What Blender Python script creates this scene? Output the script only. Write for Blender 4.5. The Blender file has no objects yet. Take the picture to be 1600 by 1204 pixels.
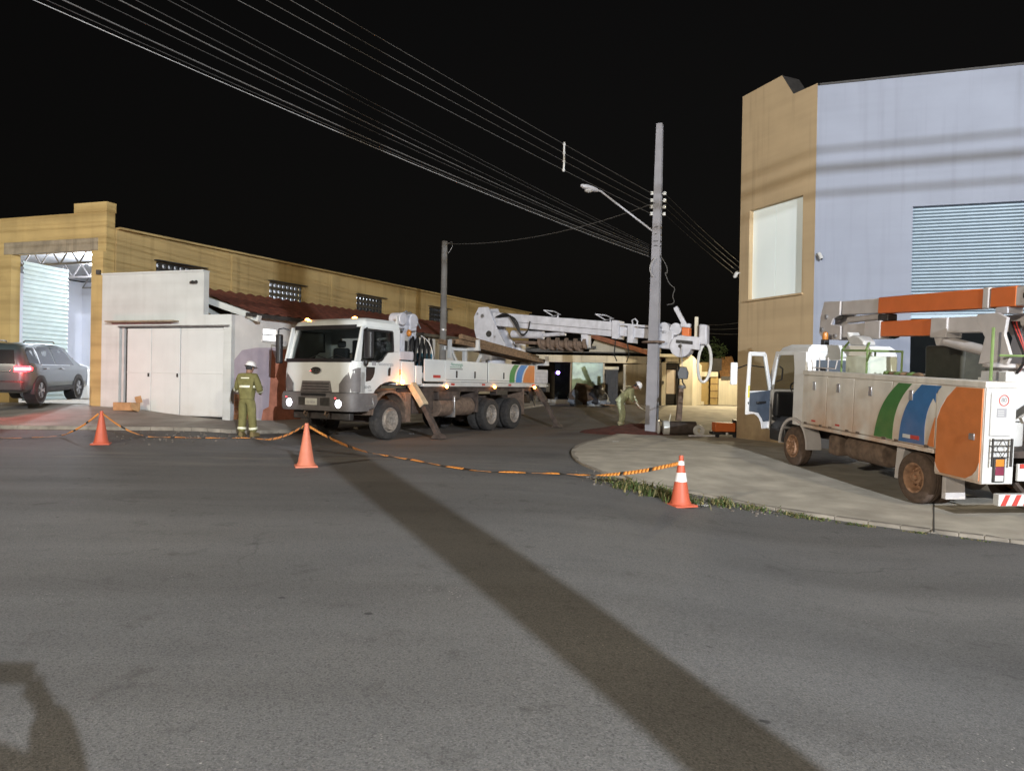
import bpy, bmesh, math, random
from mathutils import Vector, Matrix, noise
random.seed(7)
SC = bpy.context.scene
COL = SC.collection
R = math.radians
PI = math.pi

# ------------------------------------------------------------------ camera
FPX = 1150.0
cam_d = bpy.data.cameras.new('camera'); cam = bpy.data.objects.new('camera', cam_d); COL.objects.link(cam)
cam.location = (0, 0, 1.5)
cam.rotation_euler = (R(90 - 0.2), R(-1.0), 0)
cam_d.sensor_width = 36; cam_d.lens = FPX / 1600 * 36; cam_d.clip_start = 0.05; cam_d.clip_end = 2000
SC.camera = cam

# ------------------------------------------------------------------ world and night light
W = bpy.data.worlds.new('World'); SC.world = W; W.use_nodes = True
wn = W.node_tree; wn.nodes.clear()
w_out = wn.nodes.new('ShaderNodeOutputWorld'); w_bg = wn.nodes.new('ShaderNodeBackground')
w_sky = wn.nodes.new('ShaderNodeTexSky'); w_sky.sky_type = 'NISHITA'; w_sky.sun_disc = False
w_sky.sun_elevation = R(2); w_sky.sun_rotation = R(200); w_sky.air_density = 1.0; w_sky.dust_density = 4
w_hs = wn.nodes.new('ShaderNodeHueSaturation'); w_hs.inputs['Saturation'].default_value = 0.25
w_mx = wn.nodes.new('ShaderNodeMixRGB'); w_mx.blend_type = 'MULTIPLY'; w_mx.inputs[0].default_value = 1
w_mx.inputs[2].default_value = (1.0, 0.9, 0.86, 1)
wn.links.new(w_sky.outputs[0], w_hs.inputs['Color']); wn.links.new(w_hs.outputs[0], w_mx.inputs[1])
wn.links.new(w_mx.outputs[0], w_bg.inputs[0]); w_bg.inputs[1].default_value = 0.0042
wn.links.new(w_bg.outputs[0], w_out.inputs[0])

def lamp(name, loc, power, color, radius, kind='POINT', aim=None, size=100, blend=0.5):
    d = bpy.data.lights.new(name, kind); d.energy = power; d.color = color; d.shadow_soft_size = radius
    o = bpy.data.objects.new(name, d); COL.objects.link(o); o.location = loc
    if kind == 'SPOT':
        d.spot_size = R(size); d.spot_blend = blend
        o.rotation_euler = (Vector(aim) - Vector(loc)).to_track_quat('-Z', 'Y').to_euler()
    return o
# street lamps of the crossing, behind the photographer
lamp('street_lamp_cool', (8.64, -17.0, 8.0), 50000, (0.86, 0.92, 1.0), 0.075)
lamp('street_lamp_warm', (13.0, -12.0, 9.0), 11000, (1.0, 0.86, 0.64), 0.10)
lamp('street_lamp_across', (-17.0, -9.0, 9.0), 20000, (1.0, 0.89, 0.72), 0.5)
# street lamp further down the side street, hidden by the tall building
lamp('street_lamp_far', (10.7, 33.9, 4.6), 1500, (1.0, 0.86, 0.58), 0.15)
# tube lights inside the open warehouse
lamp('warehouse_lamp', (-14.75, 25.6, 5.05), 1300, (0.82, 0.90, 1.0), 0.2)
lamp('warehouse_lamp_side', (-10.9, 26.9, 5.0), 500, (0.84, 0.91, 1.0), 0.3)
lamp('warehouse_lamp_back', (-9.0, 38.5, 5.0), 2200, (0.84, 0.91, 1.0), 0.3)

SC.view_settings.view_transform = 'Standard'; SC.view_settings.look = 'None'
SC.view_settings.exposure = 0.0; SC.view_settings.gamma = 1.0
SC.cycles.use_denoising = True
SC.cycles.max_bounces = 6; SC.cycles.transparent_max_bounces = 12
SC.cycles.sample_clamp_indirect = 4.0

# ------------------------------------------------------------------ pixel helpers (photo 1600 x 1204)
_M = cam.rotation_euler.to_matrix()
def ray(px, py):
    return _M @ Vector(((px - 800) / FPX, (602 - py) / FPX, -1.0))
def at(px, py, Y):
    d = ray(px, py); k = Y / d.y
    return Vector((d.x * k, Y, 1.5 + d.z * k))
def S(t):
    t = max(0.0, min(1.0, t)); return t * t * (3 - 2 * t)
def H(x, y):
    """height of the road surface"""
    z = 0.17 * S((y - 15.2) / 2.8) * S((-x - 5.2) / 3.0) * (1 - S((y - 24) / 10))
    z += -0.40 * S(x / 4.0) * (1 - S((y - 9.0) / 12.0))
    z += 0.55 * S((y - 25) / 9.0)
    return z
def gp(px, py, dz=0.0):
    """point of the ground seen at a pixel"""
    d = ray(px, py); Y = 15.0
    for _ in range(40):
        p = at(px, py, Y)
        z = H(p.x, p.y) + dz
        Yn = Y * (1.5 - z) / max(1e-3, (1.5 - p.z))
        Y = 0.5 * Y + 0.5 * Yn
    p = at(px, py, Y); p.z = H(p.x, p.y) + dz
    return p

# ------------------------------------------------------------------ materials
def mat(name, col, rough=0.6, metal=0.0, var=0.15, scale=6.0, bump=0.0, bscale=80.0, spec=0.5, dirt=None, streak=0.0, coord='Object', coat=0.0, hband=0.0):
    """dirt = (colour, amount, noise scale, z0, z1): dirt fading upwards from z0 to z1 plus noise"""
    m = bpy.data.materials.new(name); m.use_nodes = True
    nt = m.node_tree; N = nt.nodes; L = nt.links
    b = N['Principled BSDF']; b.inputs['Roughness'].default_value = rough; b.inputs['Metallic'].default_value = metal
    b.inputs['Specular IOR Level'].default_value = spec
    if coat: b.inputs['Coat Weight'].default_value = coat
    tc = N.new('ShaderNodeTexCoord')
    nz = N.new('ShaderNodeTexNoise'); nz.inputs['Scale'].default_value = scale; nz.inputs['Detail'].default_value = 6
    L.new(tc.outputs[coord], nz.inputs['Vector'])
    mx = N.new('ShaderNodeMixRGB')
    lo = [max(0, c * (1 - var)) for c in col[:3]]; hi = [min(1, c * (1 + var)) for c in col[:3]]
    mx.inputs[1].default_value = (*lo, 1); mx.inputs[2].default_value = (*hi, 1)
    cr = N.new('ShaderNodeMapRange'); cr.inputs[1].default_value = 0.3; cr.inputs[2].default_value = 0.7
    L.new(nz.outputs['Fac'], cr.inputs[0]); L.new(cr.outputs[0], mx.inputs[0])
    out = mx.outputs[0]
    if streak:
        mp = N.new('ShaderNodeMapping'); mp.inputs['Scale'].default_value = (2.2, 2.2, 0.12)
        L.new(tc.outputs[coord], mp.inputs[0])
        ns = N.new('ShaderNodeTexNoise'); ns.inputs['Scale'].default_value = 2.5; ns.inputs['Detail'].default_value = 5
        L.new(mp.outputs[0], ns.inputs['Vector'])
        sr = N.new('ShaderNodeMapRange'); sr.inputs[1].default_value = 0.52; sr.inputs[2].default_value = 0.75
        sr.inputs[4].default_value = streak
        L.new(ns.outputs['Fac'], sr.inputs[0])
        m2 = N.new('ShaderNodeMixRGB'); m2.blend_type = 'MULTIPLY'
        L.new(sr.outputs[0], m2.inputs[0]); L.new(out, m2.inputs[1]); m2.inputs[2].default_value = (0.35, 0.33, 0.3, 1)
        out = m2.outputs[0]
    if hband:
        mp = N.new('ShaderNodeMapping'); mp.inputs['Scale'].default_value = (0.10, 0.10, 1.8)
        L.new(tc.outputs[coord], mp.inputs[0])
        ns = N.new('ShaderNodeTexNoise'); ns.inputs['Scale'].default_value = 2.2; ns.inputs['Detail'].default_value = 7
        L.new(mp.outputs[0], ns.inputs['Vector'])
        sr = N.new('ShaderNodeMapRange'); sr.inputs[1].default_value = 0.45; sr.inputs[2].default_value = 0.72; sr.inputs[4].default_value = hband
        L.new(ns.outputs['Fac'], sr.inputs[0])
        m2 = N.new('ShaderNodeMixRGB'); m2.blend_type = 'MULTIPLY'
        L.new(sr.outputs[0], m2.inputs[0]); L.new(out, m2.inputs[1]); m2.inputs[2].default_value = (0.5, 0.47, 0.42, 1)
        out = m2.outputs[0]
    if dirt:
        dc, amt, dsc, z0, z1 = dirt
        sx = N.new('ShaderNodeSeparateXYZ'); L.new(tc.outputs[coord], sx.inputs[0])
        zr = N.new('ShaderNodeMapRange'); zr.inputs[1].default_value = z0; zr.inputs[2].default_value = z1
        zr.inputs[3].default_value = 1; zr.inputs[4].default_value = 0
        L.new(sx.outputs[2], zr.inputs[0])
        nd = N.new('ShaderNodeTexNoise'); nd.inputs['Scale'].default_value = dsc; nd.inputs['Detail'].default_value = 7
        L.new(tc.outputs[coord], nd.inputs['Vector'])
        nr = N.new('ShaderNodeMapRange'); nr.inputs[1].default_value = 0.32; nr.inputs[2].default_value = 0.68
        L.new(nd.outputs['Fac'], nr.inputs[0])
        mu = N.new('ShaderNodeMath'); mu.operation = 'MULTIPLY'; L.new(zr.outputs[0], mu.inputs[0]); L.new(nr.outputs[0], mu.inputs[1])
        mu2 = N.new('ShaderNodeMath'); mu2.operation = 'MULTIPLY'; mu2.inputs[1].default_value = amt; L.new(mu.outputs[0], mu2.inputs[0])
        m3 = N.new('ShaderNodeMixRGB'); L.new(mu2.outputs[0], m3.inputs[0]); L.new(out, m3.inputs[1]); m3.inputs[2].default_value = (*dc, 1)
        out = m3.outputs[0]
    L.new(out, b.inputs['Base Color'])
    if bump:
        nb = N.new('ShaderNodeTexNoise'); nb.inputs['Scale'].default_value = bscale; nb.inputs['Detail'].default_value = 4
        L.new(tc.outputs[coord], nb.inputs['Vector'])
        bp = N.new('ShaderNodeBump'); bp.inputs['Strength'].default_value = bump; bp.inputs['Distance'].default_value = 0.02
        L.new(nb.outputs['Fac'], bp.inputs['Height']); L.new(bp.outputs[0], b.inputs['Normal'])
    return m
def glow(name, col, strength):
    m = bpy.data.materials.new(name); m.use_nodes = True
    b = m.node_tree.nodes['Principled BSDF']
    b.inputs['Base Color'].default_value = (*col, 1); b.inputs['Emission Color'].default_value = (*col, 1)
    b.inputs['Emission Strength'].default_value = strength
    return m
def glass(name, tint=(0.55, 0.6, 0.6), mixf=0.35, rough=0.03, dark=(0.01, 0.012, 0.013)):
    """tinted window pane: partly see-through, glossy"""
    m = bpy.data.materials.new(name); m.use_nodes = True
    nt = m.node_tree; N = nt.nodes; L = nt.links
    b = N['Principled BSDF']; b.inputs['Base Color'].default_value = (*dark, 1); b.inputs['Roughness'].default_value = rough
    b.inputs['Specular IOR Level'].default_value = 0.6
    tr = N.new('ShaderNodeBsdfTransparent'); tr.inputs[0].default_value = (*tint, 1)
    mx = N.new('ShaderNodeMixShader'); mx.inputs[0].default_value = mixf
    L.new(tr.outputs[0], mx.inputs[1]); L.new(b.outputs[0], mx.inputs[2]); L.new(mx.outputs[0], N['Material Output'].inputs[0])
    return m

DUST = (0.30, 0.15, 0.075)
M = {}
M['white'] = mat('truck_white', (0.68, 0.70, 0.69), 0.35, var=0.05, scale=2, dirt=(DUST, 0.22, 3.5, 1.0, 1.9), coat=0.3)
M['white_plain'] = mat('white_paint', (0.54, 0.54, 0.53), 0.45, var=0.08, scale=4, streak=0.12)
M['white_dusty'] = mat('dusty_white', (0.62, 0.59, 0.54), 0.5, var=0.12, scale=3, streak=0.25, dirt=((0.45, 0.23, 0.10), 1.0, 2.2, 0.55, 1.75))
M['boom_white'] = mat('boom_white', (0.52, 0.52, 0.56), 0.42, var=0.14, scale=4, streak=0.35)
M['boom_grey'] = mat('boom_grey', (0.50, 0.47, 0.46), 0.5, var=0.08, scale=5)
M['boom_orange'] = mat('boom_orange', (0.62, 0.15, 0.035), 0.45, var=0.06, scale=4)
M['black'] = mat('black_plastic', (0.018, 0.018, 0.02), 0.45, var=0.3)
M['dark'] = mat('dark_steel', (0.035, 0.032, 0.03), 0.6, var=0.4, scale=10)
M['chassis'] = mat('muddy_chassis', (0.06, 0.045, 0.038), 0.85, var=0.5, scale=6, bump=0.3)
M['mud'] = mat('muddy_steel', (0.15, 0.105, 0.078), 0.9, var=0.35, scale=9, bump=0.3)
M['bumper'] = mat('grey_bumper', (0.13, 0.12, 0.12), 0.55, var=0.15, scale=8)
M['chrome'] = mat('chrome', (0.65, 0.65, 0.65), 0.18, metal=1.0, var=0.05)
M['steel'] = mat('bare_steel', (0.42, 0.42, 0.43), 0.35, metal=0.8, var=0.2)
M['rim'] = mat('dusty_rim', (0.27, 0.24, 0.21), 0.6, metal=0.2, var=0.3, scale=14)
M['rim_rust'] = mat('rusty_rim', (0.30, 0.17, 0.10), 0.8, var=0.35, scale=12)
M['tyre'] = mat('tyre', (0.035, 0.033, 0.032), 0.9, var=0.35, scale=12, bump=0.4)
M['tyre_dusty'] = mat('dusty_tyre', (0.10, 0.068, 0.05), 0.95, var=0.3, scale=12, bump=0.4)
M['wood'] = mat('timber', (0.20, 0.125, 0.07), 0.85, var=0.35, scale=12, bump=0.4)
M['hose'] = mat('hose', (0.015, 0.014, 0.014), 0.5, var=0.2)
M['green'] = mat('stripe_green', (0.035, 0.24, 0.06), 0.4, var=0.06)
M['blue'] = mat('stripe_blue', (0.02, 0.20, 0.55), 0.4, var=0.06)
M['orange'] = mat('stripe_orange', (0.62, 0.20, 0.05), 0.4, var=0.06)
M['green_d'] = mat('dusty_green', (0.045, 0.16, 0.04), 0.5, var=0.1, dirt=(DUST, 0.5, 3, 0.6, 1.6))
M['blue_d'] = mat('dusty_blue', (0.03, 0.13, 0.32), 0.5, var=0.1, dirt=(DUST, 0.5, 3, 0.6, 1.6))
M['orange_d'] = mat('dusty_orange', (0.55, 0.17, 0.045), 0.5, var=0.1, dirt=(DUST, 0.4, 3, 0.4, 1.6))
M['red'] = mat('red_mark', (0.45, 0.05, 0.04), 0.5, var=0.1)
M['grey_text'] = mat('grey_print', (0.30, 0.30, 0.32), 0.5, var=0.05)
M['dark_text'] = mat('dark_print', (0.05, 0.05, 0.05), 0.5, var=0.05)
M['green_text'] = mat('green_print', (0.12, 0.30, 0.22), 0.5, var=0.05)
M['amber'] = glow('amber_lamp', (1.0, 0.36, 0.07), 30)
M['head'] = glow('head_lamp', (0.92, 0.90, 1.0), 12)
M['red_lamp'] = glow('red_tail_lamp', (1.0, 0.03, 0.04), 9)
M['red_hot'] = glow('brake_lamp_core', (1.0, 0.45, 0.42), 22)
M['violet'] = glow('violet_lamp', (0.45, 0.25, 1.0), 14)
M['led'] = glow('led_lamp', (0.85, 0.88, 1.0), 30)
M['lit_window'] = glow('lit_window', (0.95, 0.97, 1.0), 1.4)
M['amber_off'] = mat('amber_lens', (0.55, 0.2, 0.03), 0.3)
M['lens'] = mat('lens_clear', (0.5, 0.5, 0.5), 0.15, var=0.05)
M['tail_red'] = mat('tail_lens', (0.18, 0.03, 0.06), 0.25, var=0.2)
M['glass'] = glass('cab_glass')
M['glass_dark'] = glass('dark_glass', (0.1, 0.1, 0.1), 0.8)
M['seat'] = mat('seat_cloth', (0.045, 0.045, 0.05), 0.9)
M['door_trim'] = mat('door_trim', (0.06, 0.075, 0.10), 0.7)

# ------------------------------------------------------------------ mesh builder
class MB:
    def __init__(s):
        s.v = []; s.f = []; s.m = []; s.cur = 0
    def add(s, vs, fs):
        o = len(s.v); s.v += [tuple(p) for p in vs]
        for f in fs: s.f.append(tuple(i + o for i in f)); s.m.append(s.cur)
        return s
    def box(s, x0, x1, y0, y1, z0, z1):
        vs = [(x, y, z) for z in (z0, z1) for y in (y0, y1) for x in (x0, x1)]
        return s.add(vs, [(0, 2, 3, 1), (4, 5, 7, 6), (0, 1, 5, 4), (2, 6, 7, 3), (0, 4, 6, 2), (1, 3, 7, 5)])
    def hexa(s, b, t):
        """bottom 4 points, top 4 points, both counter clockwise"""
        return s.add(list(b) + list(t), [(3, 2, 1, 0), (4, 5, 6, 7), (0, 1, 5, 4), (1, 2, 6, 5), (2, 3, 7, 6), (3, 0, 4, 7)])
    def beam(s, p0, p1, w, h=None, up=(0, 0, 1), w1=None, h1=None):
        h = w if h is None else h
        w1 = w if w1 is None else w1; h1 = h if h1 is None else h1
        p0, p1 = Vector(p0), Vector(p1); d = (p1 - p0).normalized(); u = Vector(up)
        if abs(d.dot(u)) > 0.98: u = Vector((1, 0, 0))
        a = d.cross(u).normalized(); c = a.cross(d).normalized()
        def ring(p, w, h): return [p + a * sx * w / 2 + c * sy * h / 2 for sx, sy in ((-1, -1), (1, -1), (1, 1), (-1, 1))]
        return s.add(ring(p0, w, h) + ring(p1, w1, h1), [(3, 2, 1, 0), (4, 5, 6, 7), (0, 1, 5, 4), (1, 2, 6, 5), (2, 3, 7, 6), (3, 0, 4, 7)])
    def cyl(s, p0, p1, r0, r1=None, n=14, caps=True):
        r1 = r0 if r1 is None else r1
        p0, p1 = Vector(p0), Vector(p1); d = (p1 - p0).normalized()
        u = Vector((0, 0, 1)) if abs(d.z) < 0.95 else Vector((1, 0, 0))
        a = d.cross(u).normalized(); c = d.cross(a).normalized()
        vs = []
        for p, r in ((p0, r0), (p1, r1)):
            for k in range(n):
                t = 2 * PI * k / n; vs.append(p + (a * math.cos(t) + c * math.sin(t)) * r)
        fs = [(k, (k + 1) % n, n + (k + 1) % n, n + k) for k in range(n)]
        if caps: fs += [tuple(range(n - 1, -1, -1)), tuple(range(n, 2 * n))]
        return s.add(vs, fs)
    def tube(s, pts, r, n=7, r1=None):
        pts = [Vector(p) for p in pts]; vs = []; fs = []
        m = len(pts); prev = None
        for i, p in enumerate(pts):
            d = (pts[min(i + 1, m - 1)] - pts[max(i - 1, 0)]).normalized()
            if prev is None:
                u = Vector((0, 0, 1)) if abs(d.z) < 0.9 else Vector((1, 0, 0)); a = d.cross(u).normalized()
            else:
                a = (prev - d * prev.dot(d)).normalized()
            prev = a; c = d.cross(a)
            rr = r if r1 is None else r + (r1 - r) * i / (m - 1)
            for k in range(n):
                t = 2 * PI * k / n; vs.append(p + (a * math.cos(t) + c * math.sin(t)) * rr)
        for i in range(m - 1):
            for k in range(n):
                fs.append((i * n + k, i * n + (k + 1) % n, (i + 1) * n + (k + 1) % n, (i + 1) * n + k))
        fs += [tuple(range(n - 1, -1, -1)), tuple((m - 1) * n + k for k in range(n))]
        return s.add(vs, fs)
    def prism(s, poly, plane, a, b):
        """2-D outline in plane 'xz','xy','yz' pushed from a to b along the third axis"""
        def p3(p, t):
            return {'xz': (p[0], t, p[1]), 'xy': (p[0], p[1], t), 'yz': (t, p[0], p[1])}[plane]
        n = len(poly)
        vs = [p3(p, a) for p in poly] + [p3(p, b) for p in poly]
        fs = [tuple(range(n)), tuple(range(2 * n - 1, n - 1, -1))] + [(i, n + i, n + (i + 1) % n, (i + 1) % n) for i in range(n)]
        return s.add(vs, fs)
    def lathe(s, prof, o, axis, n=24, caps=True):
        """prof: (radius, height along axis)"""
        o = Vector(o); d = Vector(axis).normalized(); u = Vector((0, 0, 1)) if abs(d.z) < 0.95 else Vector((1, 0, 0))
        a = d.cross(u).normalized(); c = d.cross(a).normalized(); vs = []; fs = []
        for r, h in prof:
            for k in range(n):
                t = 2 * PI * k / n; vs.append(o + d * h + (a * math.cos(t) + c * math.sin(t)) * r)
        for i in range(len(prof) - 1):
            for k in range(n):
                fs.append((i * n + k, i * n + (k + 1) % n, (i + 1) * n + (k + 1) % n, (i + 1) * n + k))
        if caps:
            if prof[0][0] > 1e-4: fs.append(tuple(range(n - 1, -1, -1)))
            if prof[-1][0] > 1e-4: fs.append(tuple((len(prof) - 1) * n + k for k in range(n)))
        return s.add(vs, fs)
    def ball(s, o, r, n=12, sq=(1, 1, 1), lump=0.0, seed=0):
        o = Vector(o); vs = []; fs = []; m = n // 2
        for i in range(m + 1):
            ph = PI * i / m
            for k in range(n):
                t = 2 * PI * k / n
                d = Vector((math.sin(ph) * math.cos(t), math.sin(ph) * math.sin(t), math.cos(ph)))
                q = r * (1 + lump * noise.noise(d * 1.7 + Vector((seed * 7.1, seed, 0))))
                vs.append(o + Vector((d.x * sq[0], d.y * sq[1], d.z * sq[2])) * q)
        for i in range(m):
            for k in range(n): fs.append((i * n + k, i * n + (k + 1) % n, (i + 1) * n + (k + 1) % n, (i + 1) * n + k))
        return s.add(vs, fs)
    def loft(s, rings, closed=True, caps=True):
        n = len(rings[0]); vs = [p for r in rings for p in r]; fs = []
        for i in range(len(rings) - 1):
            for k in range(n if closed else n - 1):
                fs.append((i * n + k, i * n + (k + 1) % n, (i + 1) * n + (k + 1) % n, (i + 1) * n + k))
        if caps and closed:
            fs += [tuple(range(n - 1, -1, -1)), tuple((len(rings) - 1) * n + k for k in range(n))]
        return s.add(vs, fs)
    def build(s, name, mats, parent=None, bev=0.0, smooth=40, seg=2, world=False):
        me = bpy.data.meshes.new(name); me.from_pydata(s.v, [], s.f)
        if not isinstance(mats, (list, tuple)): mats = [mats]
        for m in mats: me.materials.append(m)
        if len(mats) > 1: me.polygons.foreach_set('material_index', s.m)
        bm = bmesh.new(); bm.from_mesh(me); bmesh.ops.recalc_face_normals(bm, faces=bm.faces); bm.to_mesh(me); bm.free()
        me.polygons.foreach_set('use_smooth', [True] * len(me.polygons))
        me.set_sharp_from_angle(angle=R(smooth))
        o = bpy.data.objects.new(name, me); COL.objects.link(o)
        if parent is not None:
            o.parent = parent
            if world:
                o.matrix_parent_inverse = Matrix.LocRotScale(parent.location, parent.rotation_euler, parent.scale).inverted()
        if bev:
            b = o.modifiers.new('bevel', 'BEVEL'); b.width = bev; b.segments = seg; b.limit_method = 'ANGLE'; b.angle_limit = R(35)
            b.harden_normals = False
        return o

def tag(o, label, cat, group=None, kind=None):
    o['label'] = label; o['category'] = cat
    if group: o['group'] = group
    if kind: o['kind'] = kind
    return o
def struct(o):
    o['kind'] = 'structure'; return o
def thing(name, label, cat, loc=(0, 0, 0), rz=0.0, group=None, pitch=0.0):
    o = bpy.data.objects.new(name, None); COL.objects.link(o); o.empty_display_size = 0.2
    o.location = loc; o.rotation_mode = 'XYZ'; o.rotation_euler = (0, pitch, rz)
    return tag(o, label, cat, group)
def text(name, body, size, loc, rot, m, parent, squash=1.0):
    c = bpy.data.curves.new(name, 'FONT'); c.body = body; c.size = size; c.align_x = 'CENTER'; c.align_y = 'CENTER'; c.extrude = 0.0015
    c.materials.append(m)
    t = bpy.data.objects.new(name, c); COL.objects.link(t)
    me = bpy.data.meshes.new_from_object(t.evaluated_get(bpy.context.evaluated_depsgraph_get())); me.name = name
    bpy.data.objects.remove(t); bpy.data.curves.remove(c)
    o = bpy.data.objects.new(name, me); COL.objects.link(o); o.location = loc; o.rotation_euler = rot; o.parent = parent
    o.scale = (squash, 1, 1)
    return o
def wall_grid(mb, O, U, u0, u1, z0, z1, holes, thick, Nn):
    """vertical wall with rectangular holes; O origin, U unit direction, Nn inward normal"""
    us = sorted(set([u0, u1] + [h[0] for h in holes] + [h[1] for h in holes]))
    zs = sorted(set([z0, z1] + [h[2] for h in holes] + [h[3] for h in holes]))
    O = Vector(O); U = Vector(U); Nn = Vector(Nn)
    def P(u, z, t): return O + U * u + Vector((0, 0, z)) + Nn * t
    def hole(u, z): return any(h[0] < u < h[1] and h[2] < z < h[3] for h in holes)
    def solid(i, j):
        return 0 <= i < len(us) - 1 and 0 <= j < len(zs) - 1 and not hole((us[i] + us[i + 1]) / 2, (zs[j] + zs[j + 1]) / 2)
    for i in range(len(us) - 1):
        for j in range(len(zs) - 1):
            if not solid(i, j): continue
            a, b, c, d = us[i], us[i + 1], zs[j], zs[j + 1]
            mb.add([P(a, c, 0), P(b, c, 0), P(b, d, 0), P(a, d, 0)], [(0, 1, 2, 3)])
            mb.add([P(a, c, thick), P(a, d, thick), P(b, d, thick), P(b, c, thick)], [(0, 1, 2, 3)])
            if not solid(i - 1, j): mb.add([P(a, c, 0), P(a, d, 0), P(a, d, thick), P(a, c, thick)], [(0, 1, 2, 3)])
            if not solid(i + 1, j): mb.add([P(b, c, 0), P(b, c, thick), P(b, d, thick), P(b, d, 0)], [(0, 1, 2, 3)])
            if not solid(i, j - 1): mb.add([P(a, c, 0), P(a, c, thick), P(b, c, thick), P(b, c, 0)], [(0, 1, 2, 3)])
            if not solid(i, j + 1): mb.add([P(a, d, 0), P(b, d, 0), P(b, d, thick), P(a, d, thick)], [(0, 1, 2, 3)])
    return mb
def frame_of(O, U):
    """local frame for a wall: x along U, y outward to the right hand of U turned -90, z up"""
    return math.atan2(U[1], U[0])

# ================================================================== ground
def asphalt():
    m = bpy.data.materials.new('asphalt'); m.use_nodes = True
    nt = m.node_tree; N = nt.nodes; L = nt.links; b = N['Principled BSDF']
    b.inputs['Roughness'].default_value = 0.8; b.inputs['Specular IOR Level'].default_value = 0.35
    tc = N.new('ShaderNodeTexCoord')
    def nz(sc, det=5, rough=0.5, vec=None):
        n = N.new('ShaderNodeTexNoise'); n.inputs['Scale'].default_value = sc; n.inputs['Detail'].default_value = det
        n.inputs['Roughness'].default_value = rough
        L.new(vec or tc.outputs['Object'], n.inputs['Vector']); return n
    def mr(src, a, c, lo=0.0, hi=1.0):
        r = N.new('ShaderNodeMapRange'); r.inputs[1].default_value = a; r.inputs[2].default_value = c
        r.inputs[3].default_value = lo; r.inputs[4].default_value = hi; L.new(src, r.inputs[0]); return r.outputs[0]
    def mix(f, a, c, bt='MIX'):
        x = N.new('ShaderNodeMixRGB'); x.blend_type = bt
        for i, v in ((0, f), (1, a), (2, c)):
            if isinstance(v, (int, float)): x.inputs[i].default_value = v
            elif isinstance(v, tuple): x.inputs[i].default_value = (*v, 1)
            else: L.new(v, x.inputs[i])
        return x.outputs[0]
    grain = nz(95, 4, 0.75); grain2 = nz(30, 4, 0.65)
    c = mix(mr(grain.outputs[0], 0.3, 0.7), (0.050, 0.051, 0.053), (0.195, 0.196, 0.200))
    c = mix(mr(grain2.outputs[0], 0.40, 0.72, 0, 0.8), c, (0.120, 0.121, 0.123))
    c = mix(mr(nz(0.35, 6).outputs[0], 0.35, 0.7, 0, 0.6), c, mix(1.0, c, (1.35, 1.31, 1.24), 'MULTIPLY'))   # worn patches
    c = mix(mr(nz(0.9, 7, 0.6).outputs[0], 0.55, 0.75, 0, 0.45), c, mix(1.0, c, (0.6, 0.6, 0.62), 'MULTIPLY'))  # oily patches
    # coarse stones showing through the binder
    st_ = N.new('ShaderNodeTexVoronoi'); st_.inputs['Scale'].default_value = 95; L.new(tc.outputs['Object'], st_.inputs['Vector'])
    sc_ = N.new('ShaderNodeSeparateColor'); L.new(st_.outputs['Color'], sc_.inputs[0])
    c = mix(mr(sc_.outputs[0], 0.0, 1.0, 0.0, 0.55), c, mix(1.0, c, (1.55, 1.51, 1.43), 'MULTIPLY'))
    c = mix(mr(sc_.outputs[1], 0.7, 1.0, 0.0, 0.6), c, mix(1.0, c, (0.45, 0.45, 0.46), 'MULTIPLY'))
    # broad stains, tyre polish along the main street
    mt_ = N.new('ShaderNodeMapping'); mt_.inputs['Scale'].default_value = (0.10, 0.75, 1); mt_.inputs['Rotation'].default_value = (0, 0, 0.32); L.new(tc.outputs['Object'], mt_.inputs[0])
    c = mix(mr(nz(1.0, 4, 0.5, mt_.outputs[0]).outputs[0], 0.42, 0.66, 0, 0.75), c, mix(1.0, c, (0.66, 0.65, 0.64), 'MULTIPLY'))
    c = mix(mr(nz(2.3, 6, 0.7).outputs[0], 0.58, 0.70, 0, 0.75), c, mix(1.0, c, (0.58, 0.57, 0.56), 'MULTIPLY'))
    # pale grit
    vo = N.new('ShaderNodeTexVoronoi'); vo.inputs['Scale'].default_value = 26; L.new(tc.outputs['Object'], vo.inputs['Vector'])
    gritmask = mr(nz(1.3, 3).outputs[0], 0.56, 0.68)
    g = N.new('ShaderNodeMath'); g.operation = 'MULTIPLY'; L.new(mr(vo.outputs['Distance'], 0.16, 0.10), g.inputs[0]); L.new(gritmask, g.inputs[1])
    c = mix(g.outputs[0], c, (0.40, 0.38, 0.35))
    # small dark spots
    vo2 = N.new('ShaderNodeTexVoronoi'); vo2.inputs['Scale'].default_value = 1.15; 
    mp = N.new('ShaderNodeMapping'); mp.inputs['Scale'].default_value = (1.0, 1.5, 1.0); mp.inputs['Rotation'].default_value = (0, 0, 0.3)
    L.new(tc.outputs['Object'], mp.inputs[0]); L.new(mp.outputs[0], vo2.inputs['Vector'])
    jit = nz(25, 3)
    ad = N.new('ShaderNodeMath'); ad.operation = 'MULTIPLY_ADD'; ad.inputs[1].default_value = 0.06; L.new(jit.outputs[0], ad.inputs[0]); L.new(vo2.outputs['Distance'], ad.inputs[2])
    c = mix(mr(ad.outputs[0], 0.075, 0.062, 0, 0.8), c, (0.03, 0.03, 0.03))
    # hairline cracks
    dist = nz(2.0, 4)
    va = N.new('ShaderNodeVectorMath'); va.operation = 'MULTIPLY_ADD'; va.inputs[1].default_value = (0.5, 0.5, 0); L.new(dist.outputs['Color'], va.inputs[0]); L.new(tc.outputs['Object'], va.inputs[2])
    vc = N.new('ShaderNodeTexVoronoi'); vc.feature = 'DISTANCE_TO_EDGE'; vc.inputs['Scale'].default_value = 0.28; L.new(va.outputs[0], vc.inputs['Vector'])
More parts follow.
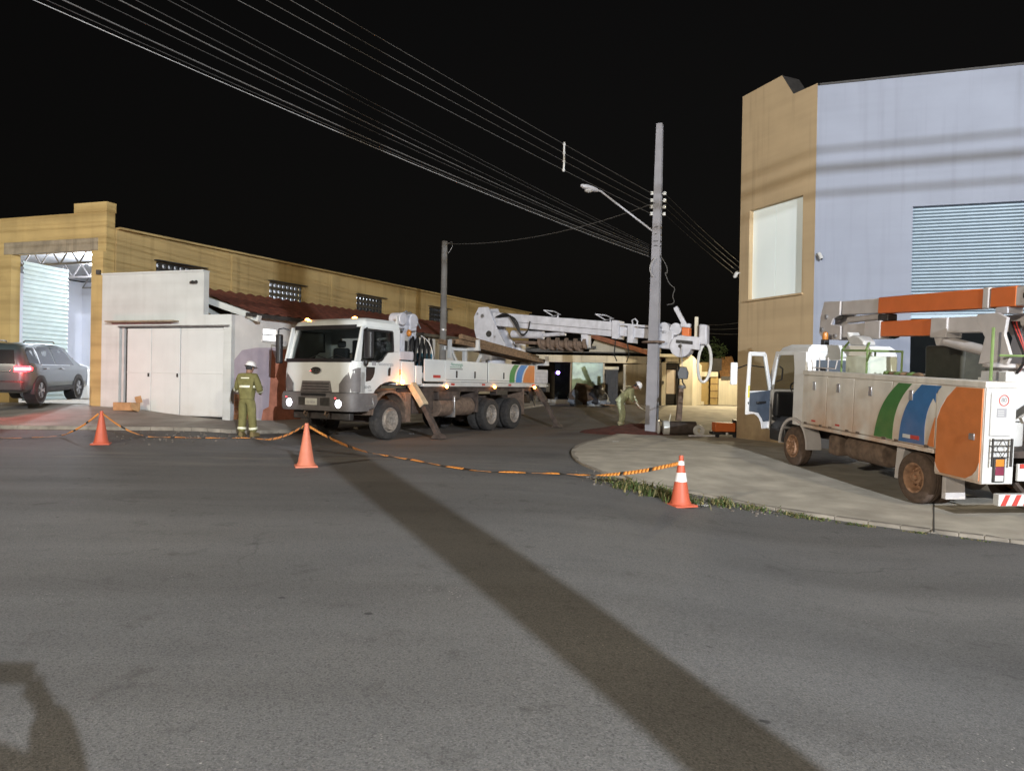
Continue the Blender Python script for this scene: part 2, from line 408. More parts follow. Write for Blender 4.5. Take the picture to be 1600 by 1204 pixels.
    cm = N.new('ShaderNodeMath'); cm.operation = 'MULTIPLY'; L.new(mr(vc.outputs['Distance'], 0.004, 0.001, 0, 0.3), cm.inputs[0]); L.new(mr(nz(0.4, 2).outputs[0], 0.45, 0.6), cm.inputs[1])
    c = mix(cm.outputs[0], c, (0.035, 0.034, 0.033))
    # red earth tracked over the side street and dust along the gutter
    sp = N.new('ShaderNodeSeparateXYZ'); L.new(tc.outputs['Object'], sp.inputs[0])
    far = N.new('ShaderNodeMath'); far.operation = 'MULTIPLY'; L.new(mr(sp.outputs[1], 14.5, 20), far.inputs[0]); L.new(mr(nz(0.6, 6).outputs[0], 0.35, 0.7, 0.15, 0.8), far.inputs[1])
    c = mix(far.outputs[0], c, (0.11, 0.082, 0.062))
    gut = N.new('ShaderNodeMath'); gut.operation = 'MULTIPLY'
    tri = N.new('ShaderNodeMath'); tri.operation = 'MULTIPLY'; L.new(mr(sp.outputs[1], 11.8, 13.4), tri.inputs[0]); L.new(mr(sp.outputs[1], 15.8, 14.4), tri.inputs[1])
    ms = N.new('ShaderNodeMapping'); ms.inputs['Scale'].default_value = (0.35, 1.6, 1); L.new(tc.outputs['Object'], ms.inputs[0])
    L.new(tri.outputs[0], gut.inputs[0]); L.new(mr(nz(1.2, 6, 0.6, ms.outputs[0]).outputs[0], 0.5, 0.72, 0, 0.7), gut.inputs[1])
    c = mix(gut.outputs[0], c, (0.26, 0.24, 0.21))
    L.new(c, b.inputs['Base Color'])
    bp = N.new('ShaderNodeBump'); bp.inputs['Strength'].default_value = 0.55; bp.inputs['Distance'].default_value = 0.012
    L.new(grain.outputs[0], bp.inputs['Height']); L.new(bp.outputs[0], b.inputs['Normal'])
    return m
M['asphalt'] = asphalt()
M['concrete'] = mat('pavement_concrete', (0.46, 0.425, 0.355), 0.85, var=0.2, scale=1.3, bump=0.25, bscale=60, dirt=((0.20, 0.175, 0.14), 0.55, 2.2, -5, 20))
M['concrete_old'] = mat('old_pavement', (0.33, 0.31, 0.275), 0.88, var=0.25, scale=1.6, bump=0.3, bscale=50, dirt=((0.17, 0.135, 0.11), 0.7, 0.9, -2, 20))
M['kerb'] = mat('kerb_stone', (0.27, 0.255, 0.23), 0.85, var=0.25, scale=5, bump=0.2)
M['kerb_dirty'] = mat('dirty_kerb', (0.24, 0.215, 0.18), 0.88, var=0.4, scale=2.5, bump=0.2)
M['red_earth'] = mat('red_earth', (0.085, 0.022, 0.014), 0.95, var=0.4, scale=7, bump=0.8, bscale=25)

def axis_vals(lo, hi, step, ext):
    v = [ext[0]] + [lo - 120, lo - 40, lo - 12]
    n = int((hi - lo) / step); v += [lo + step * i for i in range(n + 1)]
    return v + [hi + 12, hi + 40, hi + 120, ext[1]]
gx = axis_vals(-24, 24, 0.6, (-900, 900)); gy = axis_vals(-24, 52, 0.6, (-900, 1400))
mb = MB(); vs = [(x, y, H(x, y)) for y in gy for x in gx]; nx = len(gx)
mb.add(vs, [(j * nx + i, j * nx + i + 1, (j + 1) * nx + i + 1, (j + 1) * nx + i) for j in range(len(gy) - 1) for i in range(nx - 1)])
road = struct(mb.build('road', M['asphalt'], smooth=180))

def strip_pavement(name, front, back, m, rows=10, kerb=0.13, zback=None, kerbmat=None):
    """sidewalk between a kerb line and the building line, with a kerb face"""
    mb = MB(); n = len(front); vs = []
    for i in range(n):
        a, b = front[i], back[i]
        za = H(a[0], a[1]) + kerb; zb = (H(b[0], b[1]) + kerb) if zback is None else zback[i]
        for r in range(rows + 1):
            t = r / rows
            vs.append((a[0] + (b[0] - a[0]) * t, a[1] + (b[1] - a[1]) * t, za + (zb - za) * t + 0.008 * noise.noise(Vector((i * 0.7, r * 0.9, 3)))))
    k = rows + 1
    mb.add(vs, [(i * k + r, (i + 1) * k + r, (i + 1) * k + r + 1, i * k + r + 1) for i in range(n - 1) for r in range(rows)])
    o = struct(mb.build(name, m, smooth=60))
    kb = MB()
    # kerb stones: separate pieces about a metre long
    for i in range(n - 1):
        a, b = Vector((front[i][0], front[i][1], 0)), Vector((front[i + 1][0], front[i + 1][1], 0))
        d = (b - a); ln = d.length
        if ln < 1e-4: continue
        d /= ln; nrm = Vector((d.y, -d.x, 0))
        bk = Vector((back[i][0], back[i][1], 0)) - a
        if nrm.dot(bk) > 0: nrm = -nrm
        q = MB()
        g = 0.008 if kerb > 0.1 else 0.002
        pts = [a + d * g + nrm * 0.0, b - d * g + nrm * 0.0, b - d * g - nrm * 0.13, a + d * g - nrm * 0.13]
        q.hexa([Vector((p.x, p.y, H(p.x, p.y) - 0.1)) for p in pts], [Vector((p.x, p.y, H(p.x, p.y) + kerb + (0.012 if kerb > 0.1 else 0.003))) for p in pts])
        q.build('kerb_stone', kerbmat or M['kerb'], o, bev=0.012)
    return o
def resample(pts, step):
    out = [Vector(pts[0])]; 
    segs = []
    for i in range(len(pts) - 1):
        a, b = Vector(pts[i]), Vector(pts[i + 1]); n = max(1, round((b - a).length / step))
        for k in range(1, n + 1): out.append(a.lerp(b, k / n))
    return out
def smooth_poly(pts, it=2):
    pts = [Vector(p) for p in pts]
    for _ in range(it):
        o = [pts[0]]
        for i in range(len(pts) - 1):
            o += [pts[i].lerp(pts[i + 1], 0.25), pts[i].lerp(pts[i + 1], 0.75)]
        pts = o + [pts[-1]]
    return pts

GR = Vector((-7.55, 20.0, 0)); LM = Vector((-0.951, 0.309, 0)); LS = Vector((0.47, 0.883, 0))
YC = GR + LM * 4.53
# left pavement, along the main street
fr = smooth_poly([(-26, 18.3, 0), (-12.6, 17.75, 0), (-9, 18.15, 0), (-7.3, 18.35, 0), (-6.55, 18.75, 0), (-6.35, 19.5, 0), (-3.2, 25.2, 0), (2.0, 33.4, 0)], 2)
fr = resample(fr, 1.0)
bk = []; zb = []
for p in fr:
    if p.x < -7.3 and p.y < 19:
        t = (-7.55 - p.x) / 0.951
        q = GR + LM * max(t, -0.2); bk.append(Vector((p.x - 0.0, q.y + 0.05, 0))); zb.append(0.37 + 0.27 * S((t) / 4.5))
    else:
        s = max(0.0, (p.y - 19.3) / 0.883)
        q = GR + LS * s; bk.append(Vector((q.x + 0.03, q.y, 0))); zb.append(max(0.30, 0.37 - 0.05 * s) if s < 4 else H(q.x, q.y) + 0.16)
strip_pavement('pavement_left', [(p.x, p.y) for p in fr], [(p.x, p.y) for p in bk], M['concrete_old'], zback=zb, kerb=0.09, kerbmat=M['kerb_dirty'])
# right pavement round the corner of the tall building
TA0 = Vector((6.43, 21.0, 0)); TA1 = Vector((7.54, 18.5, 0)); BW = Vector((0.95, -0.314, 0)); TA2 = TA1 + BW * 16; SW = Vector((0.5, 0.866, 0))
cur = [gp(*q) for q in ((1760, 872), (1600, 850), (1440, 831), (1230, 801), (1080, 770), (965, 748), (905, 727), (889, 708), (905, 694), (945, 686))]
cur = [Vector((p.x, p.y, 0)) for p in cur]
front_r = [Vector((15.5, 0.6, 0)), Vector((9.4, 5.0, 0))] + cur + [Vector((3.35, 22.5, 0)), Vector((4.3, 26, 0)), Vector((7.2, 34, 0))]
front_r = resample(smooth_poly(front_r, 2), 0.85)
tot = [0.0]
for a, b in zip(front_r, front_r[1:]): tot.append(tot[-1] + (b - a).length)
backline = resample([TA2, TA1, TA0, TA0 + SW * 16], 0.5)
bt = [0.0]
for a, b in zip(backline, backline[1:]): bt.append(bt[-1] + (b - a).length)
def along(f):
    d = f * bt[-1]
    for i in range(len(bt) - 1):
        if bt[i + 1] >= d: return backline[i].lerp(backline[i + 1], (d - bt[i]) / (bt[i + 1] - bt[i]))
    return backline[-1]
back_r = [along(t / tot[-1]) for t in tot]
pav_r = strip_pavement('pavement_right', [(p.x, p.y) for p in front_r], [(p.x, p.y) for p in back_r], M['concrete'], rows=14, kerb=0.045, kerbmat=M['kerb_dirty'])
from mathutils.bvhtree import BVHTree
_pav_tree = BVHTree.FromPolygons([v.co.copy() for v in pav_r.data.vertices], [tuple(p.vertices) for p in pav_r.data.polygons])
def ZR(x, y):
    """height of the right pavement"""
    hit = _pav_tree.ray_cast(Vector((x, y, 3)), Vector((0, 0, -1)))
    return hit[0].z if hit[0] is not None else H(x, y) + 0.045
# expansion joint and scuff marks on the right pavement: thin dark strips
jm = mat('joint_filler', (0.05, 0.047, 0.04), 0.9)

# red earth dug out round the new pole
def mound(name, cx, cy, rx, ry, h, m, seed, z0=None):
    mb = MB(); n, k = 40, 9; vs = []
    for j in range(k + 1):
        r = j / k
        for i in range(n):
            t = 2 * PI * i / n
            w = 1 + 0.22 * noise.noise(Vector((math.cos(t) * 1.5, math.sin(t) * 1.5, seed)))
            x = cx + math.cos(t) * rx * r * w; y = cy + math.sin(t) * ry * r * w
            z = (ZR(x, y) if z0 is None else H(x, y)) - 0.03 + h * (1 - r) ** 0.8 * (1 + 0.5 * noise.noise(Vector((x * 3, y * 3, seed)))) + 0.03 * noise.noise(Vector((x * 7, y * 7, seed))) * (1 - r)
            if j == k: z -= 0.05
            vs.append((x, y, z))
    fs = [(j * n + i, j * n + (i + 1) % n, (j + 1) * n + (i + 1) % n, (j + 1) * n + i) for j in range(k) for i in range(n)]
    mb.add(vs, fs); return mb.build(name, m, smooth=60)
e1 = mound('earth_mound', 4.05, 23.0, 2.0, 1.5, 0.26, M['red_earth'], 1.3)
tag(e1, 'dark red earth heaped round the foot of the concrete pole', 'earth', kind='stuff')

# ================================================================== yellow warehouse
M['yellow'] = mat('yellow_wall', (0.50, 0.365, 0.155), 0.85, var=0.12, scale=1.2, bump=0.1, bscale=30, streak=0.12, hband=0.5)
M['yellow_dim'] = mat('dimmed_yellow_wall', (0.37, 0.275, 0.125), 0.88, var=0.18, scale=0.5, bump=0.1, bscale=30, streak=0.3, hband=0.5)  # yellow paint darkened to imitate light fading along the side wall, plus streaks
M['yellow_rough'] = mat('bare_render', (0.30, 0.255, 0.185), 0.9, var=0.25, scale=3, streak=0.5, bump=0.2)
M['inner'] = mat('inner_wall', (0.66, 0.68, 0.76), 0.8, var=0.05, scale=1)
M['inner_roof'] = mat('inner_roof', (0.30, 0.30, 0.31), 0.6, var=0.1)
M['shutter_leaf'] = mat('pale_sheet_metal', (0.58, 0.70, 0.74), 0.45, var=0.06, scale=2)
wh = thing('yellow_warehouse', 'long yellow warehouse with an open lit gateway and vent blocks', 'warehouse', (YC.x, YC.y, 0.4))
INW = Vector((0.309, 0.951, 0))      # into the building from the front
INS = Vector((-0.883, 0.47, 0))      # into the building from the side wall
mb = MB(); wall_grid(mb, YC, LM, 0.0, 12.0, -0.3, 6.28, [(0.54, 3.72, -0.4, 5.18)], 0.3, INW)
mb.build('front_wall', M['yellow'], wh, world=True)
mb = MB(); wall_grid(mb, YC - INW * 0.02, LM, -0.02, 1.22, 6.28, 6.56, [], 0.34, INW)
mb.build('parapet', M['yellow'], wh, world=True)
mb = MB(); wall_grid(mb, YC - INW * 0.025, LM, 0.30, 4.0, 5.16, 5.52, [], 0.10, INW)
mb.build('lintel', M['yellow_rough'], wh, world=True)
mb = MB(); wall_grid(mb, YC - INW * 0.12, LM, -0.02, 0.34, -0.3, 5.1, [], 0.12, INW)
mb.build('pilaster', M['yellow'], wh, world=True)
vents = [(1.62, 3.29, 4.42, 5.07), (6.24, 7.9, 4.40, 5.05), (11.1, 12.85, 4.45, 5.12), (16.5, 18.2, 4.48, 5.15)]
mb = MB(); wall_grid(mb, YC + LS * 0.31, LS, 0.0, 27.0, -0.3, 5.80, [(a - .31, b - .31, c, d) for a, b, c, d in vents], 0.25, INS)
mb.build('side_wall', M['yellow_dim'], wh, world=True)
# coping along the side wall and pilaster strips
mb = MB(); mb.beam(YC + LS * 0.3 + Vector((0.03, 0, 5.83)), YC + LS * 27.3 + Vector((0.03, 0, 5.83)), 0.32, 0.06); mb.build('coping', M['yellow_dim'], wh, world=True)
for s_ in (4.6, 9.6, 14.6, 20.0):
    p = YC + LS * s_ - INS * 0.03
    mb = MB(); mb.beam(p + Vector((0, 0, 0)), p + Vector((0, 0, 5.78)), 0.22, 0.05, up=tuple(INS)); mb.build('pilaster', M['yellow_dim'], wh, world=True)
for (a, b, c, d) in vents:
    mb = MB(); nC = 8; nR = 3; cw = (b - a) / nC; ch = (d - c) / nR; base = YC + INS * 0.04
    def VP(u, z, t): return base + LS * u + Vector((0, 0, z)) + INS * t
    for i in range(nC):
        for j in range(nR):
            u0, z0 = a + i * cw, c + j * ch; uc, zc = u0 + cw / 2, z0 + ch / 2; r = min(cw, ch) * 0.36
            outer = [(u0 + cw, zc), (u0 + cw, z0 + ch), (uc, z0 + ch), (u0, z0 + ch), (u0, zc), (u0, z0), (uc, z0), (u0 + cw, z0)]
            inner = [(uc + r * math.cos(PI / 4 * q), zc + r * math.sin(PI / 4 * q)) for q in range(8)]
            vs = [VP(*p, 0) for p in outer] + [VP(*p, 0) for p in inner] + [VP(*p, 0.1) for p in inner]
            fs = [(q, (q + 1) % 8, 8 + (q + 1) % 8, 8 + q) for q in range(8)] + [(8 + q, 8 + (q + 1) % 8, 16 + (q + 1) % 8, 16 + q) for q in range(8)]
            mb.add(vs, fs)
    v = mb.build('vent_block', M['black'], wh, world=True)
    mb = MB(); mb.beam(VP(a - 0.08, d + 0.03, -0.12), VP(b + 0.12, d + 0.03, -0.12), 0.22, 0.03); mb.build('canopy', M['dark'], v, world=True)
# inside: floor, back wall, ceiling, truss
iw = YC + INW * 9
mb = MB(); wall_grid(mb, YC + INW * 9.0 + LM * -1.0, LM, 0.0, 14.0, 0.2, 5.7, [], 0.2, INW); mb.build('inner_wall', M['inner'], wh, world=True)
mb = MB(); wall_grid(mb, YC + LM * 11.0, INW, 0.31, 9.0, 0.2, 5.7, [], 0.15, LM); mb.build('inner_wall', M['inner'], wh, world=True)
c0, c1 = YC + LM * 12 + INW * 0.2, YC + LS * 27 + INS * 0.3
mb = MB()
pts = [YC + LM * 11.9 + INW * 0.31, YC + LM * 0.05 + INW * 0.31 + LS * 0.1, YC + LS * 27 + INS * 0.3, YC + LS * 27 + INS * 13]
mb.hexa([Vector((p.x, p.y, 5.72)) for p in pts], [Vector((p.x, p.y, 5.78)) for p in pts]); mb.build('roof', M['inner_roof'], wh, world=True)
for k_, sft in enumerate((1.6, 4.2, 6.8)):
    a = YC + LM * 0.4 + INW * sft; b = YC + LM * 8.5 + INW * sft
    mb = MB(); up_, lo_ = Vector((0, 0, 5.62)), Vector((0, 0, 5.12))
    mb.beam(a + up_, b + up_, 0.06); mb.beam(a + lo_, b + lo_, 0.06)
    for q in range(20):
        p, r_ = a.lerp(b, q / 20), a.lerp(b, (q + 1) / 20)
        mb.beam(p + lo_, r_ + up_, 0.035) if q % 2 == 0 else mb.beam(p + up_, r_ + lo_, 0.035)
    mb.build('roof_truss', M['bumper'], wh, world=True)
mb = MB(); pts = [YC + LM * 0.56 + INW * 0.32, YC + LM * 10.9 + INW * 0.32, YC + LM * 10.9 + INW * 8.98, YC + LM * -0.9 + INW * 8.98]
mb.hexa([Vector((p.x, p.y, 0.35)) for p in pts], [Vector((p.x, p.y, 0.60)) for p in pts]); mb.build('floor', M['concrete_old'], wh, world=True)
# gate leaf of ribbed sheet, swung inwards
L0 = YC + LM * 3.66 + INW * 0.34; L1 = L0 + Vector((0.34, 1.75, 0))
leaf = MB(); LD = (L1 - L0); nrm = Vector((LD.y, -LD.x, 0)).normalized(); rings = []
nr = 31
for i in range(nr * 4 + 1):
    z = 0.68 + (5.02 - 0.68) * i / (nr * 4); ph = i % 4
    off = (0, 0.035, 0.035, 0.0)[ph]
    rings.append([L0 + nrm * off + Vector((0, 0, z)), L1 + nrm * off + Vector((0, 0, z))])
leaf.loft(rings, closed=False)
lf = leaf.build('gate_leaf', M['shutter_leaf'], wh, world=True, smooth=20)
mb = MB(); mb.cyl((-15.0, 26.0, 5.45), (-14.8, 26.15, 5.45), 0.06); mb.build('ceiling_lamp', M['led'], wh, world=True)
# goods on the warehouse floor behind the car
for (px, w_, h_, d_, m_) in ((112, 1.3, 1.35, 0.9, 'white_plain'), (130, 0.9, 1.15, 0.8, 'white_plain'), (92, 0.75, 1.55, 0.6, 'wood')):
    p = at(px, 560, 28.2 if px != 92 else 27.0)
    mb = MB(); n = 6
    if m_ == 'wood': mb.box(-w_ / 2, w_ / 2, -d_ / 2, d_ / 2, 0, h_)
    else:
        mb.hexa([(-w_ / 2, -d_ / 2, 0), (w_ / 2, -d_ / 2, 0), (w_ / 2, d_ / 2, 0), (-w_ / 2, d_ / 2, 0)], [(-w_ / 2.3, -d_ / 2.4, h_ * 0.94), (w_ / 2.2, -d_ / 2.3, h_), (w_ / 2.4, d_ / 2.2, h_ * 0.92), (-w_ / 2.4, d_ / 2.3, h_ * 0.9)])
    o = mb.build('wrapped_goods' if m_ != 'wood' else 'wooden_crate', M[m_], bev=0.06); o.location = (p.x, p.y, 0.6)
    tag(o, {112: 'white wrapped load on the warehouse floor beyond the car roof', 130: 'smaller white wrapped load beside the warehouse gate pillar', 92: 'brown crate standing beside the white wrapped loads in the warehouse'}[px], 'crate' if m_ == 'wood' else 'load')

# ================================================================== white garage
M['garage_white'] = mat('garage_white', (0.58, 0.60, 0.585), 0.85, var=0.07, scale=1.5, bump=0.08, bscale=30, streak=0.10, hband=0.15, dirt=((0.28, 0.22, 0.17), 0.7, 2.0, 0.2, 1.0))
M['door_white'] = mat('door_sheet_white', (0.64, 0.66, 0.65), 0.6, var=0.04, scale=2, streak=0.08, dirt=((0.32, 0.26, 0.2), 0.5, 2.0, 0.3, 1.0))
ga = thing('white_garage', 'low white garage with a wide sheet metal sliding door', 'garage', (GR.x - 2, GR.y + .6, 0.3))
GO = GR - INW * 0.14
mb = MB(); wall_grid(mb, GO, LM, 0.0, 0.93, -0.1, 3.22, [(0.25, 0.93, 0.3, 2.92)], 0.2, INW)
wall_grid(mb, GO, LM, 0.93, 4.50, -0.1, 4.40, [(0.93, 3.85, 0.3, 2.92)], 0.2, INW)
mb.build('wall', M['garage_white'], ga, world=True)
mb = MB(); mb.add([GO + LM * 0.93 + Vector((0, 0, 0)) + INW * 0.2, GO + LM * 0.93 + INW * 4 - LM * 0.0, GO + LM * 0.93 + INW * 4 + Vector((0, 0, 3.2)), GO + LM * 0.93 + INW * 0.2 + Vector((0, 0, 4.4))], [(0, 1, 2, 3)])
def leafbox(u0, u1, z0, z1, t0, t1):
    q = MB(); a = GO + LM * u0; b = GO + LM * u1
    pts = [a + INW * t0, b + INW * t0, b + INW * t1, a + INW * t1]
    q.hexa([p + Vector((0, 0, z0)) for p in pts], [p + Vector((0, 0, z1)) for p in pts]); return q
leafbox(0.26, 3.84, 0.40, 2.90, 0.12, 0.14).build('door_backing', M['black'], ga, world=True)
for (u0, u1) in ((0.28, 1.715), (1.745, 2.735), (2.75, 3.60)):
    zb_ = 0.43 + 0.05 * (u0 / 4)
    lf_ = leafbox(u0, u1, zb_, 2.86, 0.05, 0.09).build('door_leaf', M['door_white'], ga, world=True, bev=0.006)
    for zz in (zb_ + 0.02, 1.60, 2.80):
        leafbox(u0 + 0.01, u1 - 0.01, zz, zz + 0.045, 0.035, 0.05).build('door_rib', M['door_white'], lf_, world=True, bev=0.004)
    if u0 < 1: continue
    q = leafbox(u0 + 0.05, u0 + 0.085, 1.50, 1.60, 0.015, 0.05); q.build('handle', M['dark'], lf_, world=True).matrix_parent_inverse = Matrix()
leafbox(3.64, 3.84, 0.45, 2.86, 0.10, 0.13).build('door_post', M['dark'], ga, world=True)
leafbox(3.70, 3.78, 0.45, 2.88, 0.03, 0.10).build('door_post', M['white_plain'], ga, world=True)
q = leafbox(0.05, 3.86, 2.88, 2.93, -0.05, -0.01); q.build('door_rail', M['steel'], ga, world=True)
leafbox(0.3, 3.6, 0.31, 0.36, -0.02, 0.05).build('floor_rail', M['dark'], ga, world=True)
q = leafbox(1.75, 4.10, 3.02, 3.06, -0.28, 0.0); q.build('canopy', M['yellow_rough'], ga, world=True)
q = leafbox(0.95, 4.52, 4.40, 4.45, -0.03, 0.24); q.build('coping', M['garage_white'], ga, world=True)
for du in (1.18, 1.30):
    q = MB(); c = GO + LM * du + Vector((0, 0, 4.12)); q.cyl(c, c - INW * 0.10 - Vector((0, 0, 0.03)), 0.05, 0.035, n=10); q.build('wall_lamp', M['dark'], ga, world=True)
q = MB(); c = YC - INW * 0.16 + LM * 0.1; q.box(c.x - 0.05, c.x + 0.06, c.y - 0.05, c.y + 0.03, 4.42, 4.55); q.build('alarm_box', M['dark'], ga, world=True)
# flattened cardboard box by the garage door
cb = MB(); cb.box(-0.42, 0.30, -0.12, 0.12, 0.0, 0.22); cb.beam((0.30, -0.10, 0.20), (0.46, -0.22, 0.02), 0.02, 0.22, up=(0, 1, 0)); cb.beam((0.30, 0.1, 0.22), (0.26, 0.06, 0.40), 0.22, 0.012, up=(0, 1, 0))
o = cb.build('cardboard_box', mat('cardboard', (0.42, 0.25, 0.12), 0.9, var=0.2), bev=0.004); pp = GO + LM * 3.15 - INW * 0.33
o.location = (pp.x, pp.y, 0.545); o.rotation_euler = (0, 0, math.atan2(-LM.y, -LM.x))
tag(o, 'torn brown cardboard box lying at the foot of the garage door', 'box')

# ================================================================== house with red roof along the side street
M['house_white'] = mat('house_white', (0.60, 0.59, 0.565), 0.85, var=0.1, scale=1.5, streak=0.12, dirt=((0.3, 0.2, 0.15), 0.7, 2.0, 0.2, 1.4))
M['lilac'] = mat('lilac_paint', (0.43, 0.37, 0.42), 0.85, var=0.08, scale=3, streak=0.2)
M['bare_red'] = mat('bare_red_render', (0.46, 0.18, 0.11), 0.9, var=0.25, scale=4, bump=0.3, bscale=25)
M['brick'] = mat('hollow_brick', (0.42, 0.22, 0.13), 0.9, var=0.3, scale=9, bump=0.3)
M['mortar'] = mat('mortar', (0.22, 0.19, 0.16), 0.95, var=0.2, scale=20)
M['roof_red'] = mat('red_roof_tile', (0.17, 0.045, 0.025), 0.85, var=0.4, scale=5, bump=0.2)
ho = thing('red_roofed_house', 'white and lilac house with red tile roof behind the crane truck', 'house', (GR.x, GR.y, 0.2))
SN = Vector((0.883, -0.47, 0))
def onwall(px, py, out=0.0):
    d = ray(px, py); O = Vector((0, 0, 1.5)); P0 = GR + SN * out
    t = (P0 - O).dot(SN) / d.dot(SN); return O + d * t
w0 = onwall(411, 513); w1 = onwall(432, 533)
ws0 = (Vector((w0.x, w0.y, 0)) - GR).dot(LS); ws1 = (Vector((w1.x, w1.y, 0)) - GR).dot(LS)
mb = MB(); wall_grid(mb, GR, LS, 0.0, 16.0, -0.2, 3.22, [(ws0, ws1, w1.z, w0.z)], 0.2, -SN); mb.build('wall', M['house_white'], ho, world=True)
def wallquad(name, u0, u1, z0, z1, out, thick, m, parent=ho):
    q = MB(); a = GR + LS * u0; b = GR + LS * u1
    pts = [a + SN * out, b + SN * out, b + SN * (out - thick), a + SN * (out - thick)]
    q.hexa([p + Vector((0, 0, z0)) for p in pts], [p + Vector((0, 0, z1)) for p in pts]); return q.build(name, m, parent, world=True)
wm = (w0.z + w1.z) / 2
for (za, zb2) in ((w1.z, wm - 0.02), (wm + 0.02, w0.z)):
    wallquad('window_pane', ws0, ws1, za, zb2, -0.06, 0.02, M['lit_window'])
wallquad('window_frame', ws0, ws1, wm - 0.02, wm + 0.02, -0.05, 0.05, M['white_plain'])
wallquad('window_sill', ws0 - 0.05, ws1 + 0.05, w1.z - 0.05, w1.z, 0.03, 0.05, M['white_plain'])
def patch(name, pix, m, out):
    q = MB(); f = [onwall(x, y, out) for x, y in pix]; b_ = [onwall(x, y, -0.02) for x, y in pix]; n = len(f)
    q.add(f + b_, [tuple(range(n))] + [(i, n + i, n + (i + 1) % n, (i + 1) % n) for i in range(n)]); return q.build(name, m, ho, world=True)
patch('lilac_patch', [(365, 648), (366, 600), (366, 562), (378, 547), (400, 543), (431, 543), (426, 590), (420, 640), (410, 655)], M['lilac'], 0.004)
patch('bare_render_patch', [(425, 545), (430, 560), (434, 548), (442, 546), (468, 543), (470, 665), (408, 657), (411, 640), (420, 635), (422, 600)], M['bare_red'], 0.008)
# bare bricks at the wall corner
b0 = onwall(366, 612); b1 = onwall(386, 661)
u0, u1 = (Vector((b0.x, b0.y, 0)) - GR).dot(LS), (Vector((b1.x, b1.y, 0)) - GR).dot(LS)
wallquad('brick_backing', u0, u1, 0.15, b0.z, 0.003, 0.02, M['mortar'])
row = 0; z = 0.18
while z < b0.z - 0.1:
    ofs = -0.11 if row % 2 else 0.0; uu = u0 + ofs
    while uu < u1 - 0.02:
        a, b = max(uu, u0), min(uu + 0.205, u1)
        if b - a > 0.05: wallquad('brick', a, b, z, z + 0.165, 0.012 + random.uniform(0, 0.012), 0.03, M['brick'])
        uu += 0.22
    z += 0.18; row += 1
# tiled lean-to roof from the warehouse wall down to the street
mb = MB(); rows_ = []; NU = 150
ua = YC + LS * 2.6 - INS * 0.06; ub = YC + LS * 19 - INS * 0.06; la = GR + LS * 0.35 + SN * 0.28; lb = GR + LS * 16.2 + SN * 0.28
for j in range(13):
    t = j / 12; ring = []
    for i in range(NU + 1):
        f = i / NU; p = ua.lerp(ub, f).lerp(la.lerp(lb, f), t)
        ring.append(Vector((p.x, p.y, 4.46 + (3.30 - 4.46) * t + 0.035 * math.sin(i * PI / 2 * 1.0 + 0.4) - (0.03 if j % 2 else 0))))
    rows_.append(ring)
mb.loft(rows_, closed=False); mb.build('roof', M['roof_red'], ho, world=True, smooth=80)
mb = MB(); mb.beam(la + Vector((0, 0, 3.24)) - LS * 0.2, lb + Vector((0, 0, 3.24)), 0.09, 0.10); mb.build('gutter', M['dark'], ho, world=True)
mb = MB(); mb.add([GR + LM * 0.9 + INW * .1 + Vector((0, 0, 3.2)), GR + Vector((0, 0, 3.2)), ua + Vector((0, 0, 3.0)), ua + Vector((0, 0, 4.42))], [(0, 1, 2, 3)]); mb.build('gable', M['dark'], ho, world=True)
mb = MB(); mb.beam(at(322, 468, 21.0), at(406, 498, 20.3), 0.13, 0.17); mb.build('barge_board', M['garage_white'], ho, world=True)
mb = MB(); mb.beam(at(322, 482, 21.3), at(352, 500, 20.9), 0.1, 0.1); mb.build('barge_board', M['garage_white'], ho, world=True)

# ================================================================== tall building on the right
M['tan'] = mat('tan_wall', (0.48, 0.36, 0.215), 0.85, var=0.06, scale=1.2, bump=0.08, bscale=35, streak=0.3, hband=0.15, dirt=((0.12, 0.075, 0.05), 0.8, 1.5, 0.0, 1.1))
M['pale_blue'] = mat('pale_blue_wall', (0.265, 0.29, 0.36), 0.85, var=0.05, scale=1.0, bump=0.06, bscale=35, streak=0.16, hband=0.08)
M['slat'] = mat('shutter_slat', (0.20, 0.26, 0.31), 0.45, metal=0.2, var=0.08, scale=2)
M['window_film'] = mat('filmed_glass', (0.82, 0.88, 0.86), 0.3, var=0.03, scale=1, spec=0.6)
_b = M['window_film'].node_tree.nodes['Principled BSDF']; _b.inputs['Emission Color'].default_value = (0.75, 0.9, 0.9, 1); _b.inputs['Emission Strength'].default_value = 0.13   # faint glow added to brighten the pane, taken for a lit room
tb = thing('corner_building', 'tall pale blue building with tan corner wall and roller shutter', 'building', (TA1.x, TA1.y, 0.1))
TU = (TA0 - TA1).normalized(); TN = Vector((-TU.y, TU.x, 0))
if TN.y > 0: TN = -TN
BN = Vector((-0.314, -0.95, 0))
def plane_hit(px, py, P0, n):
    d = ray(px, py); O = Vector((0, 0, 1.5)); return O + d * ((P0 - O).dot(n) / d.dot(n))
def tan_uv(px, py):
    p = plane_hit(px, py, TA1, TN); return ((p - TA1).dot(TU), p.z)
TL = (TA0 - TA1).length
wtl, wtr = tan_uv(1170, 330), tan_uv(1255, 304); wbl, wbr = tan_uv(1170, 469), tan_uv(1252, 457)
hu0, hu1 = (wtr[0] + wbr[0]) / 2, (wtl[0] + wbl[0]) / 2; hz0, hz1 = (wbl[1] + wbr[1]) / 2, (wtl[1] + wtr[1]) / 2
ztop = min(tan_uv(1163, 150)[1], tan_uv(1266, 136)[1]) - 0.35
mb = MB(); wall_grid(mb, TA1, TU, 0.0, TL, -0.2, ztop, [(hu0, hu1, hz0, hz1)], 0.35, -TN); mb.build('corner_wall', M['tan'], tb, world=True)
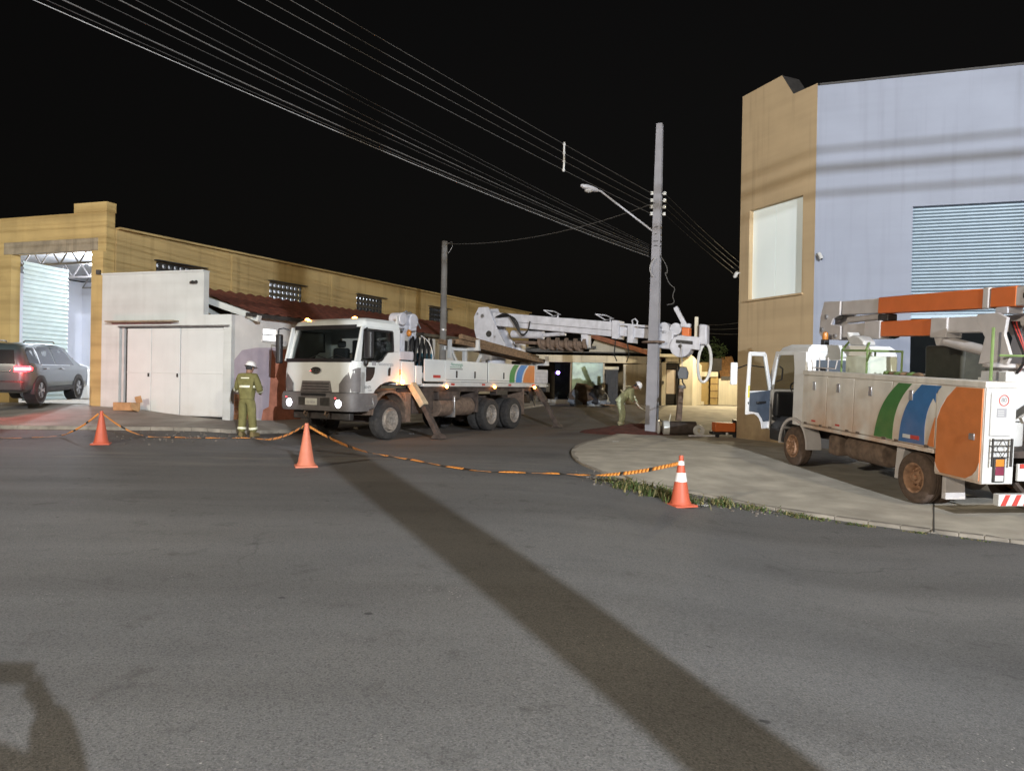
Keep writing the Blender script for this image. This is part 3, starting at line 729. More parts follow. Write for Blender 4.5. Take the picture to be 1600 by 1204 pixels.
saw = [tan_uv(*q) for q in ((1163, 150), (1222, 118), (1240, 147), (1267, 135))]
saw[0] = (TL, saw[0][1]); saw[3] = (0.0, saw[3][1])
poly = [(TL, ztop)] + saw + [(0.0, ztop)]
mb = MB(); n = len(poly)
f_ = [TA1 + TU * u + Vector((0, 0, z)) for u, z in poly]; b_ = [p - TN * 0.6 for p in f_]
mb.cur = 0; mb.add(f_ + b_, [tuple(range(n)), tuple(range(2 * n - 1, n - 1, -1))])
mb.cur = 1; mb.add(f_ + b_, [(i, n + i, n + (i + 1) % n, (i + 1) % n) for i in range(n - 1)])
mb.build('parapet', [M['tan'], M['dark']], tb, world=True)
wn_ = None
um = hu0 + (hu1 - hu0) * 0.55
for k, (a, b) in enumerate(((hu0, um - 0.006), (um + 0.006, hu1))):
    q = MB(); pa, pb = TA1 + TU * a - TN * 0.14, TA1 + TU * b - TN * 0.14
    pts = [pa, pb, pb - TN * 0.02, pa - TN * 0.02]
    q.hexa([p + Vector((0, 0, hz0)) for p in pts], [p + Vector((0, 0, hz1)) for p in pts]); q.build('window_pane', M['window_film'], tb, world=True)
q = MB(); pa, pb = TA1 + TU * (hu0 - 0.06) + TN * 0.06, TA1 + TU * (hu1 + 0.1) + TN * 0.06; pts = [pa, pb, pb - TN * 0.2, pa - TN * 0.2]
q.hexa([p + Vector((0, 0, hz0 - 0.05)) for p in pts], [p + Vector((0, 0, hz0 - 0.002)) for p in pts]); q.build('window_sill', M['tan'], tb, world=True)
# pale blue front with shutter opening
bz = plane_hit(1268, 135, TA1, BN).z
sh0 = 2.19; sh1 = 6.4; shz = 5.93; shb = 3.32
mb = MB(); wall_grid(mb, TA1, BW, 0.003, 15.0, -0.6, bz, [(sh0, sh1, -0.7, shz)], 0.35, -BN); mb.build('front_wall', M['pale_blue'], tb, world=True)
mb = MB(); wall_grid(mb, TA0, SW, 0.01, 16.0, -0.3, bz - 0.4, [], 0.3, Vector((0.866, -0.5, 0))); mb.build('side_wall', M['tan'], tb, world=True)
mb = MB(); mb.beam(TA1 + BW * 0.05 + Vector((0, 0, bz + 0.02)) - BN * 0.17, TA1 + BW * 15 + Vector((0, 0, bz + 0.02)) - BN * 0.17, 0.4, 0.05); mb.build('coping', M['dark'], tb, world=True)
slat_me = None; ns = 32; pitch_ = (shz - shb) / ns
shutter = None
for i in range(ns):
    z0 = shb + i * pitch_
    if slat_me is None:
        q = MB(); rings = []
        prof = [(0.0, 0.0), (0.028, 0.012), (0.036, 0.035), (0.030, 0.060), (0.008, 0.076), (0.0, pitch_ - 0.001)]
        for t, h in prof:
            rings.append([BW * (sh0 + 0.004) + BN * (t - 0.16) + Vector((0, 0, h)), BW * (sh1 - 0.004) + BN * (t - 0.16) + Vector((0, 0, h))])
        q.loft(rings, closed=False)
        o = q.build('slat', M['slat'], None, smooth=35); slat_me = o.data
    else:
        o = bpy.data.objects.new('slat', slat_me); COL.objects.link(o)
    o.parent = tb; o.location = (0, random.uniform(-.006, .006), z0 - 0.1)
q = MB(); a = TA1 + BW * sh0; b = TA1 + BW * sh1
pts = [a - BN * 0.10, b - BN * 0.10, b - BN * 0.2, a - BN * 0.2]; q.hexa([p + Vector((0, 0, shb - 0.09)) for p in pts], [p + Vector((0, 0, shb)) for p in pts]); q.build('shutter_bottom_bar', M['slat'], tb, world=True)
for (u0, u1) in ((sh0, sh0 + 0.87), (sh0 + 0.91, sh0 + 1.85), (sh0 + 1.89, sh0 + 2.9), (sh0 + 2.94, sh1)):
    q = MB(); a = TA1 + BW * u0; b = TA1 + BW * u1; pts = [a - BN * 0.22, b - BN * 0.22, b - BN * 0.24, a - BN * 0.24]
    q.hexa([p + Vector((0, 0, 0.0)) for p in pts], [p + Vector((0, 0, shb)) for p in pts]); q.build('glass_pane', M['glass_dark'], tb, world=True)
for u in (sh0 + 0.89, sh0 + 1.87, sh0 + 2.92):
    q = MB(); a = TA1 + BW * u - BN * 0.23; q.beam(a + Vector((0, 0, 0)), a + Vector((0, 0, shb)), 0.035); q.build('mullion', M['steel'], tb, world=True)
q = MB(); a, b = TA1 + BW * sh0, TA1 + BW * sh1; pts = [a - BN * 0.36, b - BN * 0.36, b - BN * 4, a - BN * 4]
q.hexa([p + Vector((0, 0, -0.1)) for p in pts], [p + Vector((0, 0, 0.02)) for p in pts]); q.build('shop_floor', M['dark'], tb, world=True)
q = MB(); pts = [TA1 + BW * 0.4 - BN * 4, TA1 + BW * 14 - BN * 4]; q.add([pts[0], pts[1], pts[1] + Vector((0, 0, 5)), pts[0] + Vector((0, 0, 5))], [(0, 1, 2, 3)]); q.build('shop_back_wall', M['dark'], tb, world=True)
q = MB(); pr = [TA1 - BN * 0.3 + BW * 0.1, TA1 + BW * 15 - BN * 0.3, TA1 + BW * 15 - BN * 14, TA0 + SW * 16, TA0 + SW * 0.2 + Vector((0.2, 0, 0))]
q.add([Vector((p.x, p.y, bz - 0.6)) for p in pr], [tuple(range(5))]); q.build('roof', M['dark'], tb, world=True)
def seccam(loc, d, label):
    o = thing('security_camera', label, 'camera', loc); q = MB(); d = Vector(d).normalized()
    q.cyl((0, 0, 0), d * 0.10, 0.022, n=8); q.build('bracket', M['white_plain'], o)
    q = MB(); e = d * 0.12; q.lathe([(0.0, -0.07), (0.045, -0.06), (0.055, 0.0), (0.05, 0.10), (0.03, 0.12)], e + Vector((0, 0, -0.02)), (d.x * 0.5, d.y * 0.5, -0.8), n=12); q.build('housing', M['white_plain'], o)
    q = MB(); q.ball(e + Vector((d.x * 0.06, d.y * 0.06, -0.12)), 0.03, 8); q.build('lens', M['black'], o)
p = plane_hit(1263, 399, TA1, BN); seccam(TA1 + BW * 0.04 + Vector((0, 0, p.z)) + BN * 0.002, BN * 0.6 + BW * 0.5, 'white security camera beside the filmed window on the tall building')
p = plane_hit(1158, 426, TA1, TN); seccam(TA0 + Vector((0, 0, p.z)) + TN * 0.004 + TU * -0.03, TN * 0.3 + TU * 0.9, 'white security camera on the far edge of the tan corner wall')

# ================================================================== houses at the end of the side street
M['cream'] = mat('cream_wall', (0.66, 0.61, 0.48), 0.85, var=0.07, scale=1.5, streak=0.3)
M['beige'] = mat('beige_wall', (0.58, 0.52, 0.40), 0.85, var=0.12, scale=1.5, streak=0.4)
M['gate_dark'] = mat('dark_gate', (0.06, 0.055, 0.05), 0.6, var=0.2)
M['gate_cream'] = mat('cream_gate', (0.60, 0.52, 0.44), 0.6, var=0.05)
M['gate_tan'] = mat('ochre_gate', (0.42, 0.30, 0.12), 0.7, var=0.1, streak=0.2)
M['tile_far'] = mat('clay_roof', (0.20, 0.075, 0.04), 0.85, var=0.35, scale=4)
M['green_panel'] = mat('green_glass_panel', (0.33, 0.47, 0.36), 0.35, var=0.45, scale=1.8)
M['plinth'] = mat('grey_plinth', (0.30, 0.29, 0.26), 0.9, var=0.2)
def fbox(mb, x0, x1, y0, y1, Y, depth):
    """box whose front face at distance Y fills the given pixels"""
    a = at(x0, y1, Y); b = at(x1, y0, Y); 
    zb = a.z; return mb.box(a.x, b.x, Y, Y + depth, zb, b.z)
def fpart(name, x0, x1, y0, y1, Y, depth, m, parent, bev=0.0):
    q = MB(); fbox(q, x0, x1, y0, y1, Y, depth); return q.build(name, m, parent, world=True, bev=bev)
YH = 36.0
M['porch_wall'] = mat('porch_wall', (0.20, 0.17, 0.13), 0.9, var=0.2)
ha = thing('porch_house', 'low dark house with tiled roof, porch beam and green panelled gate', 'house', (4.5, YH, 0.5))
fpart('porch_beam', 796, 1033, 553, 564, YH, 0.4, M['beige'], ha)
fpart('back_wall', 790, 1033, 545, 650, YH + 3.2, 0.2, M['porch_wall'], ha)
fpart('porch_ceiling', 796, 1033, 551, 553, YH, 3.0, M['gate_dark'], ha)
fpart('gate_panel', 893, 943, 567, 650, YH + 0.1, 0.05, M['green_panel'], ha)
fpart('gate_post', 890, 893.5, 563, 650, YH + 0.05, 0.12, M['beige'], ha)
fpart('gate_post', 941, 945, 563, 650, YH + 0.05, 0.12, M['beige'], ha)
fpart('glass_door', 866, 890, 568, 634, YH + 0.5, 0.04, M['glass_dark'], ha)
fpart('plinth', 850, 890, 624, 652, YH + 0.12, 0.25, M['plinth'], ha)
g_ = fpart('gate', 945, 966, 577, 650, YH + 0.2, 0.06, M['gate_dark'], ha)
fpart('gate_head', 944, 967, 573, 577, YH + 0.18, 0.1, M['cream'], ha)
for gx_ in (949, 953, 957, 961): fpart('gate_bar', gx_, gx_ + 1.2, 578, 648, YH + 0.17, 0.03, M['dark'], ha)
fpart('front_wall', 973, 1033, 570, 650, YH, 0.2, M['beige'], ha)
fpart('water_tank', 852, 897, 535, 549, YH + 2, 1.4, M['boom_white'], ha)
q = MB(); A, B, Cc = at(918, 553, YH + .3), at(918, 528, YH + .3), at(1012, 553, YH + .3)
q.prism([(A.x, A.z), (Cc.x, Cc.z), (B.x + 0.4, B.z)], 'xz', YH + .3, YH + .5); q.build('gable', M['beige'], ha, world=True)
q = MB(); p0, p1 = at(922, 522, YH), at(1036, 556, YH)
rg = []
for j in range(9):
    t = j / 8; rg.append([Vector((p0.x + (p1.x - p0.x) * t, YH - 0.25 + 5 * i / 24, p0.z + (p1.z - p0.z) * t + 0.03 * (i % 2))) for i in range(25)])
q.loft(rg, closed=False); q.beam((p0.x, YH - 0.25, p0.z - 0.08), (p1.x, YH - 0.25, p1.z - 0.08), 0.05, 0.22); q.build('roof', M['tile_far'], ha, world=True, smooth=20)
q = MB(); p2 = at(820, 548, YH)
q.hexa([(p2.x, YH, p2.z), (p0.x + .3, YH, p0.z - 0.7), (p0.x + .3, YH + 5, p0.z + .1), (p2.x, YH + 5, p2.z)], [(p2.x, YH, p2.z + .1), (p0.x + .3, YH, p0.z - 0.6), (p0.x + .3, YH + 5, p0.z + .2), (p2.x, YH + 5, p2.z + .1)]); q.build('roof', M['gate_dark'], ha, world=True)
q = MB(); q.ball(at(872, 582, YH - 0.05), 0.09, 10); q.build('porch_lamp', M['violet'], ha, world=True)
hb = thing('cream_house', 'cream house front with slatted gate and number plate behind the pole', 'house', (8.3, YH, 0.5))
YB = 35.2
q = MB(); fbox(q, 1033, 1041, 566, 650, YB, 0.25); fbox(q, 1061, 1083, 556, 650, YB, 0.25); fbox(q, 1041, 1061, 558, 567, YB + .001, 0.25); q.build('wall', M['cream'], hb, world=True)
q = MB(); a_ = at(1083, 556, YB); c_ = at(1092, 571, YB + 2.0); lowz = at(1083, 650, YB).z
q.add([(a_.x, YB, lowz), (c_.x + .15, YB + 2.0, lowz), (c_.x + .15, YB + 2.0, c_.z), (a_.x, YB, a_.z)], [(0, 1, 2, 3)]); q.build('side_wall', M['cream'], hb, world=True)
fpart('gate_panel', 1041, 1056, 578, 615, YB + 0.1, 0.04, M['gate_cream'], hb)
for yy in (569.5, 572, 574.5): fpart('slat', 1041, 1058, yy, yy + 1.2, YB + 0.1, 0.04, M['gate_dark'], hb)
for yy in (617, 620, 623, 626, 629): fpart('slat', 1041, 1056, yy, yy + 1.0, YB + 0.1, 0.04, M['gate_dark'], hb)
fpart('gate_frame', 1056.5, 1059.5, 570, 640, YB + 0.05, 0.1, M['gate_dark'], hb)
fpart('gate_recess', 1041, 1061, 566, 650, YB + 0.3, 0.05, M['gate_dark'], hb)
q = MB(); fbox(q, 1028, 1081, 553.5, 557, YB - 0.5, 1.2); q.build('eaves', M['cream'], hb, world=True)
fpart('chimney', 1072, 1080, 546, 556, YB + 0.6, 0.4, M['cream'], hb)
fpart('meter_box', 1035, 1037.5, 595, 600, YB - 0.03, 0.05, M['dark'], hb)
q = MB(); e_ = at(1080, 556, YB - .5); 
for k in range(8):
    qq = at(1044 + k * 2.0, 566, YB - 0.02); q.cyl((qq.x, qq.y, qq.z), (qq.x, qq.y + 0.1, qq.z), 0.03, n=6)
q.build('air_vent', M['gate_dark'], hb, world=True)
hc = thing('ochre_gate_house', 'two storey house with ochre gate and lit clay roof beside the tall building', 'house', (11.2, 38.5, 0.55))
YC2 = 38.0
q = MB(); fbox(q, 1086, 1094, 581, 650, YC2, .25); fbox(q, 1122, 1165, 592, 650, YC2, .25); fbox(q, 1094, 1122, 581, 588, YC2, .25); q.build('wall', M['cream'], hc, world=True)
fpart('gate', 1094, 1109, 588, 632, YC2 + 0.35, 0.05, M['gate_tan'], hc)
fpart('gate', 1109.5, 1122, 588, 632, YC2 + 0.1, 0.05, M['gate_tan'], hc)
for yy in (599, 610, 621): fpart('gate_rail', 1109.5, 1122, yy, yy + 0.8, YC2 + 0.07, 0.04, M['wood'], hc)
fpart('step', 1089, 1100, 627, 640, YC2 - 0.4, 0.4, M['cream'], hc)
fpart('upper_wall', 1084, 1109, 566, 581, YC2 + 3, 0.3, M['gate_tan'], hc)
fpart('upper_wall', 1109, 1128, 560, 590, YC2 + 3.2, 0.3, M['gate_dark'], hc)
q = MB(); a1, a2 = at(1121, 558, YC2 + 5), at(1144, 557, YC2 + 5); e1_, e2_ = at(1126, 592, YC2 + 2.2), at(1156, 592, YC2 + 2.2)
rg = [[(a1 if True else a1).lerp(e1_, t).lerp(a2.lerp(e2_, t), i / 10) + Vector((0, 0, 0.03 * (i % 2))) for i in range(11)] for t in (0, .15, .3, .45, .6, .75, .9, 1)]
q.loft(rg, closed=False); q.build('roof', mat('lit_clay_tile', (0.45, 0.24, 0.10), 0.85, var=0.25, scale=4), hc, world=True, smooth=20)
fpart('sign_board', 1127, 1143, 588, 593, YC2 - 0.06, 0.05, M['gate_dark'], hc)
fpart('balcony_rail', 1108, 1110, 550, 590, YC2 + 2.6, 0.08, M['white_plain'], hc)
# dark tree behind the far houses
def leafy(mb, c, rx, ry, rz, n, sz):
    for _ in range(n):
        d = Vector((random.gauss(0, 1), random.gauss(0, 1), random.gauss(0, 1))).normalized() * random.uniform(0.35, 1.0)
        k = 1 + 0.35 * noise.noise(d * 2.5)
        p = Vector(c) + Vector((d.x * rx, d.y * ry, d.z * rz)) * k
        a = Vector((random.uniform(-1, 1), random.uniform(-1, 1), random.uniform(-1, 1))).normalized() * sz; b = a.orthogonal().normalized() * sz * 0.6
        mb.add([p - a, p + b * .6, p + a, p - b * .6], [(0, 1, 2, 3)])
M['leaf'] = mat('foliage', (0.045, 0.075, 0.025), 0.8, var=0.4, scale=3)
tr_ = thing('dark_tree', 'dark tree standing behind the ochre gate', 'tree', (11.0, 43, 0.55))
tp = at(1116, 575, 43); q = MB(); q.tube([(tp.x, 43, 0.4), (tp.x + .1, 43, 1.8), (tp.x, 43, 3.2)], 0.14, 8, 0.06); q.build('trunk', M['wood'], tr_, world=True)
q = MB(); leafy(q, (tp.x, 43, 3.3), 0.75, 0.8, 1.0, 500, 0.12); q.build('crown', M['leaf'], tr_, world=True)
# rubbish heap in front of the porch house
M['bag_black'] = mat('black_bag', (0.03, 0.03, 0.035), 0.35, var=0.3, scale=8)
M['bag_grey'] = mat('grey_bag', (0.20, 0.22, 0.25), 0.45, var=0.3, scale=6)
M['bag_brown'] = mat('brown_sack', (0.11, 0.075, 0.055), 0.8, var=0.3, scale=6)
for k, (px, py, r, m_, lb) in enumerate(((912, 640, .62, 'bag_brown', 'big brown sack at the middle of the rubbish heap'), (928, 643, .45, 'bag_black', 'black rubbish bag leaning on the brown sack'), (902, 641, .42, 'bag_grey', 'grey rubbish bag at the end of the heap next to the green panel'), (938, 645, .40, 'bag_grey', 'grey rubbish bag nearest the dark gate'), (932, 636, .36, 'bag_black', 'small black bag lying on top of the rubbish heap'), (922, 648, .28, 'bag_grey', 'small grey bag in front of the rubbish heap'))):
    Y_ = 33.0 - 0.05 * k; p = at(px, py, Y_); zz = H(p.x, Y_)
    q = MB(); q.ball((0, 0, r * 0.72), r, 14, (1, .85, .85), 0.55, k + 1); q.cyl((0.02, 0, r * 1.25), (0.1, .03, r * 1.6), 0.03, 0.07, 7)
    o = q.build('rubbish_bag', M[m_], smooth=50); o.location = (p.x, Y_, zz - 0.02 + (0.35 if k == 4 else 0)); tag(o, lb, 'rubbish bag', 'bags heaped by the porch house')
for k, (x0, y0, x1, y1, lb) in enumerate(((898, 652, 948, 648, 'long pale board lying in front of the rubbish bags'), (942, 632, 957, 646, 'short board leaning on the rubbish heap by the dark gate'))):
    a = at(x0, y0, 32.4); b = at(x1, y1, 32.8); a.z = max(a.z, H(a.x, a.y) + 0.05); b.z = max(b.z, H(b.x, b.y) + 0.05)
    q = MB(); q.beam(a, b, 0.22, 0.04); o = q.build('loose_board', M['wood'] if k else M['plinth']); tag(o, lb, 'board')

# ================================================================== poles and overhead cables
M['pole'] = mat('pole_concrete', (0.25, 0.245, 0.265), 0.8, var=0.1, scale=3, bump=0.15, bscale=40, streak=0.2)
M['pole_old'] = mat('old_pole_concrete', (0.16, 0.155, 0.15), 0.85, var=0.2, scale=3, streak=0.4)
M['cable'] = mat('grey_cable', (0.34, 0.33, 0.32), 0.5, var=0.15)
M['cable_dark'] = mat('dark_cable', (0.10, 0.095, 0.09), 0.5, var=0.15)
M['cable_black'] = mat('black_cable', (0.04, 0.038, 0.036), 0.45, var=0.2)
M['ceramic'] = mat('insulator', (0.62, 0.62, 0.60), 0.25, var=0.1)
PB = gp(1018, 673, 0.13); PX, PY = PB.x, PB.y; PT = at(1031, 194, PY)
pl = thing('utility_pole', 'tall tapering concrete pole held by the crane boom', 'utility pole', (PX, PY, PB.z))
def ringH(cx, cy, z, w, d, rz):
    """H-shaped (double T) section"""
    e, k = 0.28, 0.30
    pts = [(-w, -d), (w, -d), (w, -d + d * e * 2), (w * k, -d + d * e * 2), (w * k, d - d * e * 2), (w, d - d * e * 2), (w, d), (-w, d), (-w, d - d * e * 2), (-w * k, d - d * e * 2), (-w * k, -d + d * e * 2), (-w, -d + d * e * 2)]
    c, s = math.cos(rz), math.sin(rz); return [(cx + x * c - y * s, cy + x * s + y * c, z) for x, y in pts]
hgt = PT.z - PB.z; lx, ly = PT.x - PX, 0.0
q = MB(); q.loft([ringH(lx * t, 0, -0.4 * (t == 0) + hgt * t, 0.175 - 0.085 * t, 0.19 - 0.09 * t, R(-22)) for t in [0, .2, .4, .6, .8, 1.0]]); q.build('shaft', M['pole'], pl, bev=0.006)
def pole_at(z): t = (z - PB.z) / hgt; return Vector((PX + lx * t, PY, z))
wz = [at(1025, y, PY).z for y in (303, 314, 324, 335)]
for z in wz:
    p = pole_at(z) - Vector((PX, PY, PB.z)); q = MB(); q.lathe([(0.115, -0.02), (0.125, 0), (0.115, 0.02)], p, (0, 0, 1), 16); c = q.build('clamp', M['steel'], pl)
    for sx in (-1, 1):
        q = MB(); e = p + Vector((sx * 0.19, -0.06, 0)); q.lathe([(0.02, -.05), (0.05, -.045), (0.05, -.015), (0.03, 0), (0.05, .015), (0.05, .045), (0.02, .05)], e, (0, 0, 1), 12); q.cyl(p, e, 0.012, n=6); q.build('insulator', M['ceramic'], c)
# street light on the pole (not lit)
a0 = at(1021, 362, PY) - Vector((PX, PY, PB.z)); a1 = at(948, 306, PY - 0.9) - Vector((PX, PY, PB.z)); a2 = at(933, 297, PY - 1.1) - Vector((PX, PY, PB.z)); a3 = at(922, 294, PY - 1.2) - Vector((PX, PY, PB.z))
q = MB(); q.tube([a0, a0.lerp(a1, .5), a1, a1.lerp(a2, .6) + Vector((0, 0, .03)), a2, a3], 0.028, 8); arm = q.build('lamp_arm', M['boom_white'], pl)
q = MB(); dd = (a3 - a2).normalized(); q.loft([[a2 + dd * h + Vector((0, r * math.cos(t * PI / 5), r2 * math.sin(t * PI / 5))) for t in range(10)] for h, r, r2 in ((-.02, .05, .05), (.1, .1, .07), (.3, .13, .08), (.48, .11, .06), (.55, .03, .03))]); q.build('lamp_head', M['boom_white'], arm)
q = MB(); q.ball(a3 + dd * 0.05 + Vector((0, 0, -0.08)), 0.09, 10, (1.3, 1, .7)); q.build('lamp_glass', M['lens'], arm)
for yy in (356, 367):
    p = pole_at(at(1022, yy, PY).z) - Vector((PX, PY, PB.z)); q = MB(); q.lathe([(0.14, -.02), (0.148, 0), (0.14, .02)], p, (0, 0, 1), 16); q.build('clamp', M['steel'], pl)
for yy in (378, 385):
    p = pole_at(at(1022, yy, PY).z) - Vector((PX, PY, PB.z)); q = MB(); q.lathe([(0.15, -.012), (0.155, 0), (0.15, .012)], p, (0, 0, 1), 16); q.build('strap', M['dark'], pl)
# loose service cables hanging beside the pole
q = MB(); pts = [at(x, y, PY - 0.05) for x, y in ((1031, 398), (1042, 415), (1043, 428), (1038, 424), (1046, 445), (1056, 450), (1050, 462), (1055, 474), (1042, 476))]
q.tube(smooth_poly(pts, 2), 0.012, 6); o = q.build('hanging_cable', M['cable_dark']); tag(o, 'loose end of service cable dangling beside the upper pole', 'cable')
q = MB(); pts = [at(x, y, PY - 0.25) for x, y in ((1024, 402), (1016, 412), (1015, 425), (1022, 432))]
q.tube(smooth_poly(pts, 2), 0.015, 6); o = q.build('hanging_cable', M['cable']); tag(o, 'short cable loop hanging at the lamp arm side of the pole', 'cable')
# older pole behind the crane truck
P2 = at(691, 600, 27.5); P2T = at(692, 377, 27.5); z2 = H(P2.x, 27.5)
p2 = thing('old_pole', 'dark grey concrete pole rising behind the crane truck', 'utility pole', (P2.x, 27.5, z2))
q = MB(); q.lathe([(0.15, -0.3), (0.145, 0), (0.105, P2T.z - z2)], (0, 0, 0), (0, 0, 1), 16); q.build('shaft', M['pole_old'], p2)
q = MB(); q.tube([(0.1, -0.02, P2T.z - z2 - 0.08), (0.28, -0.05, P2T.z - z2 - 0.02), (0.3, -0.05, P2T.z - z2 - 0.2), (0.14, -.02, P2T.z - z2 - 0.45)], 0.015, 6); q.build('bracket', M['steel'], p2)
q = MB(); q.lathe([(0.125, 0), (0.13, .03), (0.125, .06)], (0, 0, 3.4 - z2), (0, 0, 1), 14); q.build('strap', M['steel'], p2)

def cable(name, a, b, sag, r, m, label, cat='cable', group=None, n=28):
    a, b = Vector(a), Vector(b); q = MB()
    q.tube([a.lerp(b, i / n) - Vector((0, 0, 4 * sag * (i / n) * (1 - i / n))) for i in range(n + 1)], r, 5)
    o = q.build(name, m, smooth=80); return tag(o, label, cat, group)
q0 = at(525, 0, 12.0); dirw = (q0 - (pole_at(wz[0]) + Vector((-0.2, -.05, 0)))).normalized()
ordn = ('topmost', 'second', 'third', 'lowest')
farw = []
for k in range(4):
    a = pole_at(wz[k]) + Vector((-0.2, -0.06, 0)); b = a + dirw * 34; b.z = a.z + (dirw.z * 34)
    if k: b = b + Vector((0, 0, -(0.02 * k)))
    farw.append((a, b)); cable('power_line', a, b, 0.22, 0.006, M['cable_dark'], 'thin bare power line, %s of the four held apart by the spreader' % ordn[k], 'power line', 'four power lines strung to the pole')
    e = Vector((15.5, 40, a.z - 1.2)); cable('power_line', pole_at(wz[k]) + Vector((0.2, -.06, 0)), e, 0.3, 0.0035, M['cable_black'], 'faint power line leaving the pole towards the far street, %s of four' % ordn[k], 'power line', 'four faint power lines beyond the pole')
# spreader bar across the four lines
sp = MB(); sp_t = at(862, 211, 17.4)
def on_line(k, Y):
    a, b = farw[k]; t = (Y - a.y) / (b.y - a.y); return a.lerp(b, t) - Vector((0, 0, 4 * 0.22 * t * (1 - t)))
YS = 17.9; ps = [on_line(k, YS) for k in range(4)]
sp.tube([ps[0] + Vector((0, 0, .05)), ps[1], ps[2] + Vector((0.01, 0, 0)), ps[3] - Vector((0, 0, .04))], 0.022, 8)
for p in ps: sp.ball(p, 0.04, 8)
o = sp.build('line_spreader', M['white_plain']); tag(o, 'white spreader bar clipped across the four power lines', 'spreader')
# telephone and fibre cables
z_p = at(1015, 396, PY).z
cds = [(52, 0, .10, .006, 'cable'), (72, 0, .12, .006, 'cable_black'), (98, 0, .13, .010, 'cable_dark'), (150, 0, .10, .006, 'cable_black'), (186, 0, .12, .009, 'cable_dark'), (212, 0, .10, .007, 'cable_black'), (262, 0, .06, .007, 'cable_black'), (282, 0, .05, .006, 'cable_black')]
names_ = ['lowest and brightest', 'second lowest', 'thick third lowest', 'fourth lowest', 'thick bright middle', 'third from top', 'second from top', 'topmost']
for k, (px, py, sg, r, m_) in enumerate(cds):
    ax = PX - 0.18; az = z_p + 0.05 * k - 0.1
    # point of the parallel line seen at this pixel
    d = ray(px, py); sl = dirw.x / dirw.y
    Y_ = (ax - PY * sl) / (d.x / d.y - sl); p = at(px, py, Y_)
    a = Vector((ax, PY - 0.05, az)); tp1 = 1 / 1.55; b = a + (p - a + Vector((0, 0, 4 * sg * 2.6 * tp1 * (1 - tp1)))) / tp1
    cable('telephone_cable', a, b, sg * 2.6, r, M[m_], 'sagging telephone cable above the street, %s of the bundle' % names_[k], 'cable', 'telephone cables above the street')
cable('service_wire', (P2.x + .1, 27.45, P2T.z - .1), pole_at(at(1015, 318, PY).z) + Vector((-.1, -.1, 0)), 0.35, 0.010, M['cable_dark'], 'service wire from the old pole to the tall pole', 'wire')
for k in range(3):
    a = at(1096, 507 + 6 * k, 34); b = at(1160, 500 + 9 * k, 30); cable('drop_wire', a, b + (b - a) * 0.4, 0.1, 0.008, M['cable_dark'], 'drop wire crossing to the tan corner wall, %s of three' % ('top', 'middle', 'bottom')[k], 'wire', 'drop wires by the tan wall')
# pole behind the photographer, and its cables: they throw the long shadow on the road and the streaks on the wall
bp_ = thing('near_pole', 'concrete pole beside the photographer throwing the long shadow across the road', 'utility pole', (4.08, -5.0, H(4.08, -5)))
q = MB(); q.lathe([(0.22, -0.3), (0.215, 0.5), (0.14, 11)], (0, 0, 0), (0, 0, 1), 18); q.build('shaft', M['pole_old'], bp_)
for k, (zc, rr) in enumerate(((7.45, .022), (7.67, .034), (7.84, .02))):
    cable('street_cable', (-14, 3.2 - 0.2, zc - 0.2), (24.0, -9.5, zc + 0.25), 0.1, rr, M['cable_dark'], 'thick cable beside the photographer, %s of three' % ('lowest', 'middle', 'top')[k], 'cable', 'cables overhead of the photographer')

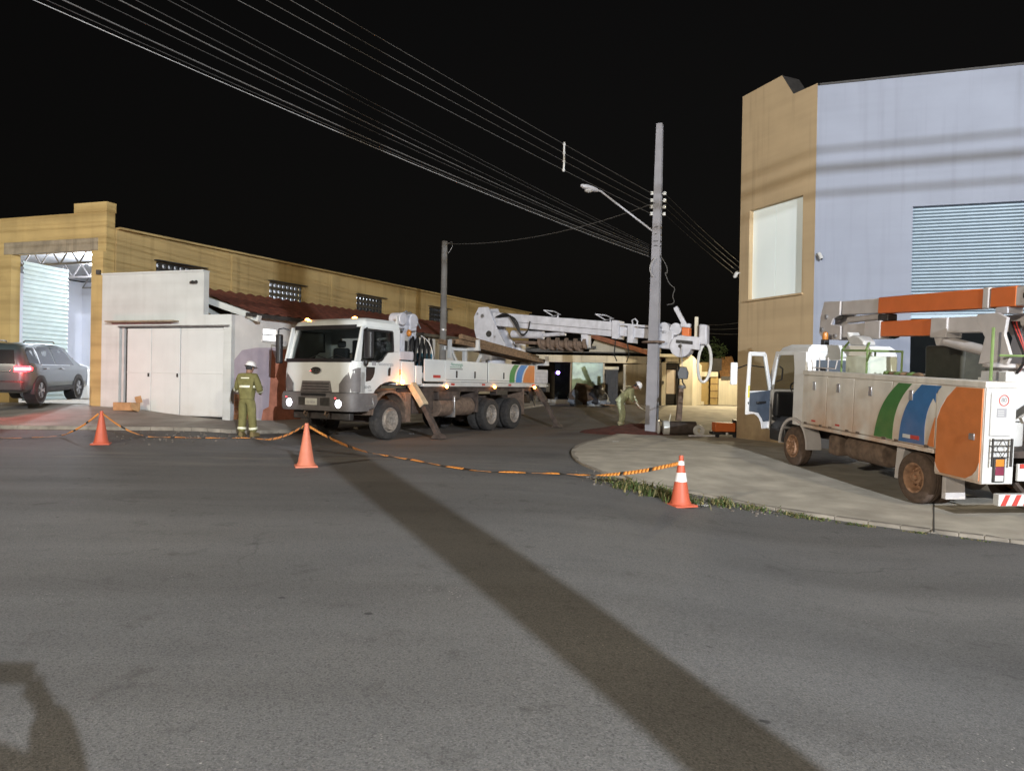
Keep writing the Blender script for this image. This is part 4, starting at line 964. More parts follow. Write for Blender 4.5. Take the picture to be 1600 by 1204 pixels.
# ================================================================== vehicles: shared pieces
def wheel(parent, x, y, r, w, side, mt, mr_, dish=0.10, rimr=0.56, z=None, name='wheel', bolts=8, spokes=0):
    """tyre as the part, rim as its sub-part; axle along y, outer face at side"""
    z = r if z is None else z
    q = MB(); s = side
    prof = [(r * rimr, -w / 2), (r * 0.80, -w / 2 - 0.012), (r * 0.95, -w / 2 + 0.01), (r, -w / 2 + 0.05), (r, -w * 0.13), (r - 0.012, -w * 0.12), (r - 0.012, -w * 0.05), (r, -w * 0.04), (r, w * 0.04), (r - 0.012, w * 0.05), (r - 0.012, w * 0.12), (r, w * 0.13), (r, w / 2 - 0.05), (r * 0.95, w / 2 - 0.01), (r * 0.80, w / 2 + 0.012), (r * rimr, w / 2)]
    q.lathe(prof, (x, y, z), (0, s, 0), 32, caps=False); t = q.build(name, mt, parent, smooth=35)
    q = MB(); R0 = r * rimr
    if spokes:
        q.lathe([(R0, -w / 2), (R0, w / 2 - 0.02), (R0 - 0.02, w / 2 - 0.01), (R0 - 0.03, w / 2 - 0.05), (R0 - 0.03, -w / 2)], (x, y, z), (0, s, 0), 28, caps=False)
        for k in range(spokes):
            a = 2 * PI * k / spokes; c, d = math.cos(a), math.sin(a); yo = y + s * (w / 2 - 0.03)
            for da in (-0.16, 0.16):
                q.beam((x + math.cos(a) * 0.04, yo, z + math.sin(a) * 0.04), (x + math.cos(a + da) * (R0 - 0.01), yo + s * 0.005, z + math.sin(a + da) * (R0 - 0.01)), 0.028, 0.035, up=(0, 1, 0))
        q.cyl((x, y + s * (w / 2 - 0.06), z), (x, y + s * (w / 2 - 0.005), z), 0.055, n=14)
    else:
        q.lathe([(R0, -w / 2), (R0 + 0.012, w / 2 + 0.006), (R0 - 0.015, w / 2 + 0.004), (R0 - 0.035, w / 2 - 0.02), (R0 - 0.05, w / 2 - dish), (R0 * 0.62, w / 2 - dish - 0.01), (R0 * 0.45, w / 2 - dish * 0.6), (R0 * 0.42, w / 2 - dish * 0.4), (R0 * 0.22, w / 2 - dish * 0.35), (R0 * 0.2, w / 2 + 0.0), (0.0, w / 2 + 0.01)], (x, y, z), (0, s, 0), 28, caps=False)
        for k in range(bolts):
            a = 2 * PI * k / bolts; yo = y + s * (w / 2 - dish * 0.55)
            q.cyl((x + math.cos(a) * R0 * 0.5, yo - s * .03, z + math.sin(a) * R0 * 0.5), (x + math.cos(a) * R0 * 0.5, yo + s * 0.03, z + math.sin(a) * R0 * 0.5), 0.018, n=6)
    q.build('rim', mr_, t, smooth=35); return t
def panel(name, poly, plane, a, b, m, parent, bev=0.01):
    q = MB(); q.prism(poly, plane, a, b); return q.build(name, m, parent, bev=bev)
def arc(cx, cy, r, a0, a1, n):
    return [(cx + r * math.cos(R(a0 + (a1 - a0) * i / n)), cy + r * math.sin(R(a0 + (a1 - a0) * i / n))) for i in range(n + 1)]
def lampball(name, loc, r, m, parent, sq=(1, 1, 1)):
    q = MB(); q.ball(loc, r, 12, sq); return q.build(name, m, parent)
def boxp(name, x0, x1, y0, y1, z0, z1, m, parent, bev=0.01):
    q = MB(); q.box(x0, x1, y0, y1, z0, z1); return q.build(name, m, parent, bev=bev)

# ================================================================== crane truck
ct_loc = Vector((-4.13, 19.3, 0))
T = thing('crane_truck', 'white crane truck with headlights on, outriggers down and boom at the pole', 'truck', (ct_loc.x, ct_loc.y, 0.0), R(-120))
Wh = M['white']
# --- cab shell
HW = 1.2
def plan(xf, xc, yc, hw, xb):
    """rounded-front plan outline"""
    r = [(xb, -hw)] + [(xc, -hw)] + [(xc + (xf - xc) * math.sin(R(t)), -yc - (hw - yc) * math.cos(R(t))) for t in (20, 40, 60, 80)] + [(xf, -yc * 0.6), (xf + 0.01, 0), (xf, yc * 0.6)]
    r += [(xc + (xf - xc) * math.sin(R(t)), yc + (hw - yc) * math.cos(R(t))) for t in (80, 60, 40, 20)] + [(xc, hw), (xb, hw)]
    return r
def lofted(name, specs, m, parent, bev=0.0, smooth=40):
    q = MB(); q.loft([[(x, y, z) for x, y in plan(*s)] for s, z in specs]); return q.build(name, m, parent, bev=bev, smooth=smooth)
cab = lofted('cab', [((1.36, 1.12, 0.95, 1.2, 0.95), 1.20), ((1.37, 1.12, 0.95, 1.2, 0.95), 1.70), ((1.32, 1.10, 0.95, 1.2, 0.9), 1.96)], Wh, T)
lofted('roof', [((1.10, 0.90, 0.9, 1.18, -0.36), 2.80), ((1.02, 0.85, 0.9, 1.17, -0.36), 2.94), ((0.85, 0.70, 0.85, 1.08, -0.34), 3.03)], Wh, T)
# side walls of the cab
for s in (1, -1):
    ya, yb = s * 1.2, s * 1.14
    arch = [(0.66, 1.16), (0.56, 1.27), (0.40, 1.38), (0.2, 1.45), (0.0, 1.48), (-0.36, 1.46)]
    d = panel('door', [(1.12, 1.16), (1.12, 1.96), (0.42, 1.96), (0.30, 2.02), (0.22, 2.14), (0.10, 2.22), (-0.36, 2.24)] + arch[::-1], 'xz', ya, yb, Wh, T)
    panel('window_pillar', [(1.12, 1.96), (1.30, 1.96), (1.08, 2.82), (0.95, 2.82), (1.00, 2.70), (1.06, 2.1)], 'xz', ya - s * .002, yb, Wh, T)
    panel('window_pillar', [(-0.36, 2.24), (-0.12, 2.235), (-0.10, 2.72), (-0.05, 2.76), (0.95, 2.76), (0.95, 2.82), (-0.36, 2.82)], 'xz', ya - s * .001, yb, Wh, T)
    q = MB(); q.prism([(1.06, 1.97), (0.99, 2.76), (-0.06, 2.76), (-0.11, 2.24), (0.10, 2.22), (0.22, 2.14), (0.30, 2.02), (0.42, 1.97)], 'xz', s * 1.165, s * 1.155); q.build('side_window', M['glass'], T)
    # black window surround
    for a_, b_ in (((1.08, 1.97), (1.01, 2.74)), ((1.01, 2.74), (-0.07, 2.74)), ((-0.07, 2.74), (-0.11, 2.25)), ((-0.11, 2.25), (0.10, 2.23)), ((0.10, 2.23), (0.30, 2.03)), ((0.30, 2.03), (0.45, 1.975)), ((0.45, 1.975), (1.08, 1.97))):
        q = MB(); q.beam((a_[0], s * 1.185, a_[1]), (b_[0], s * 1.185, b_[1]), 0.05, 0.03, up=(0, 1, 0)); q.build('window_seal', M['black'], d)
    # black air scoop on the door, handle, kink line
    sc = [(0.93, 1.83), (0.60, 1.83)] + [(0.63 + 0.30 * (math.cos(R(a)) - 1) + 0.0, 1.55 + 0.26 * math.sin(R(a))) for a in ()] + [(0.61, 1.70), (0.66, 1.58), (0.76, 1.49), (0.93, 1.47)]
    panel('air_scoop', sc, 'xz', s * 1.205, s * 1.19, M['black'], d, bev=0.005)
    panel('door_handle', [(0.02, 1.62), (0.10, 1.62), (0.10, 1.78), (0.06, 1.83), (0.0, 1.83)], 'xz', s * 1.215, s * 1.19, M['black'], d, bev=0.004)
    # mirrors
    if s == 1:
        q = MB(); q.tube([(1.02, s * 1.2, 2.72), (1.14, s * 1.40, 2.76), (1.12, s * 1.45, 2.60)], 0.016, 7); q.tube([(1.05, s * 1.2, 2.06), (1.12, s * 1.42, 2.05)], 0.016, 7); mi = q.build('mirror', M['black'], T)
        q = MB(); q.loft([[(1.12 + dx, s * 1.44 + dy, z) for dx, dy in ((-0.05, -0.13), (-0.05, 0.13), (0.05, 0.10), (0.08, 0), (0.05, -0.10))] for z in (2.03, 2.08, 2.62, 2.68)]); q.build('mirror_housing', M['black'], mi, bev=0.02)
        lampball('round_mirror', (1.02, 1.28, 1.93), 0.085, M['black'], mi, (0.7, .7, 1.1))
    else:
        q = MB(); q.tube([(1.06, s * 1.2, 2.74), (1.2, s * 1.35, 2.8), (1.2, s * 1.52, 2.78), (1.2, s * 1.54, 2.6)], 0.018, 7); mi = q.build('mirror', M['black'], T)
        q = MB(); q.loft([[(1.2 + dx, s * 1.50 + dy, z) for dx, dy in ((-0.05, -0.10), (-0.05, 0.10), (0.05, 0.08), (0.08, 0), (0.05, -0.08))] for z in (1.90, 1.97, 2.58, 2.64)]); q.build('mirror_housing', M['black'], mi, bev=0.02)
# back wall of the cab with its window
q = MB(); wall_grid(q, (-0.36, -1.14, 0), (0, 1, 0), 0, 2.28, 1.4, 2.82, [(0.35, 1.0, 2.08, 2.62), (1.28, 1.93, 2.08, 2.62)], 0.05, (1, 0, 0)); q.build('back_panel', Wh, T)
boxp('cab_floor', -0.3, 1.1, -1.12, 1.12, 1.2, 1.3, M['black'], T)
boxp('dashboard', 0.75, 1.2, -1.1, 1.1, 1.3, 1.93, M['black'], T, 0.05)
for s in (0.6, -0.6):
    q = MB(); q.box(-0.1, 0.4, s - 0.25, s + 0.25, 1.3, 1.75); q.box(-0.22, -0.06, s - 0.25, s + 0.25, 1.7, 2.35); q.box(-0.2, -0.1, s - 0.13, s + 0.13, 2.36, 2.55); q.build('seat', M['seat'], T, bev=0.05)
q = MB(); q.lathe([(0.21, -0.015), (0.225, 0), (0.21, 0.015), (0.195, 0)], (0.62, 0.6, 2.02), (-0.7, 0, 0.7), 20, caps=False); q.beam((0.62, 0.4, 2.02), (0.62, 0.8, 2.02), 0.03); q.build('steering_wheel', M['black'], T)
# windscreen
q = MB(); rg = []
for z, xf, xc, hw in ((1.965, 1.325, 1.12, 1.13), (2.40, 1.225, 1.02, 1.11), (2.81, 1.09, 0.90, 1.08)):
    rg.append([(xc + (xf - xc) * math.cos(t * PI / 2) ** 0.5 if abs(t) < 1 else xc, hw * t, z) for t in (-1, -.95, -.85, -.6, -.3, 0, .3, .6, .85, .95, 1)])
q.loft(rg, closed=False); ws = q.build('windscreen', M['glass'], T, smooth=60)
for pa, pb, wv in (((1.33, -1.08, 1.975), (1.33, 1.08, 1.975), 0.09), ((1.10, -1.02, 2.80), (1.10, 1.02, 2.80), 0.10)):
    q = MB(); q.beam(pa, pb, 0.03, wv); q.build('windscreen_seal', M['black'], ws)
for s in (1, -1):
    q = MB(); q.beam((1.14, s * 1.13, 1.97), (0.93, s * 1.085, 2.82), 0.07, 0.09); q.build('windscreen_pillar', Wh, T)
for y0 in (-0.35, 0.3):
    q = MB(); q.tube([(1.345, y0, 1.99), (1.30, y0 + 0.28, 2.10), (1.315, y0 + 0.6, 2.02)], 0.012, 6); q.build('wiper', M['black'], ws)
# sun visor strip, marker lamps on roof, antenna
for y_, zz, m_ in ((-1.0, 3.05, 'amber'), (0.62, 3.05, 'amber')):
    lm_ = lampball('roof_lamp', (0.72, y_, zz), 0.045, M[m_], T, (1.2, 1.5, .8))
q = MB(); q.box(-0.36, -0.30, 1.10, 1.15, 2.95, 3.18); q.build('roof_post', M['white_plain'], T)
# front grille, badge and corner deflectors
panel('grille', [(-0.52, 1.205), (0.52, 1.205), (0.46, 1.47), (-0.46, 1.47)], 'yz', 1.36, 1.395, M['bumper'], T)
for z in (1.26, 1.33, 1.40): boxp('grille_bar', 1.39, 1.402, -0.44, 0.44, z - .012, z + .012, M['black'], T, 0)
q = MB(); q.lathe([(0.0, 0.03), (0.75, 0.03), (1.0, 0.0)], (0, 0, 0), (1, 0, 0), 24, caps=False)
q.v = [(1.372 + x, y * 0.17, 1.72 + z * 0.085) for x, y, z in q.v]; bdg = q.build('badge', M['dark'], T)
q = MB(); q.lathe([(0.80, 0.036), (1.0, 0.03), (1.05, 0.0)], (0, 0, 0), (1, 0, 0), 24, caps=False); q.v = [(1.372 + x, y * 0.175, 1.72 + z * 0.088) for x, y, z in q.v]; q.build('badge_ring', M['chrome'], bdg)
q = MB(); q.tube([(1.408, -0.10, 1.71), (1.41, -0.05, 1.745), (1.41, 0.0, 1.70), (1.41, 0.05, 1.745), (1.408, 0.10, 1.71)], 0.012, 6); q.build('badge_script', M['chrome'], bdg)
for s in (1, -1):
    q = MB()
    q.hexa([(1.10, s * 1.215, 1.205), (1.12, s * 1.215, 1.205), (1.385, s * 0.74, 1.205), (1.33, s * 0.74, 1.205)], [(1.10, s * 1.215, 1.78), (1.12, s * 1.215, 1.78), (1.375, s * 0.86, 1.52), (1.33, s * 0.86, 1.52)])
    q2 = MB(); q2.prism([(0, 0), (0, 0), (0, 0)], 'xy', 0, 0)
    pts = [(1.125, 1.212), (1.2, 1.195), (1.29, 1.12), (1.352, 1.02), (1.378, 0.9), (1.384, 0.76)]
    tops = [1.80, 1.80, 1.76, 1.68, 1.56, 1.40]
    q = MB(); q.loft([[(x + .004, s * (y + .004), 1.205), (x + 0.012, s * (y + .012), (1.205 + t) / 2), (x + .004, s * (y + .004), t)] for (x, y), t in zip(pts, tops)], closed=False)
    q.build('corner_deflector', M['bumper'], T, smooth=50)
# bumper
lofted('bumper', [((1.44, 1.15, 0.98, 1.24, 0.85), 0.74), ((1.47, 1.18, 0.98, 1.25, 0.80), 0.84), ((1.47, 1.18, 0.98, 1.25, 0.70), 1.10), ((1.42, 1.15, 0.98, 1.24, 0.62), 1.19)], M['bumper'], T, bev=0.01)
boxp('bumper_intake', 1.46, 1.478, -0.42, 0.42, 1.09, 1.17, M['black'], T)
boxp('tow_recess', 1.455, 1.476, -0.5, 0.55, 0.86, 1.07, M['dark'], T)
pt = boxp('number_plate', 1.476, 1.484, -0.26, 0.14, 0.88, 1.04, mat('plate_grey', (0.52, 0.52, 0.48), 0.5, var=0.05), T, 0.004)
text('plate_lettering', 'FJS 0824', 0.085, (1.4855, -0.06, 0.945), (R(90), 0, R(90)), M['grey_text'], pt, 0.95)
for s in (1, -1):
    q = MB(); q.lathe([(0.0, 0.0), (0.085, 0.0), (0.105, -0.02), (0.11, -0.05)], (1.478, s * 0.82, 0.93), (1, 0, 0.05), 20); hl = q.build('headlight', M['head'], T)
    lampball('indicator', (1.44, s * 1.0, 1.0), 0.045, M['lens'], T, (.5, 1.3, .8))
    lampball('front_marker', (1.465, s * (0.72 if s > 0 else 0.93), 1.06), 0.018, M['red_lamp'], T, (.5, 1.5, .8))
lamp('headlight_glow_a', (0, 0, 0), 26, (0.92, 0.9, 1.0), 0.08, 'SPOT', (0, 0, 0)); 
# steps and arch pieces below the door
panel('step_panel', [(1.20, 0.78), (1.20, 1.18), (0.55, 1.18), (0.50, 0.98), (0.62, 0.80)], 'xz', 1.245, 1.0, M['bumper'], T, 0.03)
panel('step_panel', [(1.20, 0.78), (1.20, 1.18), (0.55, 1.18), (0.50, 0.98), (0.62, 0.80)], 'xz', -1.245, -1.0, M['bumper'], T, 0.03)
panel('step_tread', [(0.98, 0.86), (0.98, 0.9), (0.70, 0.9), (0.74, 1.08), (0.70, 1.08), (0.66, 0.86)], 'xz', 1.252, 1.24, M['steel'], T, 0.004)
for s in (1, -1):
    # mudguard: ring segment over the front wheel
    q = MB(); o1 = arc(0, 0.52, 0.74, 10, 172, 16); i1 = arc(0, 0.52, 0.68, 172, 10, 16); q.prism(o1 + i1, 'xz', s * 1.215, s * 0.80); q.build('mudguard', M['mud'], T)
    panel('mud_flap', [(-0.66, 0.42), (-0.86, 0.42), (-0.86, 1.2), (-0.60, 1.2)], 'xz', s * 1.2, s * 0.85, M['mud'], T)
    wheel(T, 0.0, s * 1.06, 0.505, 0.30, s, M['tyre'], M['rim'], dish=-0.06, rimr=0.60, bolts=10)
    for ax in (-4.98, -6.42):
        wheel(T, ax, s * 1.03, 0.505, 0.29, s, M['tyre'], M['rim'], dish=0.13, rimr=0.58, bolts=10)
        wheel(T, ax, s * 0.70, 0.505, 0.29, s, M['tyre'], M['rim'], dish=0.1, rimr=0.58, bolts=0)
# chassis
for s in (1, -1): boxp('chassis_rail', -8.7, 1.2, s * 0.46 - 0.05, s * 0.46 + 0.05, 0.78, 1.10, M['chassis'], T)
boxp('front_axle', -0.08, 0.08, -0.95, 0.95, 0.42, 0.58, M['chassis'], T, 0.03)
for ax in (-4.98, -6.42):
    q = MB(); q.cyl((ax, -0.9, 0.5), (ax, 0.9, 0.5), 0.12); q.ball((ax, 0, 0.5), 0.26, 14); q.build('rear_axle', M['chassis'], T)
boxp('engine', -0.2, 1.0, -0.45, 0.45, 0.62, 1.18, M['chassis'], T, 0.05)
boxp('under_run_bar', 1.05, 1.2, -0.95, 0.95, 0.52, 0.72, M['dark'], T, 0.02)
for s in (1, -1):
    q = MB(); q.tube([(1.3, s * 0.35, 0.72), (1.36, s * 0.35, 0.6), (1.42, s * 0.35, 0.66), (1.38, s * 0.35, 0.74)], 0.025, 7); q.build('tow_hook', M['mud'], T)
# deck behind the cab: tool box, hydraulic hoses, small winch mast
boxp('deck_box', -1.02, -0.46, -1.0, 1.18, 1.40, 2.02, Wh, T, 0.02)
boxp('deck_box', -1.35, -1.06, -1.0, 1.19, 1.40, 1.92, Wh, T, 0.02)
boxp('valve_box', -1.0, -0.42, 0.25, 1.16, 2.05, 2.28, M['boom_white'], T, 0.02)
boxp('lamp_bracket', -0.50, -0.42, 1.05, 1.16, 1.66, 1.80, M['amber_off'], T, 0.01)
lampball('side_lamp', (-0.44, 1.24, 1.47), 0.062, M['amber'], T)
q = MB(); q.box(-0.75, -0.6, 0.85, 1.05, 2.2, 2.75); q.build('mast_plate', M['boom_white'], T, bev=0.01)
q = MB(); q.beam((-0.42, 1.0, 2.20), (-1.05, 0.9, 2.95), 0.09, 0.09); q.beam((-0.42, 0.2, 2.5), (-1.0, 0.3, 2.98), 0.06); q.build('mast_brace', M['boom_white'], T)
q = MB(); q.beam((-1.45, 0.75, 2.0), (-1.45, 0.75, 3.12), 0.15, 0.15); q.beam((-0.35, 0.8, 2.92), (-1.5, 0.8, 2.98), 0.12, 0.08); q.build('mast', M['boom_white'], T, bev=0.01)
q = MB(); q.cyl((-0.75, 0.62, 3.14), (-0.75, 1.0, 3.14), 0.17, n=18); q.build('winch_drum', M['boom_white'], T, bev=0.02)
q = MB(); q.cyl((-1.2, 0.6, 3.12), (-1.2, 1.0, 3.12), 0.20, n=18); q.box(-1.35, -1.05, 0.62, 0.98, 2.85, 3.12); q.build('winch_head', M['boom_white'], T, bev=0.03)
q = MB(); q.tube([(-1.02, 0.7, 3.3), (-1.1, .8, 3.38), (-1.25, .75, 3.34), (-1.5, .8, 3.2), (-1.55, .85, 3.05)], 0.03, 6); q.tube([(-0.9, 0.8, 3.26), (-1.15, .9, 3.35), (-1.4, .85, 3.28), (-1.62, .9, 2.95)], 0.02, 6); q.build('winch_hoses', M['steel'], T)
lampball('beacon', (-0.98, 1.0, 2.78), 0.07, M['amber_off'], T, (1, 1, 1.4))
for k in range(14):
    x0 = -1.0 - 0.07 * k; yy = 1.0 - 0.04 * (k % 3)
    q = MB(); q.tube(smooth_poly([(x0, yy, 1.95 - 0.02 * (k % 4)), (x0 - 0.02, yy + 0.05, 2.45), (x0 - 0.12, yy, 2.72 + 0.03 * (k % 3)), (x0 - 0.32, yy - .1, 2.45), (x0 - 0.36, yy - .05, 2.05)], 2), 0.026, 6); q.build('hydraulic_hose', M['hose'], T)
q = MB(); q.tube(smooth_poly([(-1.5, 1.0, 2.75), (-1.75, 1.1, 2.6), (-1.9, 1.12, 2.3), (-1.95, 1.1, 2.05)], 2), 0.014, 6); q.build('white_hose', M['ceramic'], T)
boxp('oil_tank', -1.35, -0.75, -0.8, 0.7, 2.05, 2.6, M['dark'], T, 0.04)
# bed
bed = boxp('bed_floor', -8.6, -1.4, -1.2, 1.2, 1.36, 1.44, Wh, T, 0.01)
panels = [(-1.42, -2.36), (-2.37, -4.62), (-4.68, -7.74)]
for s in (1, -1):
    for i, (xa, xb) in enumerate(panels):
        p_ = boxp('side_board', xb, xa, s * 1.17, s * 1.22, 1.50, 2.11, Wh, T, 0.008)
        if s == 1 and i > 0:
            for fx in ((0.25, 0.68) if i == 1 else (0.30,)):
                xx = xa + (xb - xa) * fx; boxp('latch', xx - 0.03, xx + 0.03, 1.221, 1.245, 1.62, 1.82, M['dark'], p_, 0.006)
            boxp('board_seam', xb + 0.05, xa - 0.05, 1.2205, 1.224, 1.555, 1.567, M['dark'], p_, 0)
    boxp('bed_rail', -8.6, -2.37, s * 1.15, s * 1.225, 1.37, 1.49, M['white_plain'], T, 0.006)
    boxp('board_post', -4.68, -4.62, s * 1.14, s * 1.2, 1.37, 2.2, M['dark'], T, 0.004)
for k, xr in enumerate((-2.75, -3.3, -4.4, -5.2, -6.0, -6.9, -7.6, -8.2)):
    boxp('reflector', xr - 0.09, xr + 0.09, 1.226, 1.229, 1.40, 1.46, M['red'] if k % 2 == 0 else M['white_plain'], T, 0)
for xr in (-2.42, -5.02, -7.66): lampball('side_lamp', (xr, 1.25, 1.36), 0.045, M['amber'], T)
# striped emblem on the rear side board
def stripe(name, x0a, x1a, x0b, x1b, m, z0=1.515, z1=2.095, bow=0.12, n=8, parent=T, y=1.222, th=0.004):
    """curved band between two edges; a at the bottom, b at the top"""
    q = MB(); L_, R_ = [], []
    for i in range(n + 1):
        t = i / n; c = bow * math.sin(t * PI / 2) - bow * t
        L_.append((x0a + (x0b - x0a) * t + c, z0 + (z1 - z0) * t)); R_.append((x1a + (x1b - x1a) * t + c, z0 + (z1 - z0) * t))
    for i in range(n):
        q.prism([L_[i], L_[i + 1], R_[i + 1], R_[i]], 'xz', y, y + th)
    return q.build(name, m, parent, smooth=60)
stripe('emblem_stripe', -5.98, -6.30, -6.28, -6.62, M['green'], bow=0.6)
stripe('emblem_stripe', -6.40, -6.78, -6.74, -7.20, M['blue'], bow=0.6)
panel('emblem_stripe', [(-6.88, 1.515), (-6.90, 1.66), (-6.98, 1.82), (-7.10, 1.96), (-7.28, 2.095), (-7.68, 2.095), (-7.68, 1.515)], 'xz', 1.222, 1.226, M['orange'], T, 0)
text('bed_lettering', 'Neoenergia', 0.13, (-2.95, 1.2235, 2.0), (R(90), 0, R(180)), M['green_text'], T)
boxp('lettering_bar', -3.25, -2.6, 1.2215, 1.2235, 1.86, 1.88, M['dark_text'], T, 0)
boxp('lettering_bar', -3.2, -2.6, 1.2215, 1.2235, 1.91, 1.93, M['green_text'], T, 0)
boxp('warning_label', -2.15, -1.8, 1.2215, 1.2235, 1.60, 1.68, M['red'], T, 0)
text('door_lettering', 'Neoenergia', 0.13, (0.20, 1.2035, 1.915), (R(90), 0, R(180)), M['grey_text'], T)
for dx in (0.60, 0.68): boxp('door_logo', dx - .035, dx + .035, 1.201, 1.2035, 1.87, 1.97, M['grey_text'], T, 0)
text('fleet_number', '81471', 0.10, (0.85, 1.2035, 1.33), (R(90), 0, R(180)), M['dark_text'], T)
text('fleet_number', '2300', 0.07, (0.78, 1.2035, 1.25), (R(90), 0, R(180)), M['grey_text'], T)
# tail locker
boxp('tail_locker', -8.75, -7.80, -1.15, 1.19, 1.50, 1.98, M['boom_white'], T, 0.01)
for z in (1.62, 1.74, 1.86): boxp('locker_seam', -8.72, -7.83, 1.19, 1.194, z - .004, z + .004, M['grey_text'], T, 0)
boxp('tail_beam', -8.9, -8.6, -1.2, 1.2, 1.2, 1.5, M['dark'], T, 0.01)
for xr in (-8.7, -8.5, -8.3): boxp('tail_reflector', xr - .05, xr + .05, 1.206, 1.21, 1.40, 1.45, M['white_plain'], T, 0)
# under the bed: muddy tanks and boxes
boxp('battery_box', -1.95, -1.0, 0.55, 1.15, 0.62, 1.30, M['chassis'], T, 0.03)
q = MB(); q.cyl((-2.3, 0.88, 0.78), (-4.05, 0.88, 0.78), 0.28, n=18); q.build('air_tank', M['mud'], T, bev=0.02)
boxp('tool_box', -3.3, -2.2, 0.6, 1.12, 0.98, 1.33, M['chassis'], T, 0.03)
q = MB(); q.cyl((-2.75, 0.86, 1.1), (-3.2, 0.86, 1.1), 0.2, n=14); q.build('filter', M['steel'], T)
boxp('tank_strap', -2.98, -2.92, 0.58, 1.18, 0.48, 1.1, M['steel'], T, 0.01)
panel('rear_mudguard', [(-4.1, 0.6), (-4.14, 1.3), (-4.2, 1.3), (-4.2, 0.6)], 'xz', 1.18, 0.55, M['chassis'], T)
panel('rear_mudguard', [(-7.0, 0.45), (-7.0, 1.3), (-7.06, 1.3), (-7.06, 0.45)], 'xz', 1.18, 0.55, M['mud'], T)
boxp('bed_cross_member', -7.6, -1.5, 0.52, 1.12, 1.22, 1.36, M['chassis'], T, 0)
boxp('rear_step', -6.0, -5.3, 0.9, 1.15, 1.1, 1.24, M['dark'], T, 0.01)
# outriggers
M['cream_dirty'] = mat('dirty_cream', (0.42, 0.36, 0.25), 0.7, var=0.25, scale=6)
def outrigger(x, s, white=True):
    y0 = s * 1.12
    q = MB(); q.beam((x, y0, 1.42), (x, s * 1.55, 0.86), 0.17, 0.22, up=(1, 0, 0)); o_ = q.build('outrigger', M['cream_dirty'] if white else M['chassis'], T, bev=0.012)
    q = MB(); q.beam((x, s * 1.50, 0.92), (x, s * 2.02, 0.10), 0.13, 0.15, up=(1, 0, 0)); q.build('outrigger_leg', M['chassis'], o_, bev=0.01)
    q = MB(); q.prism([(s * 1.88, 0.02), (s * 2.2, 0.02), (s * 2.15, 0.07), (s * 2.08, 0.14), (s * 1.98, 0.14)], 'yz', x - 0.16, x + 0.16); q.build('outrigger_foot', M['chassis'], o_, bev=0.01)
for s in (1, -1): outrigger(-0.98, s, True); outrigger(-7.9, s, False)
for k in range(5):
    q = MB(); q.tube(smooth_poly([(-7.45 - .05 * k, 1.1, 1.3), (-7.5 - .08 * k, 1.18, 1.0 - .04 * k), (-7.75, 1.2, 0.85 - .05 * k), (-7.95, 1.15, 1.2)], 2), 0.022, 5); q.build('outrigger_hose', M['hose'], T)
# timber rack and its supports
for xs, zt in ((-4.05, 2.50), (-8.6, 2.18)):
    q = MB(); y0, y1 = 0.25, 1.22
    q.beam((xs, y0 - 0.1, zt), (xs, y1 + 0.06, zt), 0.12, 0.10); q.beam((xs, y1, zt), (xs, y1, zt + 0.28), 0.10); q.beam((xs, y0, zt), (xs, y0, zt + 0.22), 0.10)
    q.beam((xs, 0.75, 1.5), (xs, 0.75, zt), 0.12)
    if zt > 2.3:
        q.beam((xs + 0.05, 0.75, 1.6), (xs + 0.75, 0.75, zt - 0.03), 0.08); q.beam((xs - 0.05, 0.9, 1.6), (xs - 0.6, 0.95, 2.35), 0.08); q.beam((xs + 0.8, 0.5, zt), (xs - 0.2, 0.9, zt), 0.12); q.beam((xs + .8, .75, 2.2), (xs + .8, .75, 2.75), 0.1)
    q.build('rack', M['white_plain'], T, bev=0.006)
# blue crate in bed
bc = boxp('blue_crate', -2.6, -1.95, -0.2, 0.6, 1.75, 2.3, mat('blue_plastic', (0.06, 0.25, 0.42), 0.5), None, 0.02)
_TM = Matrix.LocRotScale(T.location, T.rotation_euler, None)
bc.matrix_world = _TM; tag(bc, 'blue crate standing in the truck bed behind the hoses', 'crate')
def world_of(p): return _TM @ Vector(p)
for k, (yy, dz, x0) in enumerate(((1.08, 0.0, -3.15), (0.82, 0.02, -3.35), (0.56, 0.0, -3.0), (0.95, 0.17, -3.5))):
    q = MB(); a = Vector((x0, yy, 2.68 + dz)); b = Vector((-8.75 + 0.12 * k, yy, 2.27 + dz * .8)); q.beam(a, b, 0.13, 0.14)
    dd_ = (b - a).normalized()
    o = q.build('crossarm_beam', M['wood'], None, bev=0.008); o.matrix_world = _TM
    for j in range(3):
        h = MB(); c = b - dd_ * (0.25 + 0.28 * j); h.cyl(c + Vector((0, 0.066, 0)), c + Vector((0, 0.069, 0)), 0.035, n=10); h.build('bolt_hole', M['black'], o)
    tag(o, 'weathered timber crossarm on the truck rack, %s' % ('outermost at the side boards', 'second from the side boards', 'innermost of the three', 'lying on top of the others')[k], 'crossarm', 'timber crossarms on the rack')
